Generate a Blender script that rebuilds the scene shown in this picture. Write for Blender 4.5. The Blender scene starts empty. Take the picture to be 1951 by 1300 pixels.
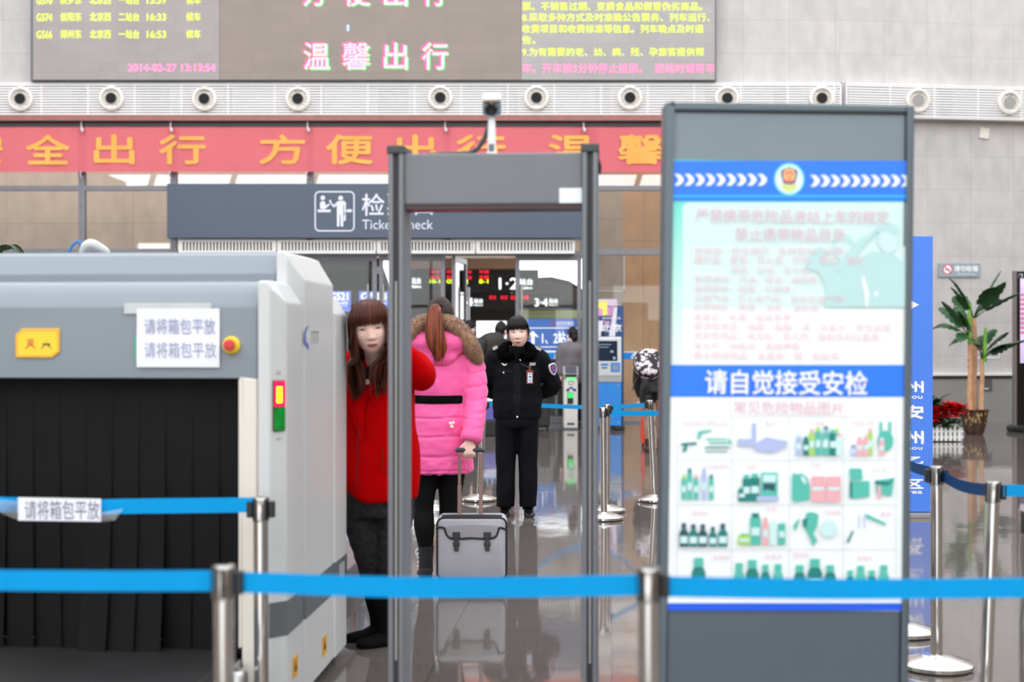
import bpy, bmesh, math, random
from math import sin, cos, pi, radians, exp, sqrt
from mathutils import Vector, Matrix, noise
from mathutils.bvhtree import BVHTree

random.seed(7)
scn = bpy.context.scene
COL = scn.collection

# ------------------------------------------------------------------ camera, world, exposure
F, CX, HY, CAMZ = 2710.0, 975.5, 637.0, 1.5      # focal length in pixels of the 1951x1300 frame, horizon row, camera height
cam_d = bpy.data.cameras.new('camera')
cam = bpy.data.objects.new('camera', cam_d)
COL.objects.link(cam)
cam.location = (0, 0, CAMZ)
cam.rotation_euler = (pi / 2, 0, 0)
cam_d.sensor_width = 36.0
cam_d.lens = F / 1951.0 * 36.0
cam_d.shift_y = -(650.0 - HY) / 1951.0
cam_d.clip_end = 300
cam_d.dof.use_dof = True
cam_d.dof.focus_distance = 9.8
cam_d.dof.aperture_fstop = 2.0
scn.camera = cam

world = bpy.data.worlds.new('daylight')
scn.world = world
world.use_nodes = True
wn = world.node_tree.nodes
wl = world.node_tree.links
bg = wn['Background']
tc = wn.new('ShaderNodeTexCoord')
sep = wn.new('ShaderNodeSeparateXYZ')
rmp = wn.new('ShaderNodeValToRGB')
rmp.color_ramp.elements[0].position = 0.0
rmp.color_ramp.elements[0].color = (1.62, 1.63, 1.66, 1)
rmp.color_ramp.elements[1].position = 0.85
rmp.color_ramp.elements[1].color = (0.84, 0.87, 0.92, 1)
wl.new(tc.outputs['Generated'], sep.inputs[0])
wl.new(sep.outputs['Z'], rmp.inputs[0])
wl.new(rmp.outputs[0], bg.inputs['Color'])
bg.inputs['Strength'].default_value = 1.45

scn.view_settings.view_transform = 'Standard'
scn.view_settings.look = 'None'
scn.view_settings.gamma = 1.0
scn.view_settings.use_curve_mapping = False
scn.view_settings.exposure = 0.65
scn.cycles.use_denoising = True
scn.cycles.max_bounces = 8
scn.cycles.transparent_max_bounces = 16
scn.cycles.caustics_reflective = False
scn.cycles.caustics_refractive = False


# ------------------------------------------------------------------ helpers
def P(px, py, d):
    """world point at depth d whose picture coordinates are px, py"""
    return Vector(((px - CX) / F * d, d, CAMZ - (py - HY) / F * d))


def lin(c):
    return tuple(((v / 255.0) / 12.92 if v / 255.0 <= 0.04045 else ((v / 255.0 + 0.055) / 1.055) ** 2.4) for v in c)


MATS = {}


def mat(name, rgb, rough=0.5, metal=0.0, spec=0.5, var=0.06, scale=9.0, bump=0.0, bscale=60.0, emit=0.0, sheen=0.0, coat=0.0, sss=0.0):
    """node material: base colour broken up by a noise, optional bump and emission"""
    if name in MATS:
        return MATS[name]
    m = bpy.data.materials.new(name)
    m.use_nodes = True
    nt = m.node_tree
    b = nt.nodes['Principled BSDF']
    c = lin(rgb)
    t = nt.nodes.new('ShaderNodeTexCoord')
    nz = nt.nodes.new('ShaderNodeTexNoise')
    nz.inputs['Scale'].default_value = scale
    nz.inputs['Detail'].default_value = 3
    nt.links.new(t.outputs['Object'], nz.inputs['Vector'])
    rp = nt.nodes.new('ShaderNodeValToRGB')
    rp.color_ramp.elements[0].position = 0.3
    rp.color_ramp.elements[1].position = 0.7
    rp.color_ramp.elements[0].color = tuple(v * (1 - var) for v in c) + (1,)
    rp.color_ramp.elements[1].color = tuple(min(1, v * (1 + var)) for v in c) + (1,)
    nt.links.new(nz.outputs['Fac'], rp.inputs[0])
    nt.links.new(rp.outputs[0], b.inputs['Base Color'])
    b.inputs['Roughness'].default_value = rough
    b.inputs['Metallic'].default_value = metal
    b.inputs['Specular IOR Level'].default_value = spec
    if sheen:
        b.inputs['Sheen Weight'].default_value = sheen
    if coat:
        b.inputs['Coat Weight'].default_value = coat
    if sss:
        b.inputs['Subsurface Weight'].default_value = sss
        b.inputs['Subsurface Radius'].default_value = (0.02, 0.008, 0.004)
    if emit:
        nt.links.new(rp.outputs[0], b.inputs['Emission Color'])
        b.inputs['Emission Strength'].default_value = emit
    if bump:
        n2 = nt.nodes.new('ShaderNodeTexNoise')
        n2.inputs['Scale'].default_value = bscale
        n2.inputs['Detail'].default_value = 4
        nt.links.new(t.outputs['Object'], n2.inputs['Vector'])
        bp = nt.nodes.new('ShaderNodeBump')
        bp.inputs['Strength'].default_value = bump
        bp.inputs['Distance'].default_value = 0.01
        nt.links.new(n2.outputs['Fac'], bp.inputs['Height'])
        nt.links.new(bp.outputs[0], b.inputs['Normal'])
    MATS[name] = m
    return m


def lin_interp(a, b, t):
    return a + (b - a) * t


def smooth_path(pts, sub):
    """Catmull-Rom through points (Vectors of any size)"""
    pts = [Vector(p) for p in pts]
    if len(pts) < 3 or sub <= 1:
        return pts
    out = []
    n = len(pts)
    for i in range(n - 1):
        p0 = pts[max(i - 1, 0)]
        p1 = pts[i]
        p2 = pts[i + 1]
        p3 = pts[min(i + 2, n - 1)]
        for k in range(sub):
            t = k / sub
            out.append(0.5 * ((2 * p1) + (p2 - p0) * t + (2 * p0 - 5 * p1 + 4 * p2 - p3) * t * t + (3 * p1 - p0 - 3 * p2 + p3) * t ** 3))
    out.append(pts[-1])
    return out


TEXT_CACHE = {}


def text_shape(body, bold=0.0):
    key = (body, bold)
    if key in TEXT_CACHE:
        return TEXT_CACHE[key]
    c = bpy.data.curves.new('text_curve', 'FONT')
    c.body = body
    c.resolution_u = 3
    c.offset = bold
    o = bpy.data.objects.new('text_temp', c)
    COL.objects.link(o)
    dg = bpy.context.evaluated_depsgraph_get()
    me = o.evaluated_get(dg).to_mesh()
    vs = [(v.co.x, v.co.y) for v in me.vertices]
    fs = [tuple(p.vertices) for p in me.polygons]
    o.evaluated_get(dg).to_mesh_clear()
    bpy.data.objects.remove(o)
    bpy.data.curves.remove(c)
    x0 = min(v[0] for v in vs); x1 = max(v[0] for v in vs)
    y0 = min(v[1] for v in vs); y1 = max(v[1] for v in vs)
    r = (vs, fs, (x0, x1, y0, y1))
    TEXT_CACHE[key] = r
    return r


class MB:
    """collects shapes and links them as ONE mesh object"""

    def __init__(s):
        s.v = []
        s.f = []

    def add(s, verts, faces):
        b = len(s.v)
        s.v += [Vector(p) for p in verts]
        s.f += [tuple(i + b for i in f) for f in faces]
        return s

    def join(s, o, M=None):
        return s.add([(M @ v if M else v) for v in o.v], o.f)

    def xf(s, M):
        s.v = [M @ v for v in s.v]
        return s

    def bx(s, x0, x1, y0, y1, z0, z1, M=None):
        vs = [Vector((x, y, z)) for x in (x0, x1) for y in (y0, y1) for z in (z0, z1)]
        if M:
            vs = [M @ v for v in vs]
        return s.add(vs, [(0, 1, 3, 2), (4, 6, 7, 5), (0, 4, 5, 1), (2, 3, 7, 6), (0, 2, 6, 4), (1, 5, 7, 3)])

    def prect(s, px0, px1, py0, py1, d, t=0.02):
        """box whose front face fills a picture rectangle at depth d and is t thick to the back"""
        a = P(px0, py1, d)
        b = P(px1, py0, d)
        return s.bx(a.x, b.x, d, d + t, a.z, b.z)

    def cyl(s, p0, p1, r0, r1=None, n=24, cap=True):
        return s.tube([p0, p1], [r0, r0 if r1 is None else r1], n=n, sub=1, cap=cap)

    def tube(s, pts, rad, n=12, sub=5, cap=True, flat=1.0, up=None, closed=False, round_end=False):
        """tube along a path; rad: radius or list; flat squeezes the second axis (number or list)"""
        k = len(pts)
        rad = list(rad) if isinstance(rad, (list, tuple)) else [rad] * k
        fl = list(flat) if isinstance(flat, (list, tuple)) else [flat] * k
        P4 = smooth_path([Vector((*p, )) for p in pts], sub)
        R4 = smooth_path([Vector((r, f, 0)) for r, f in zip(rad, fl)], sub)
        if round_end and len(P4) > 2:
            pass
        prev = None
        rings = []
        m = len(P4)
        for i in range(m):
            if i == 0:
                t = P4[1] - P4[0]
            elif i == m - 1:
                t = P4[-1] - P4[-2]
            else:
                t = P4[i + 1] - P4[i - 1]
            if t.length < 1e-9:
                t = Vector((0, 0, 1))
            t.normalize()
            if prev is None:
                u = Vector(up) if up else (Vector((0, 0, 1)) if abs(t.z) < 0.9 else Vector((0, -1, 0)))
            else:
                u = prev
            u = u - t * u.dot(t)
            if u.length < 1e-6:
                u = t.orthogonal()
            u.normalize()
            prev = u
            w = t.cross(u)
            r, f = max(R4[i][0], 1e-5), R4[i][1]
            rings.append([P4[i] + w * (cos(2 * pi * j / n) * r) + u * (sin(2 * pi * j / n) * r * f) for j in range(n)])
        return s.loft(rings, cap=cap)

    def loft(s, rings, cap=True):
        n = len(rings[0])
        vs = [p for r in rings for p in r]
        fs = []
        for i in range(len(rings) - 1):
            for j in range(n):
                a = i * n + j
                b = i * n + (j + 1) % n
                fs.append((a, b, b + n, a + n))
        if cap:
            fs.append(tuple(range(n - 1, -1, -1)))
            fs.append(tuple((len(rings) - 1) * n + j for j in range(n)))
        return s.add(vs, fs)

    def slices(s, sec, n=40, sub=6, cap=True, wob=None):
        """stack of ellipses: sec = (x, y, z, rx, ry[, power])"""
        S = smooth_path([Vector(tuple(q) + ((2.0,) if len(q) == 5 else ())) for q in sec], sub)
        rings = []
        for (x, y, z, rx, ry, pw) in S:
            rg = []
            for j in range(n):
                a = 2 * pi * j / n
                ca, sa = cos(a), sin(a)
                e = 2.0 / max(pw, 0.5)
                k = wob(a, z) if wob else 1.0
                rg.append(Vector((x + rx * k * math.copysign(abs(ca) ** e, ca), y + ry * k * math.copysign(abs(sa) ** e, sa), z)))
            rings.append(rg)
        return s.loft(rings, cap=cap)

    def lathe(s, prof, c=(0, 0, 0), n=32, cap=True):
        c = Vector(c)
        return s.loft([[c + Vector((r * cos(2 * pi * j / n), r * sin(2 * pi * j / n), z)) for j in range(n)] for r, z in prof], cap=cap)

    def prism(s, poly, y0, y1, M=None):
        """polygon in x,z pushed along y"""
        n = len(poly)
        vs = [Vector((x, y0, z)) for x, z in poly] + [Vector((x, y1, z)) for x, z in poly]
        if M:
            vs = [M @ v for v in vs]
        return s.add(vs, [tuple(range(n)), tuple(range(2 * n - 1, n - 1, -1))] + [(i, i + n, (i + 1) % n + n, (i + 1) % n) for i in range(n)])

    def flat(s, poly, y=0.0):
        """printed flat shape in the x,z plane, facing -y"""
        return s.add([Vector((x, y, z)) for x, z in poly], [tuple(range(len(poly)))])

    def ell(s, c, r, nu=24, nv=16, M=None):
        c = Vector(c)
        r = Vector(r) if not isinstance(r, (int, float)) else Vector((r, r, r))
        vs = []
        fs = []
        for i in range(nv + 1):
            t = pi * i / nv
            for j in range(nu):
                a = 2 * pi * j / nu
                p = Vector((sin(t) * cos(a) * r.x, sin(t) * sin(a) * r.y, cos(t) * r.z))
                vs.append(c + (M @ p if M else p))
        for i in range(nv):
            for j in range(nu):
                a = i * nu + j
                b = i * nu + (j + 1) % nu
                fs.append((a, b, b + nu, a + nu))
        return s.add(vs, fs)

    def text(s, body, x0, x1, z0, z1, y=0.0, bold=0.0, keep=False, slant=0.0):
        """lettering fitted to a rectangle of the x,z plane, facing -y"""
        vs, fs, (a0, a1, b0, b1) = text_shape(body)
        sx = (x1 - x0) / (a1 - a0)
        sz = (z1 - z0) / max(b1 - b0, 1e-6)
        if keep:
            sx = sz = min(sx, sz)
        k = bold * abs(sz) * 0.9
        for i_, (dx, dz) in enumerate(((0, 0),) if not bold else ((k, 0), (-k, 0), (0, k), (0, -k), (0, 0))):
            s.add([Vector((x0 + dx + (vx - a0) * sx + slant * (vy - b0) * sz, y - i_ * 0.00012, z0 + dz + (vy - b0) * sz)) for vx, vy in vs], fs)
        return s

    def ptext(s, body, px0, px1, py0, py1, d, bold=0.0):
        a = P(px0, py1, d)
        b = P(px1, py0, d)
        return s.text(body, a.x, b.x, a.z, b.z, d, bold)

    def obj(s, name, m, parent=None, smooth=True, bevel=0.0, angle=38, recalc=True, seg=2):
        me = bpy.data.meshes.new(name)
        me.from_pydata([tuple(v) for v in s.v], [], s.f)
        if recalc:
            bm = bmesh.new()
            bm.from_mesh(me)
            bmesh.ops.remove_doubles(bm, verts=bm.verts, dist=1e-6)
            bmesh.ops.recalc_face_normals(bm, faces=bm.faces)
            bm.to_mesh(me)
            bm.free()
        me.polygons.foreach_set('use_smooth', [smooth] * len(me.polygons))
        if smooth:
            me.set_sharp_from_angle(angle=radians(angle))
        me.materials.append(m)
        o = bpy.data.objects.new(name, me)
        COL.objects.link(o)
        if bevel:
            bv = o.modifiers.new('edge', 'BEVEL')
            bv.width = bevel
            bv.segments = seg
            bv.limit_method = 'ANGLE'
        if parent:
            o.parent = parent
        return o


def remesh(mb, name, m, parent=None, voxel=0.01, smooth=6, folds=(), shape=None):
    """melts overlapping shapes into one continuous skin, then adds cloth folds by pushing along the normals"""
    t = mb.obj('temp', m)
    md = t.modifiers.new('r', 'REMESH')
    md.mode = 'VOXEL'
    md.voxel_size = voxel
    sm = t.modifiers.new('s', 'SMOOTH')
    sm.iterations = smooth
    sm.factor = 0.5
    dg = bpy.context.evaluated_depsgraph_get()
    me = bpy.data.meshes.new_from_object(t.evaluated_get(dg))
    bpy.data.objects.remove(t)
    me.name = name
    if folds or shape:
        nr = [v.normal.copy() for v in me.vertices]
        for v, n in zip(me.vertices, nr):
            k = 0.0
            for sx, sy, sz, amp in folds:
                k += amp * noise.noise(Vector((v.co.x * sx, v.co.y * sy, v.co.z * sz)))
            if shape:
                k += shape(v.co)
            v.co += n * k
    me.polygons.foreach_set('use_smooth', [True] * len(me.polygons))
    o = bpy.data.objects.new(name, me)
    COL.objects.link(o)
    if parent:
        o.parent = parent
    return o


def tag(o, label, cat, group=None, kind=None):
    o['label'] = label
    o['category'] = cat
    if group:
        o['group'] = group
    if kind:
        o['kind'] = kind
    return o


def thing(name, label, cat, loc=(0, 0, 0), rz=0.0, group=None, rot=None):
    o = bpy.data.objects.new(name, None)
    o.empty_display_size = 0.1
    COL.objects.link(o)
    o.location = loc
    o.rotation_euler = rot if rot else (0, 0, rz)
    return tag(o, label, cat, group)


def struct(o):
    o['kind'] = 'structure'
    return o


def semp(name, loc=(0, 0, 0)):
    o = bpy.data.objects.new(name, None)
    o.empty_display_size = 0.1
    COL.objects.link(o)
    o.location = loc
    o['kind'] = 'structure'
    return o


def ring_poly(cx, cz, rx, rz, n=24, a0=0.0, a1=2 * pi):
    return [(cx + rx * cos(a0 + (a1 - a0) * i / n), cz + rz * sin(a0 + (a1 - a0) * i / n)) for i in range(n + (0 if abs(a1 - a0 - 2 * pi) < 1e-6 else 1))]


def round_rect(x0, x1, z0, z1, r, n=5):
    out = []
    for cx, cz, a in ((x1 - r, z1 - r, 0), (x0 + r, z1 - r, pi / 2), (x0 + r, z0 + r, pi), (x1 - r, z0 + r, 1.5 * pi)):
        out += [(cx + r * cos(a + pi / 2 * i / n), cz + r * sin(a + pi / 2 * i / n)) for i in range(n + 1)]
    return out


# ------------------------------------------------------------------ shared materials
M_CHROME = mat('polished_steel', (232, 231, 228), 0.1, 1.0, var=0.02)
M_STEEL = mat('brushed_steel', (190, 190, 188), 0.32, 1.0, var=0.04)
M_BLACKP = mat('black_plastic', (30, 31, 33), 0.45)
M_BLACK = mat('black_matt', (14, 14, 15), 0.8, spec=0.2)
M_WHITEP = mat('white_plastic', (236, 236, 233), 0.4, var=0.02)
M_FRAME = mat('grey_aluminium', (124, 125, 131), 0.38, 0.3)
M_BELT = mat('cyan_blue_webbing', (0, 158, 226), 0.75, spec=0.2, var=0.03, bump=0.15, bscale=300)
M_BELTN = mat('navy_blue_webbing', (14, 62, 110), 0.75, spec=0.2, var=0.05, bump=0.15, bscale=300)
M_PAPER = mat('white_paper', (244, 246, 252), 0.85, spec=0.2, var=0.01)
M_INK = mat('grey_ink', (95, 100, 125), 0.85, spec=0.2)
M_WHITE = mat('white_print', (245, 246, 248), 0.6, spec=0.3, var=0.01)
M_SKIN = mat('pale_skin', (255, 210, 195), 0.5, spec=0.35, var=0.03, scale=14, sss=0.08)
M_LIP = mat('rose_lips', (220, 146, 138), 0.4)
M_EYEW = mat('eye_white', (226, 216, 210), 0.3)
M_EYED = mat('dark_iris', (28, 20, 18), 0.25)
M_BROW = mat('dark_brow', (62, 42, 36), 0.7)


def glass_mat(name, tint=(0.93, 0.95, 0.95), ior=1.55, rough=0.0):
    m = bpy.data.materials.new(name)
    m.use_nodes = True
    nt = m.node_tree
    nt.nodes.remove(nt.nodes['Principled BSDF'])
    out = nt.nodes['Material Output']
    tr = nt.nodes.new('ShaderNodeBsdfTransparent')
    tr.inputs[0].default_value = (*tint, 1)
    gl = nt.nodes.new('ShaderNodeBsdfGlossy')
    gl.inputs['Roughness'].default_value = rough
    gl.inputs['Color'].default_value = (0.95, 0.97, 0.98, 1)
    fr = nt.nodes.new('ShaderNodeFresnel')
    fr.inputs[0].default_value = ior
    mx = nt.nodes.new('ShaderNodeMixShader')
    nt.links.new(fr.outputs[0], mx.inputs[0])
    nt.links.new(tr.outputs[0], mx.inputs[1])
    nt.links.new(gl.outputs[0], mx.inputs[2])
    nt.links.new(mx.outputs[0], out.inputs[0])
    return m


M_GLASS = glass_mat('window_glass', (0.94, 0.95, 0.94), 1.36)
M_GLASSR = glass_mat('coated_window_glass', (0.9, 0.89, 0.87), 2.2)
# ================================================================== SETTING
YAW = radians(-4.0)        # the check point and the tile grid are turned a little to the right


def floor_material():
    m = bpy.data.materials.new('polished_granite_tiles')
    m.use_nodes = True
    nt = m.node_tree
    b = nt.nodes['Principled BSDF']
    t = nt.nodes.new('ShaderNodeTexCoord')
    mp = nt.nodes.new('ShaderNodeMapping')
    mp.inputs['Rotation'].default_value = (0, 0, -YAW)
    nt.links.new(t.outputs['Object'], mp.inputs[0])
    # tile number, for a small tilt and tone of each slab
    sc = nt.nodes.new('ShaderNodeVectorMath'); sc.operation = 'DIVIDE'
    sc.inputs[1].default_value = (0.8, 0.8, 1)
    fl = nt.nodes.new('ShaderNodeVectorMath'); fl.operation = 'FLOOR'
    nt.links.new(mp.outputs[0], sc.inputs[0])
    nt.links.new(sc.outputs[0], fl.inputs[0])
    wnz = nt.nodes.new('ShaderNodeTexWhiteNoise'); wnz.noise_dimensions = '3D'
    nt.links.new(fl.outputs[0], wnz.inputs['Vector'])
    br = nt.nodes.new('ShaderNodeTexBrick')
    br.offset = 0.0
    br.inputs['Scale'].default_value = 1.0
    br.inputs['Brick Width'].default_value = 0.8
    br.inputs['Row Height'].default_value = 0.8
    br.inputs['Mortar Size'].default_value = 0.0022
    br.inputs['Mortar Smooth'].default_value = 0.2
    br.inputs['Color1'].default_value = (*lin((112, 104, 99)), 1)
    br.inputs['Color2'].default_value = (*lin((117, 109, 104)), 1)
    br.inputs['Mortar'].default_value = (*lin((60, 55, 53)), 1)
    nt.links.new(mp.outputs[0], br.inputs['Vector'])
    sp = nt.nodes.new('ShaderNodeTexNoise'); sp.inputs['Scale'].default_value = 80; sp.inputs['Detail'].default_value = 4
    nt.links.new(mp.outputs[0], sp.inputs['Vector'])
    rp = nt.nodes.new('ShaderNodeValToRGB')
    rp.color_ramp.elements[0].position = 0.35; rp.color_ramp.elements[0].color = (0.6, 0.6, 0.6, 1)
    rp.color_ramp.elements[1].position = 0.65; rp.color_ramp.elements[1].color = (1.1, 1.1, 1.1, 1)
    nt.links.new(sp.outputs['Fac'], rp.inputs[0])
    mu = nt.nodes.new('ShaderNodeMixRGB'); mu.blend_type = 'MULTIPLY'; mu.inputs[0].default_value = 0.8
    nt.links.new(br.outputs['Color'], mu.inputs[1]); nt.links.new(rp.outputs[0], mu.inputs[2])
    nt.links.new(mu.outputs[0], b.inputs['Base Color'])
    b.inputs['Roughness'].default_value = 0.055
    b.inputs['IOR'].default_value = 2.0
    # tilt: geometry normal + (random - 0.5) * small + slow waviness
    g = nt.nodes.new('ShaderNodeNewGeometry')
    sub = nt.nodes.new('ShaderNodeVectorMath'); sub.operation = 'SUBTRACT'; sub.inputs[1].default_value = (0.5, 0.5, 0.5)
    nt.links.new(wnz.outputs['Color'], sub.inputs[0])
    ml = nt.nodes.new('ShaderNodeVectorMath'); ml.operation = 'MULTIPLY'; ml.inputs[1].default_value = (0.004, 0.007, 0)
    nt.links.new(sub.outputs[0], ml.inputs[0])
    wv = nt.nodes.new('ShaderNodeTexNoise'); wv.inputs['Scale'].default_value = 5.0; wv.inputs['Detail'].default_value = 2
    nt.links.new(mp.outputs[0], wv.inputs['Vector'])
    sb2 = nt.nodes.new('ShaderNodeVectorMath'); sb2.operation = 'SUBTRACT'; sb2.inputs[1].default_value = (0.5, 0.5, 0.5)
    nt.links.new(wv.outputs['Color'], sb2.inputs[0])
    ml2 = nt.nodes.new('ShaderNodeVectorMath'); ml2.operation = 'MULTIPLY'; ml2.inputs[1].default_value = (0.003, 0.013, 0)
    nt.links.new(sb2.outputs[0], ml2.inputs[0])
    a1 = nt.nodes.new('ShaderNodeVectorMath'); a1.operation = 'ADD'
    a2 = nt.nodes.new('ShaderNodeVectorMath'); a2.operation = 'ADD'
    nm = nt.nodes.new('ShaderNodeVectorMath'); nm.operation = 'NORMALIZE'
    nt.links.new(g.outputs['Normal'], a1.inputs[0]); nt.links.new(ml.outputs[0], a1.inputs[1])
    nt.links.new(a1.outputs[0], a2.inputs[0]); nt.links.new(ml2.outputs[0], a2.inputs[1])
    nt.links.new(a2.outputs[0], nm.inputs[0]); nt.links.new(nm.outputs[0], b.inputs['Normal'])
    return m


def concrete_material(name, c1, c2, pw, ph, joint):
    """cast concrete: form panels with thin joints, vertical streaks and cloudy stains"""
    m = bpy.data.materials.new(name)
    m.use_nodes = True
    nt = m.node_tree
    b = nt.nodes['Principled BSDF']
    t = nt.nodes.new('ShaderNodeTexCoord')
    mp = nt.nodes.new('ShaderNodeMapping')
    mp.inputs['Rotation'].default_value = (pi / 2, 0, 0)
    nt.links.new(t.outputs['Object'], mp.inputs[0])
    br = nt.nodes.new('ShaderNodeTexBrick')
    br.offset = 0.0
    br.inputs['Scale'].default_value = 1.0
    br.inputs['Brick Width'].default_value = pw
    br.inputs['Row Height'].default_value = ph
    br.inputs['Mortar Size'].default_value = 0.006
    br.inputs['Color1'].default_value = (*lin(c1), 1)
    br.inputs['Color2'].default_value = (*lin(c2), 1)
    br.inputs['Mortar'].default_value = (*lin(joint), 1)
    nt.links.new(mp.outputs[0], br.inputs['Vector'])
    nz = nt.nodes.new('ShaderNodeTexNoise'); nz.inputs['Scale'].default_value = 0.8; nz.inputs['Detail'].default_value = 7; nz.inputs['Roughness'].default_value = 0.7
    nt.links.new(mp.outputs[0], nz.inputs['Vector'])
    m2 = nt.nodes.new('ShaderNodeMapping'); m2.inputs['Scale'].default_value = (5, 2.2, 1)
    nt.links.new(mp.outputs[0], m2.inputs[0])
    n2 = nt.nodes.new('ShaderNodeTexNoise'); n2.inputs['Scale'].default_value = 1.0; n2.inputs['Detail'].default_value = 5
    nt.links.new(m2.outputs[0], n2.inputs['Vector'])
    ad = nt.nodes.new('ShaderNodeMath'); ad.operation = 'ADD'
    nt.links.new(nz.outputs['Fac'], ad.inputs[0]); nt.links.new(n2.outputs['Fac'], ad.inputs[1])
    hf = nt.nodes.new('ShaderNodeMath'); hf.operation = 'MULTIPLY'; hf.inputs[1].default_value = 0.5
    nt.links.new(ad.outputs[0], hf.inputs[0])
    rp = nt.nodes.new('ShaderNodeValToRGB')
    rp.color_ramp.elements[0].position = 0.38; rp.color_ramp.elements[0].color = (0.84, 0.84, 0.845, 1)
    rp.color_ramp.elements[1].position = 0.62; rp.color_ramp.elements[1].color = (1.07, 1.06, 1.05, 1)
    nt.links.new(hf.outputs[0], rp.inputs[0])
    mu = nt.nodes.new('ShaderNodeMixRGB'); mu.blend_type = 'MULTIPLY'; mu.inputs[0].default_value = 0.9
    nt.links.new(br.outputs['Color'], mu.inputs[1]); nt.links.new(rp.outputs[0], mu.inputs[2])
    nt.links.new(mu.outputs[0], b.inputs['Base Color'])
    b.inputs['Roughness'].default_value = 0.7
    return m


M_CONC = concrete_material('cast_concrete', (192, 188, 185), (197, 193, 190), .78, .567, (178, 175, 172))
M_BEIGE = concrete_material('beige_stone', (192, 179, 168), (197, 184, 173), 2.4, 1.2, (166, 153, 142))
M_TAN = concrete_material('tan_panel', (222, 180, 142), (216, 174, 136), 1.2, 3.2, (184, 144, 110))
M_REAR = mat('rear_wall_plaster', (172, 156, 140), 0.85)
M_SIDE = mat('side_wall_stone', (120, 105, 92), 0.8)

WY = 24.0                 # the glazed front of the ticket check
BEND = 5.53               # from here the wall turns back to the right
BA = radians(8.0)

struct(MB().bx(-19, 19.5, -22, 46, -0.12, 0).obj('floor', floor_material(), smooth=False))


def wallM():
    return Matrix.Translation((BEND, WY, 0)) @ Matrix.Rotation(BA, 4, 'Z')


WM = wallM()
WMi = WM.inverted()


def bendpt(px, py, off=0.0):
    """local x,z on the turned-back right wall for picture coordinates"""
    dirv = Vector(((px - CX) / F, 1.0, -(py - HY) / F))
    o = WMi @ Vector((0, 0, CAMZ))
    dl = WMi.to_3x3() @ dirv
    k = (-off - o.y) / dl.y
    q = o + dl * k
    return q.x, q.z


# wall above the glazing, and the right-hand wall that turns back
zt = P(0, 224, WY).z
bw = MB()
bw.bx(-19, BEND, WY, WY + 0.4, zt, 13)
bw.bx(P(1400, 0, WY).x, BEND, WY, WY + 0.4, 0, zt)
struct(bw.obj('wall_back', M_CONC, smooth=False))
o = MB().bx(0, 16, 0, 0.4, 0, 13).obj('wall_right', M_CONC, smooth=False)
o.matrix_world = WM
struct(o)
# polished stone skirting zone of the right wall with its metal rail
bs = MB().bx(0.0, 16, -0.05, -0.002, 0, bendpt(1850, 714)[1]).obj('baseboard_right', mat('polished_grey_stone', (150, 148, 144), 0.12, var=0.05, scale=2), smooth=False)
bs.matrix_world = WM
struct(bs)
ra = bendpt(1850, 716)[1]
rl = MB().bx(0.0, 12, -0.09, -0.004, ra, ra + 0.05).obj('trim_1', M_WHITEP, smooth=False, bevel=0.005)  # white colour paints in the bright highlight of the chrome rail
rl.matrix_world = WM
struct(rl)
rl = MB().bx(0.0, 12, -0.07, -0.004, ra - 0.045, ra - 0.001).obj('trim_2', mat('dark_strip', (40, 38, 37), 0.5), smooth=False)
rl.matrix_world = WM
struct(rl)

# hall behind the camera: rear wall with daylight openings, side walls
rw = MB()
YR = -22.0
rw.bx(-19, -18.5, YR - 0.3, YR, 0, 8.8)
rw.bx(-18.5, 3, YR - 0.3, YR, 6.0, 8.8)
rw.bx(3, 5, YR - 0.3, YR, 0, 8.8)
rw.bx(5, 8, YR - 0.3, YR, 0, 2.2)
rw.bx(5, 8, YR - 0.3, YR, 3.9, 8.8)
rw.bx(8, 19.5, YR - 0.3, YR, 0, 8.8)
struct(rw.obj('wall_rear', M_REAR, smooth=False))
mw = MB()
for x in range(-18, 20, 4):
    mw.prism([(x, 8.8), (x + 0.28, 8.8), (x + 1.6, 13), (x + 1.3, 13)], YR - 0.2, YR - 0.05)
mw.bx(-19, 19.5, YR - 0.25, YR, 12.8, 13.3)
for x in (-16, -13, -10, -7, -4, -1):
    mw.bx(x - 0.06, x + 0.06, YR - 0.2, YR - 0.08, 0, 6)
mw.bx(-18.5, 3, YR - 0.2, YR - 0.08, 2.8, 2.95)
struct(mw.obj('window_9', M_FRAME, smooth=False))
struct(MB().bx(-19.4, -19, -22, 24, 0, 9).obj('wall_left', M_SIDE, smooth=False))
struct(MB().bx(19.5, 19.9, -22, 27, 0, 9).obj('wall_side', M_SIDE, smooth=False))

# ------------------------------------------------------------------ inside, seen through the glass
la = bpy.data.lights.new('inner_fill_light', 'AREA')  # unseen fill light added to brighten the wall behind the glass
la.shape = 'RECTANGLE'
la.size = 22
la.size_y = 1.2
la.energy = 900
la.color = (1, .98, .96)
lo = bpy.data.objects.new('inner_fill_light', la)
COL.objects.link(lo)
lo.location = (-5, 25.2, 8.6)
lo.rotation_euler = (radians(12), 0, 0)
zs = P(0, 486, 27).z
wi = MB()
wi.bx(-19, P(1130, 0, 27).x, 27.0, 27.3, P(0, 492, 27).z, 9)
wi.bx(-19, P(604, 0, 27).x, 27.0, 27.3, 0, P(0, 492, 27).z)
struct(wi.obj('wall_inner', M_BEIGE, smooth=False))
wi = MB()
wi.bx(P(1187, 0, 26).x, 6.5, 26.0, 26.25, 0, 8)
struct(wi.obj('wall_panelled', M_TAN, smooth=False))
wi = MB()
wi.prect(1112, 1187, -60, 800, 26.0, 0.25)
struct(wi.obj('wall_stone', M_BEIGE, smooth=False))
tr = MB()
tr.prect(1139, 1191, 553, 556, 25.9, 0.03)
tr.prect(1188, 1191, 486, 556, 25.9, 0.03)
struct(tr.obj('trim_3', M_WHITEP, smooth=False))
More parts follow.
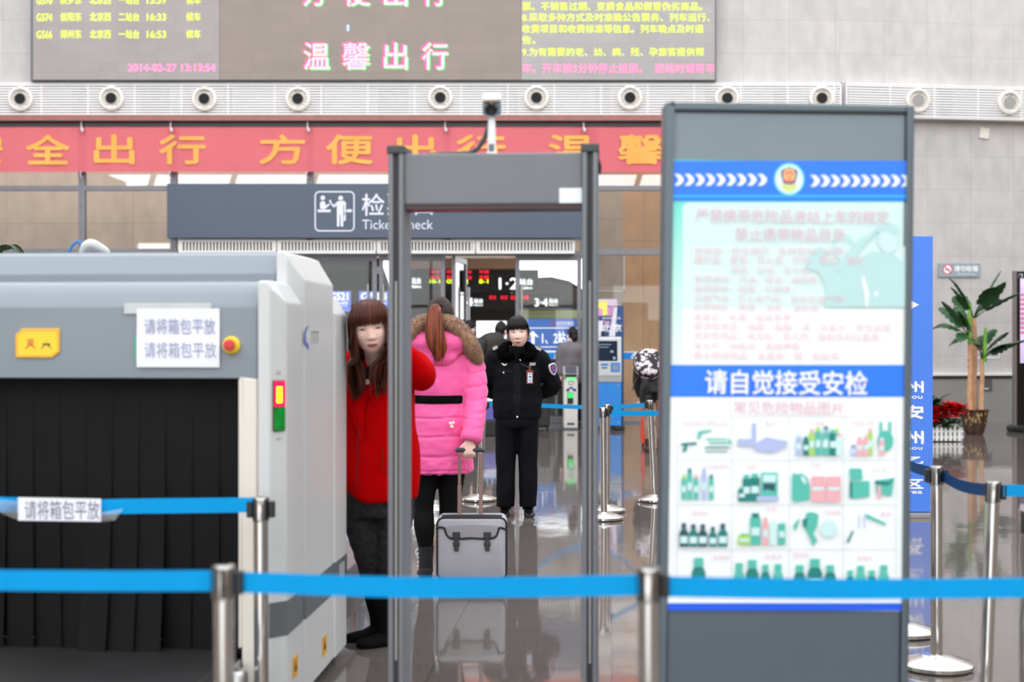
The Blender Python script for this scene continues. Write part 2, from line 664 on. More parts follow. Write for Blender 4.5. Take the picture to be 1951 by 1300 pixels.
# platform beyond the doors: dark canopy and screen wall, with sky left free above it
M_DARK = mat('dark_platform', (58, 54, 55), 0.7, var=0.2, scale=1.5)
M_DARK2 = mat('dark_canopy_steel', (84, 80, 82), 0.6, var=0.2, scale=1.0)
dk = MB()
a = [P(x, y, 38) for x, y in ((560, 800), (560, 488), (722, 490), (742, 545), (800, 540), (846, 500), (985, 500), (990, 531), (1050, 527), (1085, 535), (1112, 552), (1112, 800))]
dk.prism([(p.x, p.z) for p in a], 38, 38.4)
struct(dk.obj('wall_platform', M_DARK, smooth=False))
dk = MB()
a = [P(x, y, 36) for x, y in ((985, 542), (1040, 534), (1090, 546), (1112, 560), (1112, 572), (1060, 566), (985, 562))]
dk.prism([(p.x, p.z) for p in a], 36, 37.2)
a = [P(x, y, 36) for x, y in ((560, 502), (716, 506), (716, 520), (660, 516), (560, 512))]
dk.prism([(p.x, p.z) for p in a], 36, 37.2)
struct(dk.obj('roof_canopy', M_DARK2, smooth=False))
struct(MB().bx(-13, 2.0, 27.35, 38.3, 3.62, 3.8).obj('ceiling_sky_screen', mat('pale_sky_screen', (196, 188, 182), .7), smooth=False))  # unseen slab added to keep white sky out of the floor reflection
dk = MB()
dk.prect(985, 1110, 591, 607, 37.5, 0.1)
struct(dk.obj('window_10', mat('lime_and_cream_glazing', (205, 222, 170), 0.4, var=0.25, scale=0.8), smooth=False))
dk = MB()
dk.prect(748, 984, 492, 512, 28.9, 2.6)
struct(dk.obj('trim_4', mat('peach_beam', (214, 184, 158), 0.7), smooth=False))

# ------------------------------------------------------------------ glazed front: mullions, panes, doors
def bay(n, x0, x1, y0, y1, bars=(), lw=6, rw_=6):
    w = semp('window_%d' % n, P((x0 + x1) / 2, y1, WY + 0.05))
    inv = Matrix.Translation(-w.location)
    fr = MB()
    fr.prect(x0, x0 + lw, y0, y1, WY, 0.12)
    fr.prect(x1 - rw_, x1, y0, y1, WY, 0.12)
    fr.prect(x0 + lw, x1 - rw_, y0, y0 + 5, WY, 0.11)
    fr.prect(x0 + lw, x1 - rw_, y1 - 5, y1, WY, 0.11)
    for b0, b1 in bars:
        fr.prect(x0 + lw, x1 - rw_, b0, b1, WY, 0.11)
    fr.xf(inv).obj('window_frame', M_FRAME, w, smooth=False, bevel=0.004)
    pn = MB()
    lowp = MB()
    edges = [y0 + 5] + [v for b in bars for v in b] + [y1 - 5]
    for i in range(0, len(edges), 2):
        (lowp if edges[i] > 480 else pn).prect(x0 + lw, x1 - rw_, edges[i], edges[i + 1], WY + 0.05, 0.012)
    pn.xf(inv).obj('pane', M_GLASSR, w, smooth=False)
    if lowp.v:
        lowp.xf(inv).obj('pane', M_GLASS, w, smooth=False)
    return w, inv


GB = HY + CAMZ * F / WY       # where the glazing meets the floor
bay(1, -260, 155, 236, GB, ((354, 363), (474, 486)))
bay(2, 155, 330, 236, GB, ((354, 363), (474, 486)))
bay(3, 330, 590, 236, 484)
bay(4, 590, 852, 236, 484)
bay(5, 852, 1112, 236, 484)
w6, inv6 = bay(6, 1112, 1400, 236, GB, ((354, 363), (475, 486)), lw=26)
st = MB().prect(1140, 1262, 672, 685, WY + 0.04, 0.004).xf(inv6).obj('safety_strip', mat('blue_sticker', (10, 140, 226), 0.5), w6, smooth=False)
s2 = MB()
s2.prect(1140, 1262, 670, 672, WY + 0.039, 0.003)
a, b = P(1202, 684, WY + 0.037), P(1215, 680, WY + 0.037)
s2.text('国铁出行', a.x, b.x, a.z, b.z, WY + 0.037, 0.03)
c = P(1209, 676, WY)
s2.flat([(c.x - .05, c.z - .02), (c.x + .02, c.z - .03), (c.x + .06, c.z + .025), (c.x, c.z + .035)], WY + 0.037)
s2.xf(inv6).obj('strip_lettering', M_WHITE, w6, smooth=False)


def leaf(n, x0, x1, handle_px, label=None):
    dn = semp('door_%d' % n, P((x0 + x1) / 2, GB, WY + 0.06))
    inv = Matrix.Translation(-dn.location)
    fr = MB()
    fr.prect(x0, x0 + 8, 487, GB - 0.5, WY + 0.02, 0.06)
    fr.prect(x1 - 8, x1, 487, GB - 0.5, WY + 0.02, 0.06)
    fr.prect(x0 + 8, x1 - 8, 487, 497, WY + 0.02, 0.06)
    fr.prect(x0 + 8, x1 - 8, GB - 12, GB - 0.5, WY + 0.02, 0.06)
    fr.xf(inv).obj('door_frame', M_FRAME, dn, smooth=False, bevel=0.004)
    MB().prect(x0 + 8, x1 - 8, 497, GB - 12, WY + 0.045, 0.012).xf(inv).obj('pane', M_GLASS, dn, smooth=False)
    h = MB()
    for yy in (WY - 0.06, WY + 0.16):
        h.cyl(P(handle_px, 690, yy), P(handle_px, 541, yy), 0.02, n=12)
    for py in (560, 670):
        h.cyl(P(handle_px, py, WY - 0.06), P(handle_px, py, WY + 0.16), 0.011, n=8)
    h.xf(inv).obj('door_handle', M_STEEL, dn)
    return dn, inv


leaf(1, 560, 718, 701)
leaf(2, 722, 848, 730)
d4, inv4 = leaf(4, 982, 1108, 994)
MB().prect(990, 1100, 672, 685, WY + 0.035, 0.004).xf(inv4).obj('safety_strip', MATS['blue_sticker'], d4, smooth=False)
s2 = MB()
s2.prect(990, 1100, 670, 672, WY + 0.034, 0.003)
a, b = P(1055, 684, WY + 0.032), P(1067, 680, WY + 0.032)
s2.text('国铁出行', a.x, b.x, a.z, b.z, WY + 0.032, 0.03)
c = P(1061, 676, WY)
s2.flat([(c.x - .05, c.z - .02), (c.x + .02, c.z - .03), (c.x + .06, c.z + .025), (c.x, c.z + .035)], WY + 0.032)
s2.xf(inv4).obj('strip_lettering', M_WHITE, d4, smooth=False)
# leaf standing open inwards
hg = P(864, GB, WY + 0.06)
d3 = semp('door_3', hg)
d3.rotation_euler = (0, 0, radians(82))
zt3 = P(0, 487, WY).z
fr = MB()
for x0, x1 in ((0, .07), (1.1, 1.17)):
    fr.bx(x0, x1, -.03, .03, 0.01, zt3)
fr.bx(.07, 1.1, -.03, .03, zt3 - .09, zt3)
fr.bx(.07, 1.1, -.03, .03, 0.01, .1)
fr.obj('door_frame', M_FRAME, d3, smooth=False, bevel=.004)
MB().bx(.07, 1.1, -.006, .006, .1, zt3 - .09).obj('pane', M_GLASS, d3, smooth=False)
h = MB()
for yy in (-.09, .09):
    h.cyl((1.0, yy, 1.05), (1.0, yy, 2.33), .02, n=12)
for z in (1.2, 2.2):
    h.cyl((1.0, -.09, z), (1.0, .09, z), .011, n=8)
h.obj('door_handle', M_STEEL, d3)
# header over the glazing
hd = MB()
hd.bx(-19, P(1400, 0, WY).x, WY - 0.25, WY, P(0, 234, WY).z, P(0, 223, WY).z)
struct(hd.obj('trim_5', mat('soffit_banner_reflection', (150, 92, 84), 0.3, var=0.1), smooth=False))  # red-brown tone paints the banner's reflection into the soffit
hd = MB()
hd.bx(-19, P(1400, 0, WY).x, WY - 0.12, WY, P(0, 242.5, WY).z, P(0, 234, WY).z)
struct(hd.obj('trim_6', mat('dark_grey_beam', (78, 76, 78), 0.45), smooth=False))
hd = MB()
hd.prect(340, 1112, 484, 487.5, WY, 0.1)
struct(hd.obj('trim_7', M_FRAME, smooth=False))

# ================================================================== FIXTURES ON THE WALL
# ---- long louvre band with jet nozzles
M_LOUV = mat('white_louvre', (240, 238, 236), 0.4, var=0.02)
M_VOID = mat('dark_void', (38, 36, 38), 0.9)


def louvre(name, label, x0, x1, zc, hh, depth, M=None, joints=()):
    t = thing(name, label, 'grille')
    if M:
        t.matrix_world = M
    fr = MB()
    fr.bx(x0, x1, -depth, 0, zc + hh - .02, zc + hh)
    fr.bx(x0, x1, -depth, 0, zc - hh, zc - hh + .02)
    fr.bx(x0, x0 + .02, -depth, 0, zc - hh, zc + hh)
    fr.bx(x1 - .02, x1, -depth, 0, zc - hh, zc + hh)
    fr.obj('frame', M_LOUV, t, smooth=False)
    sl = MB()
    n = 12
    for i in range(n):
        z = zc - hh + .02 + (2 * hh - .04) * (i + .5) / n
        sl.bx(x0, x1, -depth - .004, -depth + .03, z - .0135, z + .0135)
    x = x0
    while x < x1:
        sl.bx(x, x + .018, -depth + .002, -depth + .04, zc - hh, zc + hh)
        x += .78
    sl.obj('slats', M_LOUV, t, smooth=False)
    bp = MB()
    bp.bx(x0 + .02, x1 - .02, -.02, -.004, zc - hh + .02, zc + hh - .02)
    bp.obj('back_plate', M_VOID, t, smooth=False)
    pl = MB()
    x = x0 + .1
    while x < x1 - .7:
        w = random.choice((.9, 1.3, .6, 1.6))
        pl.bx(x, min(x + w, x1 - .05), -.10, -.05, zc - hh + .06, zc + hh - .06)
        x += w + random.choice((.25, .5, .15))
    pl.obj('inner_plates', mat('duct_zinc', (176, 176, 178), 0.5), t, smooth=False)
    return t


LD = 0.22
a, b = P(0, 222, WY - LD), P(0, 157.5, WY - LD)
zc, hh = (a.z + b.z) / 2, (b.z - a.z) / 2
t = louvre('louvre_grille', 'long white slatted air grille running under the display board', -11, BEND - 0.02, zc, hh, LD, Matrix.Translation((0, WY, 0)))
louvre('louvre_grille', 'white slatted air grille continuing over the bare concrete wall', 0.02, 9, zc, hh, LD, WM)


def nozzle(label, M, throat):
    t = thing('jet_nozzle', label, 'air nozzle', group='jet nozzles in the louvre band')
    t.matrix_world = M
    R = Matrix.Rotation(pi / 2, 4, 'X')
    MB().lathe([(.205, -.02), (.212, .0), (.205, .035), (.185, .05), (.165, .05), (.155, .03), (.152, .0), (.135, -.03), (.12, -.05), (.12, -.12)], n=40, cap=False).xf(R).obj('ring', mat('cream_nozzle', (232, 226, 218), 0.4, var=.02), t)
    MB().ell((0, 0, -.03), (.126, .126, .07), 28, 14).xf(R).obj('ball', mat('cream_nozzle', (0, 0, 0)), t)
    MB().lathe([(.098, .0), (.1, .046), (.09, .047), (.09, -.0)], n=32).xf(R).obj('throat_rim', mat('grey_rim', (160, 156, 150), .4), t)
    MB().lathe([(.0, .045), (.09, .045), (.09, .01), (.0, .01)], n=32, cap=False).xf(R).obj('throat', throat, t)
    return t


ords = ['leftmost in the band', 'second from the left', 'third from the left', 'fourth from the left', 'just left of the gate camera', 'just right of the gate camera', 'second right of the gate camera', 'above the notice board middle', 'above the notice board, second of two']
M_THR = mat('nozzle_black', (16, 15, 15), .8)
for (nx, ny), od in zip(((40, 189), (213, 188), (390, 189), (568, 189), (839, 187), (1022, 187), (1200, 187), (1385, 188), (1565, 188)), ords):
    p = P(nx, ny, WY - LD)
    p.y = WY - LD - .01
    nozzle('round cream air nozzle with black throat, ' + od, Matrix.Translation(p), M_THR)
M_THG = mat('nozzle_grey', (150, 150, 146), .5)
for (nx, ny), od in zip(((1748, 192), (1922, 196)), ('above the right corner of the notice board', 'rightmost in the band')):
    x, z = bendpt(nx, ny, LD)
    nozzle('round cream air nozzle with pale grey throat, ' + od, WM @ Matrix.Translation((x, -LD - .01, z)), M_THG)

# ---- LED display board
def led_mat(name, rgb):
    m = mat(name, rgb, .55, var=.05, scale=1.2)
    nt = m.node_tree
    b = nt.nodes['Principled BSDF']
    t = nt.nodes.new('ShaderNodeTexCoord')
    br = nt.nodes.new('ShaderNodeTexBrick')
    mp = nt.nodes.new('ShaderNodeMapping'); mp.inputs['Rotation'].default_value = (pi / 2, 0, 0)
    nt.links.new(t.outputs['Object'], mp.inputs[0]); nt.links.new(mp.outputs[0], br.inputs['Vector'])
    br.offset = 0
    br.inputs['Scale'].default_value = 1
    br.inputs['Brick Width'].default_value = .32; br.inputs['Row Height'].default_value = .16
    br.inputs['Mortar Size'].default_value = .004
    br.inputs['Color1'].default_value = (.96, .96, .96, 1); br.inputs['Color2'].default_value = (1.03, 1.03, 1.03, 1); br.inputs['Mortar'].default_value = (.9, .9, .9, 1)
    src = b.inputs['Base Color'].links[0].from_socket
    mu = nt.nodes.new('ShaderNodeMixRGB'); mu.blend_type = 'MULTIPLY'; mu.inputs[0].default_value = 1
    nt.links.new(src, mu.inputs[1]); nt.links.new(br.outputs['Color'], mu.inputs[2]); nt.links.new(mu.outputs[0], b.inputs['Base Color'])
    return m


DD = WY - 0.3
ld = thing('led_display_board', 'wide grey LED train display board high on the concrete wall', 'display board', P(700, 155, DD))
inv = Matrix.Translation(-ld.location)
bd = MB()
bd.prect(58, 1365, -140, 155.5, DD + .03, .26)
bd.xf(inv).obj('casing', mat('slate_casing', (96, 102, 106), .4), ld, smooth=False, bevel=.01)
for nm, x0, x1, rgb in (('led_panel', 63, 417.5, (158, 150, 148)), ('led_panel', 418, 993, (142, 130, 122)), ('led_panel', 993.5, 1362, (164, 160, 158))):
    MB().prect(x0, x1, -136, 152, DD, .04).xf(inv).obj(nm, led_mat('led_dots_%d' % x0, rgb), ld, smooth=False)
M_LEDY = mat('led_yellow', (214, 236, 70), .6, emit=.42, var=.02)
M_LEDG = mat('led_green', (80, 220, 120), .6, emit=.5, var=.02)
M_LEDP = mat('led_pink', (255, 130, 176), .6, emit=.45, var=.02)
M_LEDR = mat('led_magenta', (255, 70, 130), .6, emit=.45, var=.02)
M_LEDW = mat('led_pinkwhite', (250, 178, 196), .6, emit=.4, var=.02)
M_LEDB = mat('led_blue', (150, 190, 255), .6, emit=.6, var=.02)
ty = MB()
dt = DD - .004
rows = ((-9, 8, 'G570', '新乡东', '北京西', '一站台', '15:59'), (24, 40, 'G574', '信阳东', '北京西', '二站台', '16:33'), (57, 73, 'G566', '郑州东', '北京西', '一站台', '16:53'),
        (-42, -25, 'G568', '安阳东', '北京西', '二站台', '15:33'))
for y0, y1, a1, a2, a3, a4, a5 in rows:
    ty.ptext(a1, 70, 99, y0 + 2, y1, dt, .015)
    ty.ptext(a2, 115, 155, y0, y1, dt, .013)
    ty.ptext(a3, 171, 211, y0, y1, dt, .013)
    ty.ptext(a4, 226, 265, y0, y1, dt, .013)
    ty.ptext(a5, 280, 316, y0 + 2, y1 - 1, dt, .02)
    ty.ptext('候车', 355, 382, y0, y1, dt, .013)
for i, (x1, y0, y1, s_) in enumerate(((1338, 4, 20, '票。不销售过期、变质食品和假冒伪劣商品。'), (1352, 25, 41, '8.采取多种方式及时准确公告票务、列车运行、'), (1340, 47, 63, '收费项目和收费标准等信息。列车晚点及时通'),
                                     (1020, 69, 84, '告。'), (1341, 91, 107, '9.为有需要的老、幼、病、残、孕旅客提供帮'))):
    ty.ptext(s_, 995, x1, y0, y1, dt, .006)
ty.xf(inv).obj('yellow_lettering', M_LEDY, ld, smooth=False)
tp = MB()
tp.ptext('2014-02-27 13:13:54', 244, 410, 122, 136, dt, .035)
tp.ptext('车。开车前5分钟停止检票。  进站时请将车', 995, 1362, 121, 139, dt, .013)
tp.xf(inv).obj('pink_lettering', M_LEDP, ld, smooth=False)
for nm, m, dx, dy, dd, bo in (('red_lettering', M_LEDR, -2.0, -.5, .0, .03), ('green_lettering', M_LEDG, 2.0, 2.0, .002, .03), ('white_lettering', M_LEDW, 0.4, .6, -.004, .012)):
    tb = MB()
    for ch, x0, x1 in (('温', 578, 627), ('馨', 652, 704), ('出', 731, 775), ('行', 804, 852)):
        tb.ptext(ch, x0 + dx, x1 + dx, 81 + dy, 131 + dy, dt + dd, bo)
    for ch, x0, x1 in (('方', 578, 620), ('便', 655, 704), ('出', 731, 775), ('行', 804, 848)):
        tb.ptext(ch, x0 + dx, x1 + dx, -38 + dy, 10 + dy, dt + dd, bo)
    tb.xf(inv).obj(nm, m, ld, smooth=False)
MB().prect(661, 665, 47, 59, dt, .003).xf(inv).obj('blue_dash', M_LEDB, ld, smooth=False)

# ---- red banner
def cloth_mat():
    m = mat('red_banner_cloth', (255, 134, 144), .8, spec=.15, var=.03, scale=3)
    nt = m.node_tree
    out = nt.nodes['Material Output']
    b = nt.nodes['Principled BSDF']
    tl = nt.nodes.new('ShaderNodeBsdfTranslucent'); tl.inputs[0].default_value = (*lin((255, 140, 150)), 1)
    tp_ = nt.nodes.new('ShaderNodeBsdfTransparent'); tp_.inputs[0].default_value = (1, .35, .38, 1)
    m1 = nt.nodes.new('ShaderNodeMixShader'); m1.inputs[0].default_value = .3
    m2 = nt.nodes.new('ShaderNodeMixShader'); m2.inputs[0].default_value = .1
    nt.links.new(b.outputs[0], m1.inputs[1]); nt.links.new(tl.outputs[0], m1.inputs[2])
    nt.links.new(m1.outputs[0], m2.inputs[1]); nt.links.new(tp_.outputs[0], m2.inputs[2])
    nt.links.new(m2.outputs[0], out.inputs[0])
    return m


BD = WY - .16
bn = thing('banner', 'long red cloth banner with gold characters hung above the ticket check', 'banner', P(600, 328, BD))
inv = Matrix.Translation(-bn.location)
sh = MB()
vs, fs = [], []
NX, NZ = 120, 6
for j in range(NZ + 1):
    for i in range(NX + 1):
        p = P(-90 + (1345 + 90) * i / NX, 242 + (327.5 - 242) * j / NZ, BD)
        p.y += .006 * sin(i * .9) + .004 * noise.noise(Vector((i * .3, j * .5, 0)))
        vs.append(p)
for j in range(NZ):
    for i in range(NX):
        a = j * (NX + 1) + i
        fs.append((a, a + 1, a + NX + 2, a + NX + 1))
sh.add(vs, fs)
sh.xf(inv).obj('cloth', cloth_mat(), bn)
tx = MB()
for ch, x0, x1 in (('安', -78, 4), ('全', 50, 132), ('出', 180, 255), ('行', 304, 391), ('方', 495, 580), ('便', 622, 710), ('出', 753, 829), ('行', 870, 962), ('温', 1046, 1130), ('馨', 1178, 1266)):
    tx.ptext(ch, x0, x1, 258, 312, BD - .016, .03)
tx.xf(inv).obj('gold_lettering', mat('gold_print', (246, 172, 78), .6, var=.12, scale=2), bn, smooth=False)
tie = MB()
for x in (155, 325, 586, 848, 1112):
    tie.cyl(P(x, 228, BD), P(x, 246, BD - .02), .015, n=8)
    tie.tube([P(x, 243, BD - .02), P(x + 2, 249, BD - .05), P(x + 1, 254, BD - .03)], [.02, .025, .004], n=8)
    tie.tube([P(x - 1, 326, BD - .02), P(x - 2, 334, BD - .01), P(x + 1, 340, BD + .02)], [.012, .012, .008], n=8)
tie.xf(inv).obj('ties', mat('pale_string', (214, 200, 204), .7), bn)

# ---- ticket check sign
SD = WY - .4
sg = thing('ticket_check_sign', 'slate blue ticket check sign with white pictogram above the doors', 'sign', P(711, 455, SD))
inv = Matrix.Translation(-sg.location)
bd = MB()
bd.prect(318, 1109, 350, 454, SD, .3)
bd.xf(inv).obj('panel', mat('slate_blue_panel', (72, 84, 103), .32, var=.04, scale=1.0), sg, smooth=False, bevel=.01)
pg = MB()
SDt = SD - .004


def pz(x, y, d=SDt):
    p = P(x, y, d)
    return (p.x, p.z)


def outline(mb, pts, w, d):
    """closed line of width w metres in the x,z plane"""
    n = len(pts)
    inn, outt = [], []
    for i in range(n):
        a_, b_, c_ = Vector(pts[i - 1]), Vector(pts[i]), Vector(pts[(i + 1) % n])
        t_ = (c_ - a_).normalized()
        nn = Vector((-t_.y, t_.x))
        inn.append(b_ + nn * w / 2)
        outt.append(b_ - nn * w / 2)
    mb.add([Vector((p.x, d, p.y)) for p in inn + outt], [(i, (i + 1) % n, n + (i + 1) % n, n + i) for i in range(n)])


a, b = pz(600.5, 440), pz(674.5, 365.5)
outline(pg, round_rect(a[0], b[0], a[1], b[1], .07, 6), .022, SDt)
U = WY / F


def disc(x, y, r):
    c_ = pz(x, y)
    pg.flat(ring_poly(c_[0], c_[1], r * U, r * U, 18), SDt)


disc(615, 377, 4.4)
disc(649, 377.6, 4.6)
for poly in (((610, 398), (609.5, 388), (612, 383.5), (618, 383.5), (620, 387), (620, 392), (627, 388), (628.5, 390.5), (620.5, 397), (619.5, 399)),
             ((605, 399.5), (629.5, 399.5), (630.5, 402), (629, 404.5), (606, 404.5), (604.5, 402)),
             ((661, 399), (670, 399), (671, 402), (669.5, 404.5), (661, 404.5), (660, 402)),
             ((628.5, 380.5), (631, 381.5), (631, 386), (636.5, 391), (643, 383.5), (655.5, 382.8), (659, 386), (659, 406), (656, 407), (655.4, 390), (654.2, 390), (654.2, 431), (652, 432.3), (649, 431), (648.4, 409), (647.2, 409), (646.6, 431), (644, 432.3), (641.8, 431), (641.8, 391), (637, 395.5), (634.5, 394.5), (627, 384)),
             ((655.5, 408.5), (658.8, 408), (658.8, 420), (656.5, 421.5), (654.8, 420))):
    pg.flat([pz(x, y) for x, y in poly], SDt)
pg.ptext('检', 690, 732, 369.5, 411, SDt, .012)
pg.ptext('票', 738, 780, 369.5, 411, SDt, .012)
pg.ptext('口', 791, 824, 374, 409, SDt, .012)
pg.ptext('Ticket Check', 690, 825, 418.5, 437, SDt, .0)
pg.xf(inv).obj('pictogram_and_lettering', mat('pale_lilac_print', (226, 228, 240), .5, var=.02), sg, smooth=False)
rd = MB()
for x in (350, 560, 770, 1080):
    rd.bx(P(x, 0, SD).x - .02, P(x, 0, SD).x + .02, SD + .3, WY + .02, sg.location.z + .3, sg.location.z + .36)
rd.xf(inv).obj('wall_brackets', M_FRAME, sg, smooth=False)

# ---- air curtains
AD = WY - .3
for i, (x0, x1, lb) in enumerate(((340, 526, 'white air curtain unit, leftmost of the row under the ticket check sign'), (528, 716, 'white air curtain unit under the pictogram of the sign'),
                                  (718, 905, 'white air curtain unit over the open doorway, behind the gate post'), (907, 1095, 'white air curtain unit at the right end of the row under the sign'))):
    ac = thing('air_curtain', lb, 'air curtain', P((x0 + x1) / 2, 483, AD), group='air curtains above the doors')
    inv = Matrix.Translation(-ac.location)
    bd = MB()
    bd.prect(x0, x1, 457.5, 461, AD, .32)
    bd.prect(x0, x1, 477.5, 483.5, AD, .32)
    bd.prect(x0, x0 + 5, 461, 477.5, AD, .32)
    bd.prect(x1 - 5, x1, 461, 477.5, AD, .32)
    bd.xf(inv).obj('housing', M_WHITEP, ac, smooth=False, bevel=.006)
    gr = MB()
    x = x0 + 5
    while x < x1 - 6:
        gr.prect(x, x + 3.3, 461, 477.5, AD + .006, .03)
        x += 6.4
    gr.xf(inv).obj('grille', M_WHITEP, ac, smooth=False)
    MB().prect(x0 + 5, x1 - 5, 461, 477.5, AD + .09, .02).xf(inv).obj('filter', mat('brown_filter', (120, 104, 94), .9), ac, smooth=False)

# ---- small things on the right wall
x, z = bendpt(1875, 254, .01)
o = MB().bx(-.085, .085, -.03, 0, -.095, .095).obj('wall_plate', mat('cream_plate', (228, 222, 212), .5), smooth=False, bevel=.008)
o.matrix_world = WM @ Matrix.Translation((x, -.001, z)) @ Matrix.Rotation(radians(7), 4, 'Y')
tag(o, 'square cream cover plate hanging askew on the concrete under the right nozzle', 'wall plate')
x0, z0 = bendpt(1788, 528, .03)
x1, z1 = bendpt(1868, 502, .03)
ns = thing('no_smoking_sign', 'grey no smoking sign on the concrete wall above the palm', 'sign')
ns.matrix_world = WM @ Matrix.Translation((x0, -.001, z0))
w_, h_ = x1 - x0, z1 - z0
MB().bx(0, w_, -.03, 0, 0, h_).obj('plate', mat('grey_sign_plate', (152, 166, 172), .4), ns, smooth=False, bevel=.004)
MB().flat(ring_poly(w_ * .215, h_ * .55, h_ * .30, h_ * .30), -.0315).obj('disc', M_WHITE, ns, smooth=False)
rg = MB()
outline(rg, ring_poly(w_ * .215, h_ * .55, h_ * .33, h_ * .33, 30), h_ * .07, -.0325)
rg.add([Vector((w_ * .215 - h_ * .26, -.0325, h_ * .55 + h_ * .2)), Vector((w_ * .215 - h_ * .2, -.0325, h_ * .55 + h_ * .26)), Vector((w_ * .215 + h_ * .26, -.0325, h_ * .55 - h_ * .2)), Vector((w_ * .215 + h_ * .2, -.0325, h_ * .55 - h_ * .26))], [(0, 1, 2, 3)])
rg.obj('red_ring', mat('sign_red', (222, 58, 84), .5), ns, smooth=False)
cg = MB().bx(w_ * .215 - h_ * .2, w_ * .215 + h_ * .16, -.032, -.0316, h_ * .5, h_ * .57)
cg.obj('cigarette', mat('sign_black', (50, 50, 54), .5), ns, smooth=False)
lt = MB()
lt.text('请勿吸烟', w_ * .37, w_ * .93, h_ * .42, h_ * .82, -.0315, .03)
lt.text('No Smoking', w_ * .46, w_ * .86, h_ * .14, h_ * .30, -.0315)
lt.obj('lettering', M_WHITE, ns, smooth=False)
x0, z0 = bendpt(1873, 745, .06)
x1, z1 = bendpt(1890, 722, .06)
so = thing('wall_label', 'dark grey plate on the polished stone behind the palm trunks', 'wall plate')
so.matrix_world = WM @ Matrix.Translation((x0, -.052, z0))
MB().bx(0, x1 - x0, -.014, 0, 0, z1 - z0).obj('plate', mat('dark_grey_plate', (92, 90, 90), .4), so, smooth=False)
MB().bx(.02, (x1 - x0) * .6, -.016, -.0141, .03, .045).obj('white_line', M_WHITE, so, smooth=False)
x0, z0 = bendpt(1862, 682, .02)
x1, z1 = bendpt(1904, 652, .02)
fo = MB()
outline(fo, [(0, 0), (x1 - x0, 0), (x1 - x0, z1 - z0), (0, z1 - z0)], .025, -.012)
fo.v = fo.v + [v + Vector((0, .012, 0)) for v in fo.v]
o = fo.obj('outline_frame', M_WHITE, None, smooth=False)
o.matrix_world = WM @ Matrix.Translation((x0, 0, z0))
tag(o, 'thin white rectangular frame on the wall behind the palm leaves', 'frame')
# ================================================================== CHECK POINT: scanner, gate, notice board, barriers
M_SHELLG = mat('blue_grey_shell', (132, 141, 148), .38, var=.02, scale=2)
M_SHELLW = mat('white_shell', (211, 213, 211), .36, var=.015, scale=2)
M_STRIPE = mat('dark_grey_stripe', (98, 103, 106), .45, var=.03)
M_YEL = mat('signal_yellow', (250, 214, 50), .45, var=.02)
M_YELD = mat('amber_edge', (240, 184, 60), .45, var=.02)
M_RED = mat('signal_red', (214, 52, 60), .4)

# ---- X-ray baggage scanner
DX = 5.42
base = P(543, 0, DX)
xs = thing('baggage_scanner', 'large grey and white X-ray baggage scanner with black curtain on the left', 'baggage scanner', (base.x, DX, 0), YAW)
LW = -1.62               # left end of the shell in local x


def hood_profile(x0, x1, z0, z1, ch, round_top=.05):
    return [(x0, z0), (x1, z0), (x1, z1 - ch), (x1 - ch * .75, z1), (x0, z1)]


def end_panel(x_in, x_out, y0, y1, z0, z1, ch, fr):
    """white side cheek: chamfered along its front edge and its top outer corner"""
    mb = MB()
    big = [(x_in, z0), (x_out, z0), (x_out, z1 - ch), (x_out - ch * .55, z1 - .012), (x_out - ch * .8, z1), (x_in, z1)]
    small = [(x_in + .006, z0), (x_out - fr, z0), (x_out - fr, z1 - .03), (x_out - fr - .006, z1 - .014), (x_out - fr - .014, z1 - .006), (x_in + .006, z1 - .006)]
    mb.loft([[Vector((x, y0, z)) for x, z in small], [Vector((x, y0 + fr, z)) for x, z in big], [Vector((x, y1, z)) for x, z in big]])
    return mb


zt1 = CAMZ + 97 * DX / F + .012
zt2 = CAMZ + 159 * (DX + .33) / F
zt3 = CAMZ + 74 * (DX + .95) / F
TZ = P(0, 722, DX).z         # top of the tunnel
TX = P(453, 0, DX).x - base.x
TXL = TX - 1.06
CZ = .27                     # conveyor belt height
p_in = P(487, 0, DX - .03).x - base.x
f1 = end_panel(p_in, 0, -.02, .30, .05, zt1, .085, .055)
f1.obj('front_cheek', M_SHELLW, xs, smooth=False, bevel=.006)
f2 = end_panel(p_in + .0, .004, .28, .92, .05, zt2, .12, .06)
f2.obj('main_cheek', M_SHELLW, xs, smooth=False, bevel=.006)
f3 = end_panel(p_in, .008, .90, 1.22, .05, zt3, .085, .05)
f3.obj('rear_cheek', M_SHELLW, xs, smooth=False, bevel=.006)
# grey fascia over the tunnel with sloped top
fa = MB()


def xprism(mb, prof, x0, x1):
    """profile in y,z pushed along x"""
    n = len(prof)
    mb.add([Vector((x0, y, z)) for y, z in prof] + [Vector((x1, y, z)) for y, z in prof],
           [tuple(range(n)), tuple(range(2 * n - 1, n - 1, -1))] + [(i, i + n, (i + 1) % n + n, (i + 1) % n) for i in range(n)])


zc1 = P(0, 585, DX).z
xprism(fa, [(0, TZ), (0, zc1), (.035, zt1 - .05), (.075, zt1 - .015), (.13, zt1), (.30, zt1), (.30, TZ)], LW, p_in)
fa.obj('front_hood', M_SHELLG, xs, bevel=.004)
zc2 = P(0, 521, DX + .3).z
mb = MB()
xprism(mb, [(.30, .45), (.30, zc2), (.33, zt2 - .06), (.37, zt2 - .015), (.42, zt2), (.9, zt2), (.9, .45)], LW, p_in)
mb.obj('main_housing', M_SHELLG, xs, bevel=.004)
mb = MB()
xprism(mb, [(.9, .45), (.9, zt3), (1.2, zt3), (1.2, .45)], LW, p_in)
mb.obj('rear_hood', M_SHELLG, xs, bevel=.01)
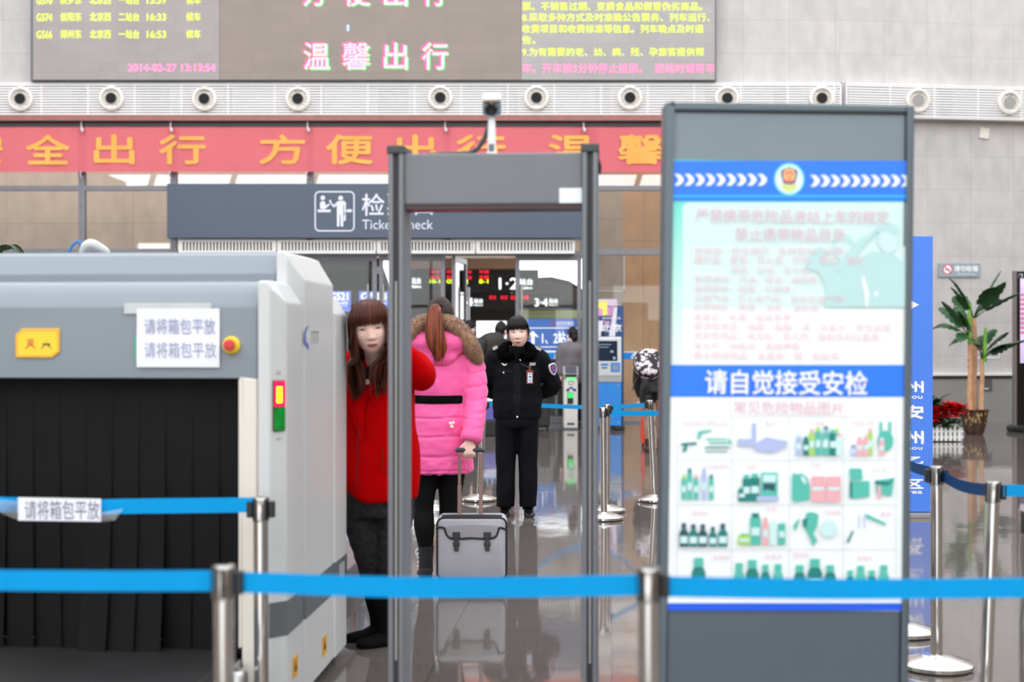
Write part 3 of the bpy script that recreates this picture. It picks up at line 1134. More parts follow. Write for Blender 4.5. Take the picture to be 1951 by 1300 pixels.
# tunnel jambs and base
mb = MB().bx(TX + .014, p_in, -.005, .28, .16, TZ)
mb.bx(TX, TX + .014, -.005, .28, .3, TZ)
mb.obj('tunnel_jamb', mat('cream_jamb', (232, 226, 214), .4, var=.02), xs, smooth=False, bevel=.006)
mb = MB().bx(LW, TXL, 0, .3, .3, TZ)
mb.obj('tunnel_jamb', MATS['cream_jamb'], xs, smooth=False, bevel=.006)
mb = MB().bx(LW, p_in, .02, 1.18, .06, CZ - .05)
mb.obj('base_frame', M_STRIPE, xs, smooth=False)
# tunnel inside
mb = MB()
mb.bx(TXL, TX, .285, .299, CZ, TZ)
mb.obj('tunnel_back', M_BLACK, xs, smooth=False)
# black rubber curtain: strips hang side by side
M_RUB = mat('black_rubber', (13, 13, 15), .65, spec=.22, var=.25, scale=3, bump=.1, bscale=7)
xx = TX
i = 0
wst = .1062
while xx > TXL + .02:
    mb = MB()
    n = 14
    rows = []
    zb = P(0, 1252, DX + .1).z + random.uniform(-.006, .012)
    bow = random.uniform(-.01, .02) + (.05 if i in (3, 4, 5) else 0)
    sk = random.uniform(-.012, .012)
    for j in range(n + 1):
        t_ = j / n
        z = TZ + .005 - (TZ + .005 - zb) * t_
        y = .10 - bow * t_ ** 3
        rows.append([Vector((xx - wst - .004 + sk * t_ * t_, y + .008 * t_, z)), Vector((xx + .004 + sk * t_ * t_, y - .012 * t_, z)), Vector((xx + .004 + sk * t_ * t_, y - .012 * t_ + .005, z)), Vector((xx - wst - .004 + sk * t_ * t_, y + .008 * t_ + .005, z))])
    mb.loft(rows)
    mb.obj('curtain_strip', M_RUB, xs, angle=60)
    xx -= wst
    i += 1
# conveyor in front and behind
mb = MB()
mb.bx(TXL + .01, TX - .03, -1.15, .28, CZ - .05, CZ)
mb.obj('conveyor_belt', mat('black_belt', (34, 33, 34), .6, var=.2, scale=5), xs, smooth=False, bevel=.01)
mb = MB()
mb.bx(TX - .03, TX + .012, -1.1, 0, CZ - .14, CZ - .01)
mb.bx(TXL - .03, TXL + .01, -1.1, 0, CZ - .14, CZ - .01)
for lx in (TXL + .02, TX - .06):
    for ly in (-1.0, -.1):
        mb.bx(lx, lx + .04, ly, ly + .04, 0, CZ - .05)
mb.obj('entry_frame', M_STEEL, xs, smooth=False, bevel=.006)
mb = MB()
q = P(467, 1276, DX - .38)
mb.lathe([(.0, -.16), (.036, -.16), (.036, -.02), (.028, -.004), (.0, 0)], c=(q.x - base.x, -.38, q.z), n=24)
mb.obj('roller_bracket', M_STEEL, xs)
mb = MB()
mb.bx(TXL, -.07, 1.2, 2.6, .30, .335)
mb.bx(-.07, -.03, 1.2, 2.6, .12, .36)
for ly in (1.3, 2.5):
    mb.bx(-.1, -.06, ly, ly + .05, 0, .3)
    mb.bx(TXL + .1, TXL + .14, ly, ly + .05, 0, .3)
mb.obj('exit_table', mat('scuffed_steel', (150, 146, 150), .3, .7, var=.1), xs, smooth=False, bevel=.006)
# dark band along the side, following the stepped cheeks
z0, z1 = .345, .478
st = MB()
st.loft([[Vector((x, y, z)) for x, y in ((p_in + .05, -.0215), (-.054, -.0235), (.0025, .036), (.0025, .30))] for z in (z0, z1)] , cap=False)
st.v += []
st.obj('side_stripe', M_STRIPE, xs, smooth=False, recalc=False)
st = MB()
st.loft([[Vector((x, y, z)) for x, y in ((-.06, .2775), (.0045, .34), (.0065, .345), (.0065, .90))] for z in (z0, z1)], cap=False)
st.obj('side_stripe', M_STRIPE, xs, smooth=False, recalc=False)
st = MB()
st.loft([[Vector((x, y, z)) for x, y in ((-.04, .898), (.0105, .95), (.0105, 1.22))] for z in (z0, z1)], cap=False)
st.obj('side_stripe', M_STRIPE, xs, smooth=False, recalc=False)
st = MB().bx(.011, .014, 1.02, 1.14, .375, .455)
st.obj('rating_plate', mat('pale_grey_plate', (170, 174, 176), .4), xs, smooth=False)
# status lamps on the front chamfer
CH = Matrix.Translation((-.0275, .0075, 0)) @ Matrix.Rotation(radians(46), 4, 'Z')
za, zb, zm = P(0, 822, DX).z, P(0, 725, DX).z, P(0, 776, DX).z
lp = MB().bx(-.026, .026, -.008, 0.01, za, zb, CH).obj('status_lamp', mat('dark_lens_frame', (60, 22, 30), .3), xs, smooth=False, bevel=.003)
MB().bx(-.024, .024, -.011, -.004, zm + .002, zb - .004, CH).obj('red_lens', mat('lit_red_lens', (236, 22, 70), .3, emit=.9, var=.1, scale=30), lp, smooth=False)
MB().bx(-.014, .010, -.013, -.008, zm + .016, zb - .024, CH).obj('amber_glow', mat('lit_amber', (255, 226, 20), .3, emit=2.2), lp, smooth=False, bevel=.008)
MB().bx(-.024, .024, -.011, -.004, za + .004, zm - .002, CH).obj('green_lens', mat('green_lens', (14, 122, 40), .25, emit=.25, var=.3, scale=40), lp, smooth=False)
ic = MB()
ic.bx(-.012, .012, -.0015, 0, zb + .022, zb + .03, CH)
ic.bx(-.008, .008, -.0015, 0, zb + .034, zb + .038, CH)
ic.bx(-.012, .012, -.0015, 0, za - .034, za - .026, CH)
ic.obj('lamp_symbols', mat('pale_symbol', (176, 178, 178), .5), xs, smooth=False)
# maker mark on the side: blue swoosh and grey strokes
lg = MB()
ctr = (CAMZ - (643 - HY) * 5.9 / F)
for k in range(14):
    a0_, a1_ = radians(100 + k * 12), radians(112 + k * 12)
    pts = []
    for a_, r_ in ((a0_, 1.0), (a1_, 1.0), (a1_, .8 - .02 * k), (a0_, .8 - .02 * k)):
        pts.append(Vector((.0055, .405 + .085 * cos(a_) * r_, ctr + .05 * sin(a_) * r_)))
    lg.add(pts, [(0, 1, 2, 3)])
lg.obj('maker_swoosh', mat('logo_blue', (92, 110, 196), .5), xs, smooth=False)
lg = MB()
for y in (.46, .50, .54, .58):
    lg.bx(.0042, .0055, y, y + .010, ctr - .026, ctr + .026)
    lg.bx(.0042, .0055, y, y + .024, ctr + .02, ctr + .026)
lg.obj('maker_letters', mat('logo_grey', (150, 152, 156), .5), xs, smooth=False)
for yy, px, py in ((.17, 588, 1270), (.72, 622, 1230)):
    dpt = DX + yy
    zz = CAMZ - (py - HY) * dpt / F
    xo = .0 if yy < .3 else .004
    w1 = MB().bx(xo + .0005, xo + .003, yy - .045, yy + .045, zz - .04, zz + .04).obj('warning_label', mat('amber_label', (228, 168, 44), .5), xs, smooth=False)
    tri = MB()
    tri.add([Vector((xo + .0035, yy - .026, zz - .018)), Vector((xo + .0035, yy + .026, zz - .018)), Vector((xo + .0035, yy, zz + .026))], [(0, 1, 2)])
    tri.obj('warning_triangle', mat('label_black', (44, 36, 22), .5), w1, smooth=False)
MB().lathe([(0, 0), (.05, 0), (.05, .02), (.02, .05), (.0, .06)], c=(-.08, 1.08, 0), n=16).obj('levelling_foot', M_BLACKP, xs)


def fp(px, py, y=0.0):
    """local x,z on the fascia (plane y) for picture coordinates"""
    d = Vector(((px - CX) / F, 1, -(py - HY) / F))
    inv_ = (Matrix.Translation((base.x, DX, 0)) @ Matrix.Rotation(YAW, 4, 'Z')).inverted()
    o_ = inv_ @ Vector((0, 0, CAMZ))
    dl = inv_.to_3x3() @ d
    k = (y - o_.y) / dl.y
    q_ = o_ + dl * k
    return q_.x, q_.z


# yellow instruction plate
pl = [fp(*c_) for c_ in ((30, 639), (43, 626), (113, 626), (115, 628), (115, 671), (101, 682), (31, 682))]
yp = MB().prism(pl, -.008, .0).obj('instruction_plate', M_YELD, xs, smooth=False, bevel=.003)
pl = [fp(*c_) for c_ in ((36, 641), (47, 632), (109, 632), (110, 633), (110, 669), (98, 677), (37, 677))]
MB().flat(pl, -.0085).obj('plate_face', M_YEL, yp, smooth=False)
rd = MB()
cx_, cz_ = fp(58, 655, -.009)
u = DX / F
outline(rd, ring_poly(cx_, cz_ + 3 * u, 5.5 * u, 5.5 * u, 14), 1.5 * u, -.009)
for sx in (-1, 1):
    rd.add([Vector((cx_ + sx * 6 * u, -.009, cz_ + 8 * u)), Vector((cx_ + sx * 4.5 * u, -.009, cz_ + 8.8 * u)), Vector((cx_ - sx * 6 * u, -.009, cz_ - 3 * u)), Vector((cx_ - sx * 4.5 * u, -.009, cz_ - 3.8 * u))], [(0, 1, 2, 3)])
for sx in (-1, 1):
    rd.add([Vector((cx_, -.009, cz_ - 3 * u)), Vector((cx_ + sx * 2 * u, -.009, cz_ - 2 * u)), Vector((cx_ + sx * 11 * u, -.009, cz_ - 9 * u)), Vector((cx_ + sx * 9 * u, -.009, cz_ - 10 * u))], [(0, 1, 2, 3)])
rd.obj('red_pictogram', M_RED, yp, smooth=False)
rd = MB()
cx_, cz_ = fp(88, 657, -.009)
rd.flat([(cx_ - 7 * u, cz_ - u), (cx_ - 6 * u, cz_ + 3 * u), (cx_ - 1 * u, cz_ + 2 * u), (cx_ + 5 * u, cz_ + 3 * u), (cx_ + 8 * u, cz_ + 1 * u), (cx_ + 8 * u, cz_ - 2 * u), (cx_, cz_ - u)], -.009)
for sx in (-1, 1):
    rd.add([Vector((cx_ + sx * 3 * u, -.009, cz_ - 1 * u)), Vector((cx_ + sx * 5 * u, -.009, cz_ - 1 * u)), Vector((cx_ + sx * 11 * u, -.009, cz_ - 8 * u)), Vector((cx_ + sx * 9 * u, -.009, cz_ - 8 * u))], [(0, 1, 2, 3)])
rd.add([Vector((cx_ - .5 * u, -.009, cz_ + 5 * u)), Vector((cx_ + .5 * u, -.009, cz_ + 5 * u)), Vector((cx_, -.009, cz_ + 14 * u))], [(0, 1, 2)])
rd.obj('black_pictogram', mat('label_black', (0, 0, 0)), yp, smooth=False)
# emergency stop
ex, ez = fp(442, 658)
RX = Matrix.Translation((ex, 0, ez)) @ Matrix.Rotation(pi / 2, 4, 'X')
es = MB().lathe([(0, 0), (.034, 0), (.034, .012), (.028, .018), (.0, .018)], n=32).xf(RX).obj('emergency_stop', M_YEL, xs)
MB().lathe([(0.010, .018), (.012, .03), (.021, .036), (.022, .044), (.018, .05), (0, .052)], n=28).xf(RX).obj('red_button', M_RED, es)
gx, gz = fp(256, 640)
hx, hz = fp(259, 682)
MB().bx(gx, hx + .03, -.004, 0, hz, gz).obj('green_sticker', mat('teal_sticker', (70, 176, 150), .5), xs, smooth=False)

# paper notice taped on the scanner
nx0, nz0 = fp(260, 700, -.012)
nx1, nz1 = fp(418, 588, -.012)
nt = thing('paper_notice', 'white two-line paper notice taped beside the emergency stop on the scanner', 'notice', (base.x, DX, 0), YAW)
pp = MB()
rows = []
for k in range(9):
    t_ = k / 8
    z = nz0 + (nz1 - nz0) * t_
    yy = -.010 - .002 * sin(t_ * pi * 2)
    rows.append([Vector((nx0, yy, z)), Vector((nx1, yy, z)), Vector((nx1, yy + .0006, z)), Vector((nx0, yy + .0006, z))])
pp.loft(rows)
pp.obj('sheet', M_PAPER, nt)
ink = MB()
for y0, y1 in ((607, 637), (652, 682)):
    a, b = fp(275, y1, -.0135), fp(410 if y0 < 640 else 412, y0, -.0135)
    ink.text('请将箱包平放', a[0], b[0], a[1], b[1], -.0135, .0)
ink.obj('lettering', mat('pale_ink', (150, 156, 186), .8), nt, smooth=False)
tp = MB()
a, b = fp(236, 598, -.012), fp(402, 577, -.012)
tp.bx(a[0], nx0 + .02, -.009, -.0085, a[1], b[1])
tp.bx(nx0 + .02, b[0], -.009, -.0085, nz1 - .01, b[1])
tp.obj('clear_tape', mat('milky_tape', (196, 202, 200), .3, spec=.6), nt, smooth=False)

# things lying on the scanner
q = P(185, 470, DX + .62)
cl = MB()
zc_ = zt2
cl.tube([(q.x - .06, q.y, zc_ + .012), (q.x - .02, q.y - .03, zc_ + .045), (q.x + .03, q.y, zc_ + .02), (q.x + .045, q.y + .01, zc_ + .008)], [.018, .026, .02, .012], flat=.7, n=12)
o = cl.obj('white_clamp', M_WHITEP)
tag(o, 'small white plastic clamp lying on top of the scanner beside the blue cable', 'clamp')
cb = MB()
cb.tube([(q.x - .12, q.y, zc_ + .006), (q.x - .105, q.y, zc_ + .04), (q.x - .08, q.y, zc_ + .056), (q.x - .066, q.y, zc_ + .04)], .007, n=8)
tag(cb.obj('blue_cable', mat('blue_cable', (50, 120, 178), .5)), 'short blue cable looped up from the top of the scanner', 'cable')

# ---- walk-through metal detector
GD = 5.2
gl = P(738, 0, GD).x
gr_ = P(1138, 0, GD).x
gt = thing('metal_detector', 'dark grey walk-through metal detector gate in the middle', 'metal detector', ((gl + gr_) / 2, GD, 0), YAW)
hw = (gr_ - gl) / 2 + .002
M_GATE = mat('gate_grey', (128, 131, 135), .42, .25, var=.02, scale=3)
M_GATEP = mat('gate_panel_grey', (118, 121, 124), .5, var=.02, scale=3)
M_GROOVE = mat('groove_dark', (58, 56, 58), .6)
GT = CAMZ + 362 * GD / F
for s_, nm in ((-1, 'post'), (1, 'post')):
    po = MB()
    xo, xi = s_ * hw, s_ * (hw - .059)
    a, b = min(xo, xi), max(xo, xi)
    for k0, k1 in ((a, a + .021), (b - .021, b)):
        # rounded front rails
        rg = []
        for z in (0.01, GT - .03):
            rr = []
            for k in range(9):
                an = pi + pi * k / 8
                rr.append(Vector(((k0 + k1) / 2 + cos(an) * .0105, .0105 + sin(an) * .0105, z)))
            rr += [Vector((k1, .2, z)), Vector((k0, .2, z))]
            rg.append(rr)
        po.loft(rg)
    po.obj('post', M_GATE, gt, angle=50)
    g = MB().bx(a + .02, b - .02, .016, .19, .01, GT - .03)
    g.obj('groove', M_GROOVE, gt, smooth=False)
    if s_ < 0 or s_ > 0:
        lx = (a + b) / 2
        w_ = MB().bx(lx - .003, lx + .003, .008, .016, .3, GT - .5)
        w_.obj('light_strip', mat('pale_strip', (176, 172, 168), .5), gt, smooth=False)
    c = MB().bx(a - .004, b + .004, -.004, .21, GT - .032, GT)
    c.obj('end_cap', mat('charcoal_cap', (66, 66, 68), .5), gt, smooth=False, bevel=.006)
    ft = MB().bx(a - .02, b + .02, -.03, .26, 0, .03)
    ft.obj('foot', M_GROOVE, gt, smooth=False, bevel=.006)
HZ0, HZ1 = CAMZ + (HY - 389) * GD / F, CAMZ + (HY - 290) * GD / F
cbm = MB().bx(-hw + .055, hw - .055, .02, .19, HZ0, HZ1)
cbm.obj('crossbar', M_GATEP, gt, smooth=False, bevel=.008)
MB().bx(-hw + .06, hw - .06, .03, .185, HZ0 - .014, HZ0 + .002).obj('underside_reflection', mat('red_reflection_edge', (70, 44, 46), .4), gt, smooth=False)  # dark red reflection under the crossbar put into the colour
x0 = P(1065, 0, GD).x - gt.location.x
MB().bx(x0, x0 + .088, .0165, .02, HZ0 + .003, HZ0 + .058).obj('white_label', M_PAPER, gt, smooth=False, bevel=.002)
wr = MB()
wr.tube([(-hw + .06, .1, GT - .02), (-hw + .09, .1, GT - .03), (-hw + .115, .1, HZ1 + .01)], .006, n=8)
wr.tube([(-hw + .06, .12, GT - .03), (-hw + .08, .12, GT - .05), (-hw + .09, .12, HZ1 + .005)], .008, n=8)
wr.tube([(hw - .003, .1, GT - .04), (hw + .006, .1, GT - .07), (hw + .004, .1, GT - .1)], .006, n=8)
wr.obj('wires', M_BLACKP, gt)

# ---- surveillance camera on the gate
q = P(937, 290, GD + .1)
cm = thing('surveillance_camera', 'cream and grey surveillance camera on white bracket above the gate', 'camera', (q.x, GD + .1, HZ1), YAW)
u = (GD + .1) / F
ar = MB()
ar.slices([(0, 0, 0.0, .026, .026), (0, 0, .006, .026, .026), (0, 0, .012, .0165, .0165), (0, 0, .03, .0165, .0165), (0, 0, .10, .0145, .0145), (0, 0, .155, .0115, .0115)], n=20, sub=2)
ar.obj('bracket', M_WHITEP, cm, angle=50)
MB().bx(-.010, .010, -.0185, -.012, .012, .042).obj('bracket_knob', mat('grey_knob', (110, 112, 116), .5), cm, bevel=.006)
CR = Matrix.Translation((0, 0, .185)) @ Matrix.Rotation(radians(14), 4, 'X') @ Matrix.Rotation(radians(4), 4, 'Z')
MB().bx(-.036, .036, -.05, .17, .018, .036, CR).obj('sun_shield', mat('cream_shield', (226, 218, 206), .4, var=.02), cm, bevel=.01)
MB().bx(-.034, .034, -.035, .16, -.034, .02, CR).obj('housing', mat('blue_grey_housing', (120, 132, 146), .35, var=.03), cm, bevel=.008)
MB().lathe([(0, 0), (.021, 0), (.023, .006), (.017, .012), (.016, .003), (0, .002)], n=24).xf(CR @ Matrix.Translation((-.002, -.035, -.008)) @ Matrix.Rotation(pi / 2, 4, 'X')).obj('lens', mat('lens_black', (16, 16, 18), .15), cm)
MB().bx(-.008, .008, -.045, -.034, .006, .022, CR).obj('lens_hood', mat('bronze_clip', (140, 112, 82), .4), cm, bevel=.003)
ca = MB()
ca.tube([(-.006, .06, .165), (-.016, .05, .12), (-.03, .03, .07), (-.06, .02, .025), (-.10, .02, .012), (-.2, .02, .010), (-.27, .04, .009)], [.0075, .009, .0095, .009, .008, .007, .006], n=12)
ca.obj('cable', mat('charcoal_cable', (62, 62, 64), .6), cm)

# ---- notice board
BDp = 4.7
BR = radians(.62)                      # leans slightly clockwise as seen
bc = P(1500, 700, BDp)
bo = thing('notice_board', 'tall grey framed security notice board with blue and mint poster', 'notice board', (bc.x, BDp, 0))
bo.rotation_euler = (0, BR, 0)
bo.location = (bc.x - math.tan(BR) * bc.z, BDp, 0.0)
ub = BDp / F


def bl(px, py):
    """local x,z on the board face for picture coordinates"""
    w = P(px, py, BDp)
    dx, dz = w.x - bo.location.x, w.z
    return (dx * cos(BR) - dz * sin(BR), dx * sin(BR) + dz * cos(BR))


fx0 = bl(1261, 700)[0]
fx1 = bl(1736, 700)[0]
fz1 = bl(1500, 199)[1]
M_BFR = mat('slate_frame', (100, 112, 118), .35, .5, var=.03)
fm = MB()
fw = .025
for a, b, c, d in ((fx0, fx0 + fw, .012, fz1), (fx1 - fw, fx1, .012, fz1)):
    fm.bx(a, b, -.012, .11, c, d)
fm.bx(fx0 + fw, fx1 - fw, -.012, .11, fz1 - fw, fz1)
fm.bx(fx0 + fw, fx1 - fw, -.012, .11, .02, .05)
fm.obj('frame', M_BFR, bo, smooth=False, bevel=.006)
gd = MB()
for a, b in ((fx0 + fw, fx0 + fw + .005), (fx1 - fw - .005, fx1 - fw)):
    gd.bx(a, b, -.002, .02, .05, fz1 - fw)
gd.bx(fx0 + fw, fx1 - fw, -.002, .02, fz1 - fw - .006, fz1 - fw)
gd.obj('gasket', mat('dark_gasket', (48, 52, 64), .5), bo, smooth=False)
pz1 = bl(1500, 307)[1]
pz0 = bl(1500, 1163)[1]
M_BPAN = mat('glossy_grey_panel', (132, 146, 153), .16, var=.02, scale=2)
MB().bx(fx0 + fw, fx1 - fw, .001, .10, pz1 + .001, fz1 - fw).obj('upper_panel', M_BPAN, bo, smooth=False)
MB().bx(fx0 + fw, fx1 - fw, .001, .10, .05, pz0 - .001).obj('lower_panel', mat('grey_panel', (88, 99, 107), .3, var=.02, scale=2), bo, smooth=False)
MB().bx(fx0 - .02, fx1 + .02, -.10, .24, 0, .014).obj('base_plate', M_BFR, bo, smooth=False, bevel=.004)


def poster_mat():
    """printed sheet: mint at the upper left fading to white, as printed"""
    m = bpy.data.materials.new('poster_print')
    m.use_nodes = True
    nt_ = m.node_tree
    b_ = nt_.nodes['Principled BSDF']
    t_ = nt_.nodes.new('ShaderNodeTexCoord')
    sp_ = nt_.nodes.new('ShaderNodeSeparateXYZ')
    nt_.links.new(t_.outputs['Object'], sp_.inputs[0])
    mr = nt_.nodes.new('ShaderNodeMapRange')
    mr.inputs['From Min'].default_value = bl(1500, 690)[1]
    mr.inputs['From Max'].default_value = bl(1500, 385)[1]
    nt_.links.new(sp_.outputs['Z'], mr.inputs['Value'])
    rp_ = nt_.nodes.new('ShaderNodeValToRGB')
    e = rp_.color_ramp.elements
    e[0].position = 0; e[0].color = (*lin((230, 238, 236)), 1)
    e[1].position = 1; e[1].color = (*lin((112, 222, 208)), 1)
    k_ = e.new(.45); k_.color = (*lin((196, 246, 230)), 1)
    nt_.links.new(mr.outputs[0], rp_.inputs[0])
    nt_.links.new(rp_.outputs[0], b_.inputs['Base Color'])
    nt_.links.new(rp_.outputs[0], b_.inputs['Emission Color'])
    b_.inputs['Emission Strength'].default_value = .06
    b_.inputs['Roughness'].default_value = .35
    return m


def pm(name, rgb, e=.06):
    return mat(name, rgb, .4, var=.015, scale=5, emit=e)


M_PBLUE = pm('poster_blue', (38, 122, 238))
M_PWHITE = pm('poster_white', (240, 244, 244))
px0, px1 = fx0 + fw + .005, fx1 - fw - .005
ps = MB().bx(px0, px1, -.001, .1, pz0, pz1).obj('poster', poster_mat(), bo, smooth=False)
LY = [0.0015]


def printed(name, m, shapes):
    LY[0] += .0004
    mb_ = MB()
    for i_, sh_ in enumerate(shapes):
        mb_.flat([bl(*c_) for c_ in sh_], -LY[0] - i_ * .000008)
    return mb_.obj(name, m, ps, smooth=False, recalc=False)


def R4(x0, x1, y0, y1):
    return [(x0, y0), (x1, y0), (x1, y1), (x0, y1)]


def pell(x, y, rx, ry, n=24):
    return ring_poly(x, y, rx, ry, n)


XL, XR = 1277.5, 1727
printed('inner_sheet', pm('pale_mint', (208, 234, 230)), [[(1300, 395), (1304, 389), (1312, 386), (XR, 386), (XR, 500), (1300, 500)]])
printed('inner_sheet', pm('paler_mint', (214, 237, 233)), [R4(1300, XR, 470, 590)])
printed('inner_sheet', M_PWHITE, [R4(1300, XR, 588, 697)])
printed('header_band', M_PBLUE, [R4(XL, XR + 1, 306.5, 383)])
printed('header_line', pm('poster_cyan', (40, 190, 226)), [R4(XL, XR + 1, 372.5, 376)])
printed('title_band', M_PBLUE, [R4(XL - 3, XR - 1, 695.5, 757)])
printed('lower_sheet', M_PWHITE, [R4(XL - 6, XR - 2, 757, 1149)])
printed('footer_band', pm('footer_blue', (28, 92, 220)), [R4(XL - 12, XR - 4, 1149, 1163.5)])


def chev(x, y, w=15, h=22):
    return [(x, y - h / 2), (x + w * .45, y - h / 2), (x + w * .95, y - h * .22), (x + w * 1.05, y), (x + w * .95, y + h * .22), (x + w * .45, y + h / 2), (x, y + h / 2), (x + w * .22, y + h * .25), (x + w * .45, y), (x + w * .22, y - h * .25)]


def chev2(x, y):
    # two halves of the leaf-shaped arrow
    return [[(x, y - 11), (x + 10, y - 11), (x + 17.5, y - 4), (x + 18.5, y + .3), (x + 8, y + .3), (x + 7, y - 4)], [(x, y + 11), (x + 10, y + 11), (x + 17.5, y + 4), (x + 18.5, y - .3), (x + 8, y - .3), (x + 7, y + 4)]]


ch = []
for k in range(9):
    ch += chev2(1284 + k * 19.8, 343)
for k in range(10):
    if k < 9:
        ch += chev2(1543 + k * 19.1, 345)
    else:
        ch += [[(1715, 334), (1725, 334), (1727, 336), (1727, 345), (1723, 345), (1722, 341)], [(1715, 356), (1725, 356), (1727, 354), (1727, 345), (1723, 345), (1722, 349)]]
printed('arrows', M_PWHITE, ch)
printed('badge_halo', pm('halo_cyan', (120, 222, 250)), [pell(1503, 342, 29, 31)])
printed('badge_disc', pm('badge_pale', (226, 246, 238)), [pell(1503, 342, 25.5, 27)])
printed('badge_wheat', pm('badge_green', (206, 222, 130)), [[(1487, 352), (1519, 352), (1514, 362), (1503, 366), (1492, 362)]])
printed('badge_shield', pm('badge_blue', (60, 70, 150)), [[(1503, 318), (1512, 322), (1518, 325), (1519, 333), (1514, 350), (1508, 351.5), (1498, 351.5), (1492, 350), (1487, 333), (1488, 325), (1494, 322)]])
printed('badge_gold', pm('badge_gold', (236, 206, 120)), [pell(1503, 334, 12, 13)])
printed('badge_red', pm('badge_red', (232, 120, 110)), [pell(1503, 333, 8.5, 8.5), [(1492, 343), (1514, 343), (1510, 348), (1496, 348)]])
printed('badge_gold', MATS['badge_gold'], [[(1497, 337), (1509, 337), (1507, 333), (1499, 333)], [(1503, 326), (1505, 330), (1501, 330)]])
# two saluting officers in teal, printed
M_T1 = pm('officer_teal', (184, 220, 218))
M_T2 = pm('officer_pale', (204, 230, 232))
printed('officer_print', M_T1, [[(1616, 585), (1612, 545), (1600, 525), (1585, 510), (1598, 497), (1612, 505), (1640, 490), (1660, 478), (1700, 484), (1727, 505), (1727, 585)],
                                [(1570, 585), (1573, 548), (1560, 520), (1533, 510), (1548, 478), (1562, 470), (1580, 480), (1560, 500), (1600, 500), (1614, 520), (1618, 585)]])
printed('officer_print', M_T2, [pell(1691, 458, 19, 25), pell(1604, 474, 16, 22)])
printed('officer_cap', M_T1, [[(1663, 440), (1672, 430), (1690, 424), (1708, 430), (1711, 444), (1706, 452), (1690, 441), (1672, 444)], [(1584, 463), (1590, 450), (1604, 444), (1620, 450), (1625, 462), (1616, 466), (1602, 460)],
                              [(1585, 512), (1640, 452), (1664, 440), (1668, 446), (1650, 462), (1606, 522)]])
printed('officer_tie', M_PWHITE, [[(1640, 530), (1645, 527), (1655, 560), (1652, 585), (1648, 585), (1646, 560)], pell(1668, 560, 4, 5)])


def ptx(name, m, items):
    LY[0] += .0004
    mb_ = MB()
    for it in items:
        s_, x0_, x1_, y0_, y1_ = it[:5]
        a_, b_ = bl(x0_, y1_), bl(x1_, y0_)
        mb_.text(s_, a_[0], b_[0], a_[1], b_[1], -LY[0], it[5] if len(it) > 5 else 0)
    return mb_.obj(name, m, ps, smooth=False, recalc=False)


ptx('regulation_title', pm('faded_red', (224, 184, 194)), [('严禁携带危险品进站上车的规定', 1325, 1693, 401, 424), ('禁止携带物品目录', 1400, 1609, 435, 459)])
rows = [(471, 1322, 1612, '枪械品：枪支弹药、各种管制刀具等。'), (489, 1322, 1650, '爆炸品：雷管、导火索、炸药、鞭炮、烟花、'), (508, 1392, 1546, '摔炮、拉炮、发令纸。'),
        (526, 1322, 1562, '易燃液体：汽油、煤油、酒精等；'), (544, 1322, 1512, '易燃固体：硫黄、红磷等；'), (563, 1322, 1610, '压缩气体：打火机气体、液化石油气等；'),
        (580, 1322, 1565, '自燃物品：黄磷、油纸、油布等；'), (598, 1321, 1512, '毒害品：砒霜、敌敌畏等；'), (617, 1321, 1702, '腐蚀性物品：硫酸、盐酸、溴、双氧水、苛性钠等；'),
        (635, 1321, 1680, '放射性物品：夜光粉、发光剂、放射性同位素等；'), (653, 1321, 1530, '氧化剂：硝酸铵、氯酸钾等；'), (671, 1320, 1604, '遇水燃烧物品：金属钠、镁、铝粉等。')]
ptx('regulation_list', pm('fainter_red', (228, 199, 205)), [(s_, a, b, y, y + 13) for y, a, b, s_ in rows])
ptx('band_lettering', M_PWHITE, [('请自觉接受安检', 1343, 1651, 708, 750, .022)])
ptx('picture_title', MATS['faded_red'], [('常见危险物品图片', 1398, 1606, 765, 788)])
cap = [('枪支弹药 管制刀具', 1300, 1386, 801), ('酸液', 1457, 1477, 802), ('雷管', 1551, 1569, 802), ('压缩气瓶', 1624, 1664, 801), ('火药类喷剂', 1338, 1388, 884), ('油漆', 1420, 1440, 884), ('汽油', 1540, 1560, 882), ('灭火剂', 1657, 1688, 890),
       ('腐蚀品', 1317, 1350, 972), ('杀虫', 1459, 1478, 965), ('放射物', 1570, 1600, 972), ('雷管', 1676, 1696, 974), ('易燃物', 1357, 1388, 1057), ('剧毒品', 1457, 1488, 1055), ('易燃液', 1510, 1540, 1052), ('有害品', 1631, 1660, 1058)]
ptx('picture_captions', MATS['fainter_red'], [(s_, a, b, y, y + 9) for s_, a, b, y in cap])
gl_ = []
for y in (791, 875, 960, 1045):
    gl_.append(R4(1289, 1706, y, y + 1.3))
for x in (1289, 1393, 1502, 1605, 1705):
    gl_.append([(x, 791), (x + 1.3, 791), (x + .3, 1100), (x - 1, 1100)])
printed('picture_grid', pm('grid_grey', (206, 214, 214)), gl_)
M_G1 = pm('print_teal', (86, 190, 172), .04)
M_G2 = pm('print_deep_teal', (28, 128, 120), .04)
M_G3 = pm('print_dark', (38, 84, 96), .04)
M_G4 = pm('print_lime', (170, 216, 110), .04)
M_G5 = pm('print_rose', (236, 176, 182), .04)
M_G6 = pm('print_lilac', (176, 190, 226), .04)
M_G7 = pm('print_pale_aqua', (206, 238, 236), .04)
sh = {k: [] for k in range(1, 8)}


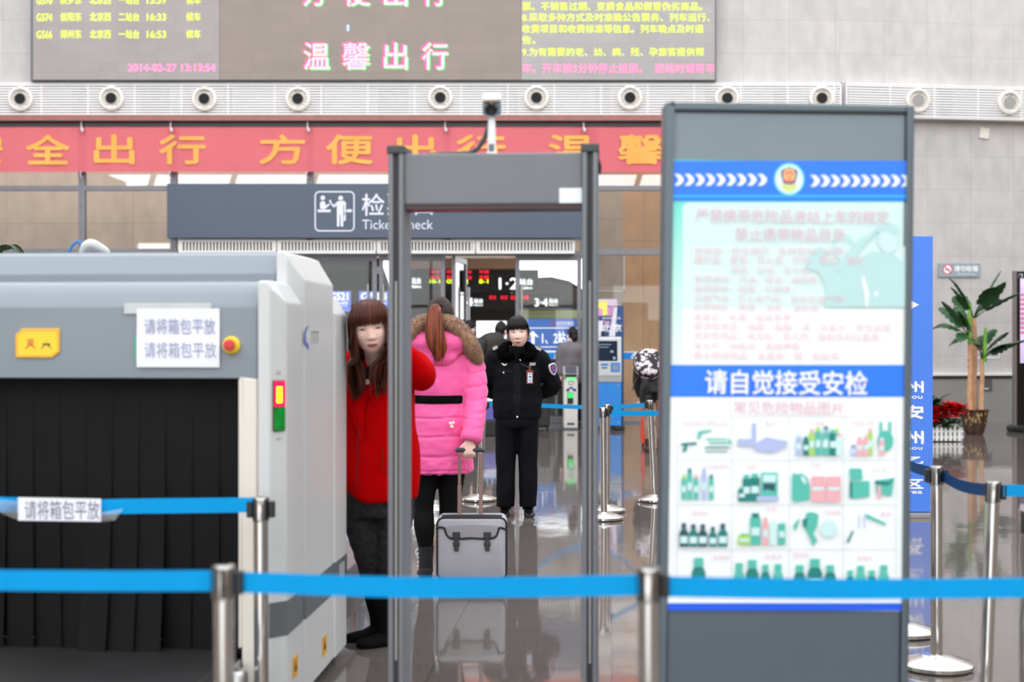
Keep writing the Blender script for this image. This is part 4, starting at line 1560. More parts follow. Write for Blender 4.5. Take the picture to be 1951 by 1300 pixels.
def bottle(x, y0, y1, w, c=1, cc=3, lab=7, neck=.45):
    """bottle standing on y1"""
    h = y1 - y0
    sh[c].append([(x - w / 2, y1), (x - w / 2, y0 + h * .42), (x - w * neck / 2, y0 + h * .25), (x + w * neck / 2, y0 + h * .25), (x + w / 2, y0 + h * .42), (x + w / 2, y1)])
    sh[cc].append(R4(x - w * neck * .55, x + w * neck * .55, y0, y0 + h * .24))
    if lab:
        sh[lab].append(R4(x - w * .42, x + w * .42, y0 + h * .55, y0 + h * .85))


def can(x, y0, y1, w, c, cc):
    sh[c].append(R4(x - w / 2, x + w / 2, y0 + (y1 - y0) * .15, y1))
    sh[cc].append(R4(x - w * .35, x + w * .35, y0, y0 + (y1 - y0) * .15))
    sh[7].append(R4(x - w * .4, x + w * .4, y0 + (y1 - y0) * .45, y0 + (y1 - y0) * .7))


# row 1: pistols and knives; acid packs; spray cans; gas bottles
sh[2] += [[(1297, 844), (1326, 842), (1327, 847), (1309, 848), (1306, 860), (1299, 861), (1303, 849), (1297, 849)]]
sh[1] += [[(1326, 822), (1354, 818), (1354, 822), (1336, 826), (1332, 836), (1327, 836), (1330, 826)]]
sh[1] += [R4(1344, 1384, 835, 838), R4(1350, 1390, 842, 845), [(1384, 834), (1391, 838), (1392, 846), (1389, 846), (1388, 840)]]
sh[2] += [R4(1342, 1389, 851, 854), R4(1342, 1385, 859, 861)]
sh[6] += [R4(1404, 1434, 836, 849), R4(1431, 1439, 806, 852), [(1438, 845), (1458, 832), (1495, 840), (1497, 852), (1470, 862), (1438, 858)]]
sh[2] += [R4(1404, 1432, 839, 846), R4(1482, 1497, 840, 848)]
for k, (x, y0, c, cc) in enumerate(((1520, 826, 6, 7), (1534, 832, 2, 2), (1545, 817, 4, 5), (1557, 814, 1, 4), (1570, 818, 1, 6), (1572, 812, 1, 2), (1584, 818, 2, 1), (1592, 816, 1, 4), (1597, 826, 7, 5))):
    can(x, y0, 868, 11, c, cc)
sh[1] += [pell(1685, 840, 15, 20), R4(1674, 1679, 803, 830), R4(1691, 1696, 803, 830)]
for x, y0, c, cc in ((1624, 848, 6, 3), (1636, 832, 5, 5), (1648, 830, 5, 5), (1656, 816, 4, 5), (1678, 834, 5, 7)):
    can(x, y0, 868, 10, c, cc)
# row 2
for x, y0, c, cc in ((1302, 904, 1, 4), (1313, 892, 1, 2), (1325, 904, 1, 5), (1340, 892, 6, 6), (1354, 904, 1, 2)):
    can(x, y0, 952, 9, c, cc)
for x, y0, w in ((1412, 928, 14), (1421, 904, 15), (1437, 902, 18)):
    can(x, y0, 955, w, 2, 1)
sh[1] += [R4(1449, 1480, 900, 952)]
sh[7] += [R4(1452, 1477, 904, 918)]
sh[6] += [R4(1440, 1482, 945, 954)]
sh[3] += [[(1453, 921), (1475, 921), (1475, 936), (1462, 932), (1453, 934)]]
sh[1] += [[(1508, 904), (1512, 900), (1516, 904), (1525, 901), (1536, 908), (1541, 925), (1541, 952), (1512, 957), (1507, 950)]]
sh[7] += [[(1524, 905), (1533, 911), (1535, 920), (1531, 922), (1525, 914)]]
sh[5] += [R4(1544, 1571, 907, 956), R4(1573, 1600, 907, 956)]
sh[7] += [R4(1546, 1568, 928, 934), R4(1576, 1598, 928, 934)]
sh[1] += [[(1616, 892), (1640, 892), (1642, 914), (1618, 915)], [(1617, 917), (1655, 916), (1655, 946), (1620, 950)], [(1666, 915), (1702, 910), (1697, 945), (1668, 940)]]
sh[2] += [[(1664, 915), (1690, 918), (1703, 912), (1690, 925), (1666, 922)], R4(1617, 1622, 917, 948)]
sh[5] += [R4(1670, 1676, 925, 950)]
# row 3
for x, w, y0 in ((1302, 17, 996), (1320, 17, 998), (1338, 17, 998), (1357, 15, 1003), (1376, 18, 997)):
    bottle(x, y0, 1041, w, 3 if x in (1302, 1338) else 2)
for x, y0, c, cc, w in ((1417, 1016, 4, 1, 24), (1438, 977, 1, 2, 20), (1457, 985, 5, 5, 11), (1472, 990, 7, 7, 14), (1488, 990, 1, 7, 14)):
    can(x, y0, 1038, w, c, cc)
sh[1] += [[(1535, 976), (1548, 975), (1558, 980), (1556, 1000), (1548, 1016), (1556, 1030), (1547, 1040), (1540, 1020), (1530, 1002)], [(1510, 1000), (1522, 985), (1519, 1000), (1513, 1012)]]
sh[2] += [[(1527, 990), (1537, 985), (1535, 1005), (1529, 1003)]]
sh[7] += [pell(1577, 1006, 16, 17)]
sh[2] += [[(1611, 1032), (1622, 1010), (1625, 1012), (1615, 1034)]]
sh[1] += [[(1648, 978), (1686, 996), (1686, 1001), (1648, 986)]]
sh[6] += [R4(1634, 1636, 978, 1006), R4(1644, 1646, 976, 1006)]
# row 4, cut off by the blue tape
for x, y0, w in ((1330, 1062, 26), (1407, 1072, 20), (1432, 1066, 24), (1457, 1075, 18), (1481, 1074, 20), (1522, 1076, 22), (1551, 1064, 28), (1580, 1076, 22), (1618, 1086, 16), (1638, 1077, 20), (1659, 1086, 18), (1682, 1076, 20)):
    bottle(x, y0, 1130, w, 2 if w != 20 else 1, 1, 7, .62)
for k, m in ((1, M_G1), (4, M_G4), (2, M_G2), (3, M_G3), (5, M_G5), (6, M_G6), (7, M_G7)):
    printed('goods_print', m, sh[k])

# ---- belt stanchions
def stanchion(label, px, ytop, d, yb=None, lean=0.0, slot_ang=0.0, clips=(0.0,), h=.91, r=.0265, group='chrome belt stanchions', rim=True):
    """post standing at picture column px (at its top) and depth d"""
    q_ = P(px, ytop, d)
    t_ = thing('belt_stanchion', label, 'stanchion', (q_.x - lean * h, d, 0), 0, group)
    sh_ = Matrix.Identity(4)
    sh_[0][2] = lean
    b_ = MB().lathe([(0, 0.004), (.155, .004), (.162, .010), (.162, .026), (.155, .032), (.07, .058), (.045, .064), (.0, .066)], n=48)
    b_.obj('base', M_CHROME, t_, angle=30)
    p_ = MB().lathe([(r, .055), (r, h - .085)], n=32, cap=False)
    p_.v = [Vector((v.x + lean * v.z, v.y, v.z)) for v in p_.v]
    p_.obj('pole', M_CHROME, t_)
    c_ = MB().lathe([(r, h - .09), (r + .0045, h - .085), (r + .0045, h - .008), (r + .002, h - .002), (r - .004, h), (0, h)], n=36)
    c_.v = [Vector((v.x + lean * v.z, v.y, v.z)) for v in c_.v]
    cs = c_.obj('belt_head', mat('dark_chrome', (176, 174, 170), .16, 1.0, var=.03), t_, angle=40)
    for k_, a_ in enumerate((slot_ang, slot_ang + pi / 2, slot_ang + pi, slot_ang - pi / 2)):
        s2_ = MB().bx(-.0055, .0055, -(r + .0062), -(r - .002), h - .082, h - .008)
        s2_.xf(Matrix.Rotation(a_, 4, 'Z'))
        s2_.v = [Vector((v.x + lean * v.z, v.y, v.z)) for v in s2_.v]
        s2_.obj('slot', M_BLACKP, cs, smooth=False, bevel=.002)
    for a_ in clips:
        s3_ = MB().bx(-.016, .016, -(r + .024), -(r + .003), h - .075, h - .016)
        s3_.xf(Matrix.Rotation(a_, 4, 'Z'))
        s3_.v = [Vector((v.x + lean * v.z, v.y, v.z)) for v in s3_.v]
        s3_.obj('belt_clip', M_BLACKP, cs, smooth=False, bevel=.004)
    return t_


def belt(label, pts, w, m=None, twist=0.0, sub=8):
    """webbing along points (x, y, z of its middle), standing on edge"""
    pts = smooth_path(pts, sub)
    mb_ = MB()
    rg = []
    n = len(pts)
    for i, p_ in enumerate(pts):
        a_ = pts[max(i - 1, 0)]
        b_ = pts[min(i + 1, n - 1)]
        t_ = (b_ - a_).normalized()
        nn = Vector((t_.y, -t_.x, 0)).normalized() * .0008
        up_ = Vector((0, 0, w / 2))
        rg.append([p_ - up_ + nn, p_ + up_ + nn, p_ + up_ - nn, p_ - up_ - nn])
    mb_.loft(rg)
    o_ = mb_.obj('barrier_belt', m or M_BELT, None, angle=60)
    return tag(o_, label, 'barrier belt')


D1 = 3.64
E1, E2 = radians(90), radians(-90)
stanchion('chrome belt stanchion in the foreground before the scanner curtain', 427, 1074, D1, clips=(E1,), slot_ang=radians(4))
stanchion('chrome belt stanchion in the foreground before the notice board edge', 1236, 1083, 3.60, clips=(E1,), slot_ang=radians(52))
stanchion('chrome belt stanchion against the white cheek of the scanner', 497, 942, 5.16, clips=(E2, E1), slot_ang=radians(48), lean=-.004)


def pb(px, py, d):
    return P(px, py, d)


belt('cyan belt crossing the scanner curtain in the foreground, ending at its stanchion', [pb(-260, 1106, D1), pb(-60, 1106, D1), pb(200, 1107.5, D1), pb(402, 1107, D1)], .053)
belt('long cyan belt sagging across the gate between two foreground stanchions', [pb(452, 1110, D1), pb(520, 1112, 3.63), pb(700, 1118, 3.62), pb(860, 1120, 3.62), pb(1040, 1118.5, 3.61), pb(1214, 1115, 3.60)], .053)
belt('cyan belt running right across the foot of the notice board', [pb(1270, 1118, 3.60), pb(1400, 1120.5, 3.61), pb(1600, 1123, 3.63), pb(1800, 1122, 3.66), pb(2120, 1118, 3.7)], .052)
belt('cyan belt with paper slip across the scanner curtain, the rear one', [pb(-200, 963, 5.1), pb(-40, 960, 5.1), pb(120, 967, 5.1), pb(250, 965, 5.1), pb(481, 962.5, 5.15)], .054)
# paper slip on that belt
q = P(114, 971, 5.085)
sl = thing('paper_slip', 'white paper slip with characters wrapped over the rear belt before the scanner', 'notice', q)
uu = 5.085 / F
rows = []
for k in range(9):
    t_ = k / 8 - .5
    rows.append([Vector((t_ * 158 * uu, -.004, -22 * uu - 2 * uu * t_)), Vector((t_ * 158 * uu, -.004, 22 * uu - 3 * uu * t_)), Vector((t_ * 158 * uu, -.0034, 22 * uu - 3 * uu * t_)), Vector((t_ * 158 * uu, -.0034, -22 * uu - 2 * uu * t_))])
MB().loft(rows).obj('sheet', M_PAPER, sl)
MB().text('请将箱包平放', -66 * uu, 76 * uu, -19 * uu, 17 * uu, -.0046, .0).obj('lettering', M_INK, sl, smooth=False)
tpm = MB()
tpm.add([Vector((79 * uu, -.0042, -6 * uu)), Vector((122 * uu, -.006, 2 * uu)), Vector((106 * uu, -.007, -20 * uu)), Vector((79 * uu, -.005, -23 * uu))], [(0, 1, 2, 3)])
tpm.add([Vector((-79 * uu, -.0042, 16 * uu)), Vector((-116 * uu, -.006, 20 * uu)), Vector((-112 * uu, -.007, -6 * uu)), Vector((-79 * uu, -.005, -20 * uu))], [(0, 1, 2, 3)])
tpm.obj('clear_tape', glass_mat('clear_tape', (.86, .9, .93), 1.9, .15), sl, smooth=False)

# right-hand group
stanchion('dark chrome belt stanchion standing before the blue direction panel', 1784, 886, 6.38, lean=-.001, clips=(E1, E2), slot_ang=radians(0))
stanchion('leaning chrome belt stanchion right of the notice board, before the palm', 1893, 914, 5.72, lean=.04, clips=(E1,), slot_ang=radians(10))
stanchion('chrome belt stanchion cut by the right frame edge', 1958, 968, 4.82, lean=.005, clips=(), slot_ang=radians(-50))
belt('navy belt between the dark stanchion and the leaning stanchion', [P(1798, 908, 6.36), P(1822, 922, 6.2), P(1848, 930, 6.0), P(1880, 934, 5.76)], .05, M_BELTN)
belt('navy belt running from the dark stanchion behind the notice board', [P(1772, 900, 6.42), P(1758, 896, 6.6), P(1745, 892, 6.8), P(1734, 888, 7.02)], .05, M_BELTN)
belt('short cyan belt from the leaning stanchion to the right frame edge', [P(1912, 935, 5.70), P(1990, 936, 5.9), P(2080, 936, 6.2)], .048)
stanchion('chrome belt stanchion whose base peeks from behind the notice board', 1722, 1016 - 70, 7.1, clips=())
# middle distance
stanchion('slanting chrome belt stanchion behind the pink coat', 922, 762, 12.8, lean=.045, clips=(E1,), h=.905)
stanchion('chrome belt stanchion right of the gate, the nearer of the pair', 1149, 779, 11.5, lean=-.008, clips=(E1,), slot_ang=radians(30))
stanchion('chrome belt stanchion right of the gate, the farther of the pair', 1157, 777, 12.0, lean=.004, clips=(E1,), slot_ang=radians(10))
stanchion('slanting chrome belt stanchion beside the woman with the backpack', 1238, 769, 12.75, lean=-.05, clips=(E2,))
stanchion('chrome belt stanchion partly hidden behind the red coat and scanner', 673, 805, 9.6, clips=())
belt('thin cyan belt behind the guard, from the slanting stanchion rightwards', [P(931, 769, 12.8), P(1030, 773, 14), P(1110, 776, 15.0), P(1180, 775, 14.4), P(1230, 772, 12.9)], .042)
belt('short cyan belt at the left of the slanting stanchion, behind pink sleeve', [P(870, 769, 12.6), P(915, 769, 12.78)], .042)
belt('cyan belt from the pair of stanchions to the slanting one beside the board', [P(1166, 787, 11.8), P(1200, 788, 12.1), P(1262, 788, 12.6), P(1330, 787, 13.2)], .046)
# ================================================================== PEOPLE
def head_shape(z, x, wide=1.0):
    return


def head_mb(wide=1.0, nose=1.0):
    """head around its middle, eyes at z = 0, face towards -y"""
    mb = MB()
    nu, nv = 88, 68
    vs, fs = [], []
    for i in range(nv + 1):
        t = pi * i / nv
        for j in range(nu):
            a = 2 * pi * j / nu
            nx, ny, nz = sin(t) * cos(a), sin(t) * sin(a), cos(t)
            x, y, z = .074 * nx, .094 * ny, .117 * nz
            if z < 0:
                q_ = -z / .117
                x *= 1 - (.24 if wide < 1.06 else .09) * q_ ** 1.8
                y *= (1 - .02 * q_) if y < 0 else (1 - .5 * q_)
            if ny < 0:
                y = -.094 * (abs(ny) ** .82) * (1 - .02 * max(0, -z / .117))
                if z < 0:
                    y *= (1 + .05 * (-z / .117))
                w = min(1, max(0, (-ny - .15) * 2))
                nb = 0.0
                if -.052 < z < .016:
                    k = (.016 - z) / .056 if z > -.040 else max(0, 1 - (-.040 - z) / .011)
                    nb = .021 * nose * min(1, k) ** 1.2 * exp(-(x / (.0085 + .006 * min(1, max(0, k)))) ** 2)
                nb += .004 * exp(-((abs(x) - .012) / .006) ** 2 - ((z + .041) / .007) ** 2)
                nb -= .008 * exp(-((abs(x) - .031) / .015) ** 2 - ((z - .001) / .011) ** 2)
                nb += .003 * exp(-((z - .024) / .010) ** 2 - (x / .05) ** 2)
                nb += .0075 * exp(-(x / .021) ** 2) * (exp(-((z + .0665) / .0055) ** 2) + exp(-((z + .0775) / .006) ** 2))
                nb -= .004 * exp(-(x / .024) ** 2 - ((z + .0715) / .003) ** 2)
                nb += .006 * exp(-(x / .02) ** 2 - ((z + .103) / .013) ** 2)
                nb += .005 * exp(-((abs(x) - .042) / .02) ** 2 - ((z + .032) / .022) ** 2)
                y -= nb * w
            vs.append(Vector((x * wide, y, z)))
    for i in range(nv):
        for j in range(nu):
            a = i * nu + j
            b = i * nu + (j + 1) % nu
            fs.append((a, b, b + nu, a + nu))
    mb.add(vs, fs)
    for sx in (-1, 1):
        mb.ell((sx * .074 * wide, .008, -.018), (.010, .02, .031), 14, 10)
        mb.ell((sx * .079 * wide, .004, -.018), (.006, .012, .02), 12, 8)
    return mb


class Face:
    """patches that lie on the face of one head"""

    def __init__(s, M, wide, parent):
        hm = head_mb(wide)
        s.M, s.parent, s.wide = M, parent, wide
        s.bvh = BVHTree.FromPolygons([tuple(v) for v in hm.v], hm.f)

    def pt(s, x, z, off):
        h_, n_, i_, d_ = s.bvh.ray_cast(Vector((x, -.4, z)), Vector((0, 1, 0)))
        if h_ is None:
            h_, n_, i_, d_ = s.bvh.find_nearest(Vector((x, -.08, z)))
        return h_ + Vector((0, -off, 0))

    def band(s, mb, pts, off=.0012, rows=4):
        """ribbon: pts = (x, z, half height)"""
        pts = smooth_path([Vector(p_) for p_ in pts], 4)
        vs, fs = [], []
        for p_ in pts:
            for k in range(rows + 1):
                vs.append(s.pt(p_.x, p_.y + p_.z * (2 * k / rows - 1), off))
        for i in range(len(pts) - 1):
            for k in range(rows):
                a = i * (rows + 1) + k
                fs.append((a, a + 1, a + rows + 2, a + rows + 1))
        mb.add(vs, fs)

    def put(s, mb, name, m):
        o = mb.xf(s.M).obj(name, m, s.parent, recalc=False)
        return o

    def features(s, eye_open=.0045, brow=True, mouth_open=0.0):
        w = s.wide
        for sx in (-1, 1):
            e = MB()
            s.band(e, [(sx * .018 * w, -.001, .0004), (sx * .024 * w, .0005, eye_open * .8), (sx * .031 * w, .001, eye_open), (sx * .039 * w, .001, eye_open * .75), (sx * .046 * w, .0015, .0004)], .0009)
            eo = s.put(e, 'eye', M_EYEW)
            ir = MB()
            s.band(ir, [((sx * .031 - .0052) * w, .001, .0015), ((sx * .031 - .003) * w, .001, eye_open * .92), ((sx * .031 + .003) * w, .001, eye_open * .92), ((sx * .031 + .0052) * w, .001, .0015)], .0014)
            io = s.put(ir, 'iris', M_EYED)
            io.parent = eo
            ld_ = MB()
            s.band(ld_, [(sx * .016 * w, -.001, .0006), (sx * .024 * w, eye_open * .95, .0011), (sx * .031 * w, eye_open * 1.15 + .001, .0013), (sx * .040 * w, eye_open * .85 + .001, .0012), (sx * .048 * w, .001, .0007)], .0019)
            s.put(ld_, 'eyelid_line', M_BROW)
            if brow:
                b_ = MB()
                s.band(b_, [(sx * .014 * w, .018, .0016), (sx * .024 * w, .021, .0024), (sx * .038 * w, .022, .0018), (sx * .050 * w, .017, .0006)], .001)
                s.put(b_, 'eyebrow', M_BROW)
        l_ = MB()
        s.band(l_, [(-.023 * w, -.071, .0004), (-.012 * w, -.0675, .0028), (-.004 * w, -.0662, .0034), (0, -.0668, .003), (.004 * w, -.0662, .0034), (.012 * w, -.0675, .0028), (.023 * w, -.071, .0004)], .0009)
        s.band(l_, [(-.022 * w, -.0722, .0004), (-.010 * w, -.0765 - mouth_open, .0038), (0, -.0775 - mouth_open, .0046), (.010 * w, -.0765 - mouth_open, .0038), (.022 * w, -.0722, .0004)], .0009)
        s.put(l_, 'lips', M_LIP)
        m_ = MB()
        s.band(m_, [(-.022 * w, -.0716, .0004), (-.008 * w, -.0716 - mouth_open * .5, .0007 + mouth_open * .6), (.008 * w, -.0716 - mouth_open * .5, .0007 + mouth_open * .6), (.022 * w, -.0716, .0004)], .0016)
        s.put(m_, 'mouth_line', mat('mouth_dark', (112, 48, 46), .5))
        nn_ = MB()
        for sx in (-1, 1):
            s.band(nn_, [((sx * .0075 - .0032) * w, -.0475, .0006), (sx * .0075 * w, -.0472, .0014), ((sx * .0075 + .0032) * w, -.0475, .0006)], .0012)
        s.put(nn_, 'nostrils', mat('nostril_shadow', (136, 84, 74), .6))
        ck = MB()


def hand(mb, W, d, n, side, curl=.35, s=1.0, thumb_curl=.3, spread=.06):
    """palm, five unequal bent fingers; d towards the fingertips, n towards which the fingers curl"""
    W, d, n = Vector(W), Vector(d).normalized(), Vector(n).normalized()
    n = (n - d * n.dot(d)).normalized()
    b = d.cross(n) * side
    mb.tube([W - d * .02 * s, W + d * .02 * s, W + d * .055 * s, W + d * .088 * s], [.024 * s, .033 * s, .039 * s, .036 * s], n=14, flat=[.8, .5, .42, .36], up=n)
    for k, (o_, L, r) in enumerate(((.030, .066, .0088), (.010, .076, .0092), (-.011, .071, .0088), (-.030, .055, .0078))):
        p_ = W + (d * .084 + b * o_) * s
        ang = 0
        pts = [p_ - d * .02 * s, p_]
        dirs = (d + b * (o_ * spread * 20)).normalized()
        for q_, f_ in enumerate((.44, .31, .25)):
            ang += curl * (1.0, 1.15, .8)[q_]
            v_ = dirs * cos(ang) + n * sin(ang)
            pts.append(pts[-1] + v_ * L * f_ * s)
        mb.tube(pts, [r * s, r * s, r * .95 * s, r * .88 * s, r * .6 * s], n=10, sub=3)
    p_ = W + (d * .028 + b * .028) * s
    v1 = (d * .55 + b * .75 + n * .25).normalized()
    v2 = (d * .85 + b * (.3 - thumb_curl) + n * (.3 + thumb_curl)).normalized()
    mb.tube([p_ - v1 * .012 * s, p_ + v1 * .03 * s, p_ + v1 * .03 * s + v2 * .03 * s, p_ + v1 * .03 * s + v2 * .055 * s], [.012 * s, .0115 * s, .0098 * s, .0068 * s], n=10, sub=3)
    return mb


def skin_body(J, name='body', parent=None, voxel=.008, headM=None, wide=1.0, hands=True, tone=None):
    """one continuous body; J: joints by name"""
    mb = MB()
    V = lambda k: Vector(J[k])
    mid = (V('hip_l') + V('hip_r')) / 2
    nk = V('neck')
    sh_ = (V('sho_l') + V('sho_r')) / 2
    mb.tube([mid - Vector((0, 0, .06)), mid + (sh_ - mid) * .1, mid + (sh_ - mid) * .45, mid + (sh_ - mid) * .8, sh_ + (nk - sh_) * .1], [.135, .15, .125, .14, .08], n=24, flat=[.72, .7, .7, .68, .8], up=J.get('fwd', (0, -1, 0)))
    hc = headM @ Vector((0, .012, -.06))
    mb.tube([sh_ + (nk - sh_) * -.2, nk, nk + (hc - nk) * .6, hc], [.062, .052, .049, .05], n=16)
    for s_ in ('l', 'r'):
        mb.tube([sh_ * .5 + V('sho_' + s_) * .5, V('sho_' + s_), V('sho_' + s_) * .5 + V('elb_' + s_) * .5, V('elb_' + s_), V('elb_' + s_) * .6 + V('wri_' + s_) * .4, V('wri_' + s_)], [.05, .052, .043, .037, .036, .025], n=14)
        mb.tube([V('hip_' + s_) + Vector((0, 0, .03)), V('hip_' + s_) - Vector((0, 0, .08)), V('kne_' + s_) * .5 + V('hip_' + s_) * .5, V('kne_' + s_), V('kne_' + s_) * .65 + V('ank_' + s_) * .35, V('ank_' + s_)], [.07, .072, .06, .044, .04, .028], n=16)
        f_ = V('toe_' + s_) - V('ank_' + s_)
        mb.tube([V('ank_' + s_) - f_ * .2 - Vector((0, 0, .045)), V('ank_' + s_) + f_ * .3 - Vector((0, 0, .055)), V('toe_' + s_) - f_ * .1 - Vector((0, 0, .008))], [.022, .022, .014], n=12, flat=.6)
        if hands and 'hd_' + s_ in J:
            d_, n_, sd, cu = J['hd_' + s_]
            hand(mb, V('wri_' + s_), d_, n_, sd, cu)
    o = remesh(mb, name, tone or M_SKIN, parent, voxel, 3)
    # the finely modelled head joins the same mesh
    hm = head_mb(wide)
    hm.xf(headM)
    me = o.data
    bm = bmesh.new()
    bm.from_mesh(me)
    nv_ = [bm.verts.new(v) for v in hm.v]
    bm.verts.ensure_lookup_table()
    for f_ in hm.f:
        try:
            fc = bm.faces.new([nv_[i] for i in f_])
            fc.smooth = True
        except ValueError:
            pass
    bmesh.ops.remove_doubles(bm, verts=nv_, dist=1e-7)
    bmesh.ops.recalc_face_normals(bm, faces=bm.faces)
    bm.to_mesh(me)
    bm.free()
    return o


def hair_mat(name, c1, c2, ax=(40, 40, 2.2)):
    if name in MATS:
        return MATS[name]
    m = mat(name, c1, .5, spec=.28, var=0)
    nt_ = m.node_tree
    b_ = nt_.nodes['Principled BSDF']
    t_ = nt_.nodes.new('ShaderNodeTexCoord')
    mp_ = nt_.nodes.new('ShaderNodeMapping')
    mp_.inputs['Scale'].default_value = ax
    n_ = nt_.nodes.new('ShaderNodeTexNoise')
    n_.inputs['Scale'].default_value = 3.0
    n_.inputs['Detail'].default_value = 3
    nt_.links.new(t_.outputs['Object'], mp_.inputs[0])
    nt_.links.new(mp_.outputs[0], n_.inputs['Vector'])
    rp_ = nt_.nodes.new('ShaderNodeValToRGB')
    rp_.color_ramp.elements[0].position = .35
    rp_.color_ramp.elements[0].color = (*lin(c1), 1)
    rp_.color_ramp.elements[1].position = .68
    rp_.color_ramp.elements[1].color = (*lin(c2), 1)
    nt_.links.new(n_.outputs['Fac'], rp_.inputs[0])
    nt_.links.new(rp_.outputs[0], b_.inputs['Base Color'])
    bp_ = nt_.nodes.new('ShaderNodeBump')
    bp_.inputs['Strength'].default_value = .5
    bp_.inputs['Distance'].default_value = .004
    nt_.links.new(n_.outputs['Fac'], bp_.inputs['Height'])
    nt_.links.new(bp_.outputs[0], b_.inputs['Normal'])
    return m


def hair_cap(mb, wide, grow=1.07, front=.055, side=-.03, back=-.09, yb=.0):
    """scalp of hair: leaves the face free below the hairline"""
    nu, nv = 60, 44
    base_i = len(mb.v)
    vs, keep = [], []
    for i in range(nv + 1):
        t = pi * i / nv
        for j in range(nu):
            a = 2 * pi * j / nu
            nx, ny, nz = sin(t) * cos(a), sin(t) * sin(a), cos(t)
            k = grow + .012 * noise.noise(Vector((nx * 14, ny * 14, nz * 1.5)))
            p_ = Vector((.076 * wide * nx * k, .098 * ny * k + .006, .117 * nz * k + .004))
            vs.append(p_)
            lim = front + (side - front) * min(1, max(0, (ny + .75) / .75)) if ny < 0 else side + (back - side) * min(1, ny / .6)
            keep.append(p_.z > lim)
    fs = []
    for i in range(nv):
        for j in range(nu):
            q_ = (i * nu + j, i * nu + (j + 1) % nu, (i + 1) * nu + (j + 1) % nu, (i + 1) * nu + j)
            if all(keep[c_] for c_ in q_):
                fs.append(q_)
    # inner skin gives the cap thickness
    n0 = len(vs)
    vs2 = [Vector((v.x * .955, v.y * .955, v.z * .955)) for v in vs]
    fs2 = [tuple(reversed([c_ + n0 for c_ in f_])) for f_ in fs]
    mb.add(vs + vs2, fs + fs2)
    return mb


def lock(mb, pts, w, flat=.35, up=(0, -1, 0), tip=.15):
    k = len(pts)
    mb.tube(pts, [w * (.75 if i == 0 else (1.0 if i < k - 1 else tip)) for i in range(k)], n=8, sub=4, flat=flat, up=up)


def fur(path, radii, n, length, up=(0, 0, 1), lean=(0, 0, -.3), width=.006, squash=1.0):
    """furry roll: a core and a coat of tapering tufts"""
    mb = MB()
    mb.tube(path, radii, n=14, sub=6)
    P4 = smooth_path([Vector(p_) for p_ in path], 12)
    R4_ = smooth_path([Vector((r, 0, 0)) for r in radii], 12)
    m = len(P4)
    for _ in range(n):
        i = random.randrange(m)
        t_ = (P4[min(i + 1, m - 1)] - P4[max(i - 1, 0)]).normalized()
        o_ = Vector((random.gauss(0, 1), random.gauss(0, 1), random.gauss(0, 1)))
        o_ = (o_ - t_ * o_.dot(t_))
        if o_.length < 1e-4:
            continue
        o_.normalize()
        p_ = P4[i] + o_ * R4_[i].x * .92 + t_ * random.uniform(-.01, .01)
        d_ = (o_ + t_ * random.uniform(-.5, .5) + Vector(lean) * random.uniform(.4, 1.2)).normalized()
        L = length * random.uniform(.6, 1.25)
        s_ = d_.cross(o_ + Vector((.01, .02, .03))).normalized() * width * .5
        s2_ = d_.cross(s_).normalized() * width * .5
        mb.add([p_ + s_, p_ - s_ * .5 + s2_, p_ - s_ * .5 - s2_, p_ + d_ * L], [(0, 1, 3), (1, 2, 3), (2, 0, 3)])
    return mb


def shoe(mb, ank, toe, h=.075, w=.042, sole=.015):
    """low shoe from heel to toe, standing on z = 0 in local space"""
    a, t = Vector(ank), Vector(toe)
    f_ = Vector((t.x - a.x, t.y - a.y, 0)).normalized()
    s_ = Vector((f_.y, -f_.x, 0))
    heel = Vector((a.x, a.y, 0)) - f_ * .055
    L = (Vector((t.x, t.y, 0)) - heel).length
    rg = []
    for k, (u_, wd, hh) in enumerate(((.0, .5, .55), (.04, .8, .9), (.22, .85, 1.0), (.42, .85, .85), (.6, 1.0, .6), (.8, 1.05, .5), (.94, .8, .42), (1.0, .4, .3))):
        c = heel + f_ * L * u_
        r_ = []
        for j in range(16):
            an = 2 * pi * j / 16
            ca, sa = cos(an), sin(an)
            zz = max(0.0, h * hh * .5 * (1 + math.copysign(abs(sa) ** .7, sa)))
            r_.append(c + s_ * (w * wd * math.copysign(abs(ca) ** .8, ca)) + Vector((0, 0, zz + .001)))
        rg.append(r_)
    mb.loft(rg)
    return mb


def headmat(c, s=1.0, yaw=0.0, pitch=0.0, roll=0.0):
    return Matrix.Translation(c) @ Matrix.Rotation(yaw, 4, 'Z') @ Matrix.Rotation(roll, 4, 'Y') @ Matrix.Rotation(pitch, 4, 'X') @ Matrix.Scale(s, 4)


M_BLKHAIR = hair_mat('black_hair', (8, 6, 7), (22, 16, 16))
M_NAVY = mat('navy_black_cloth', (8, 9, 14), .8, spec=.15, var=.15, scale=6, bump=.12, bscale=120)
M_BLKSHOE = mat('black_leather', (16, 16, 17), .28)

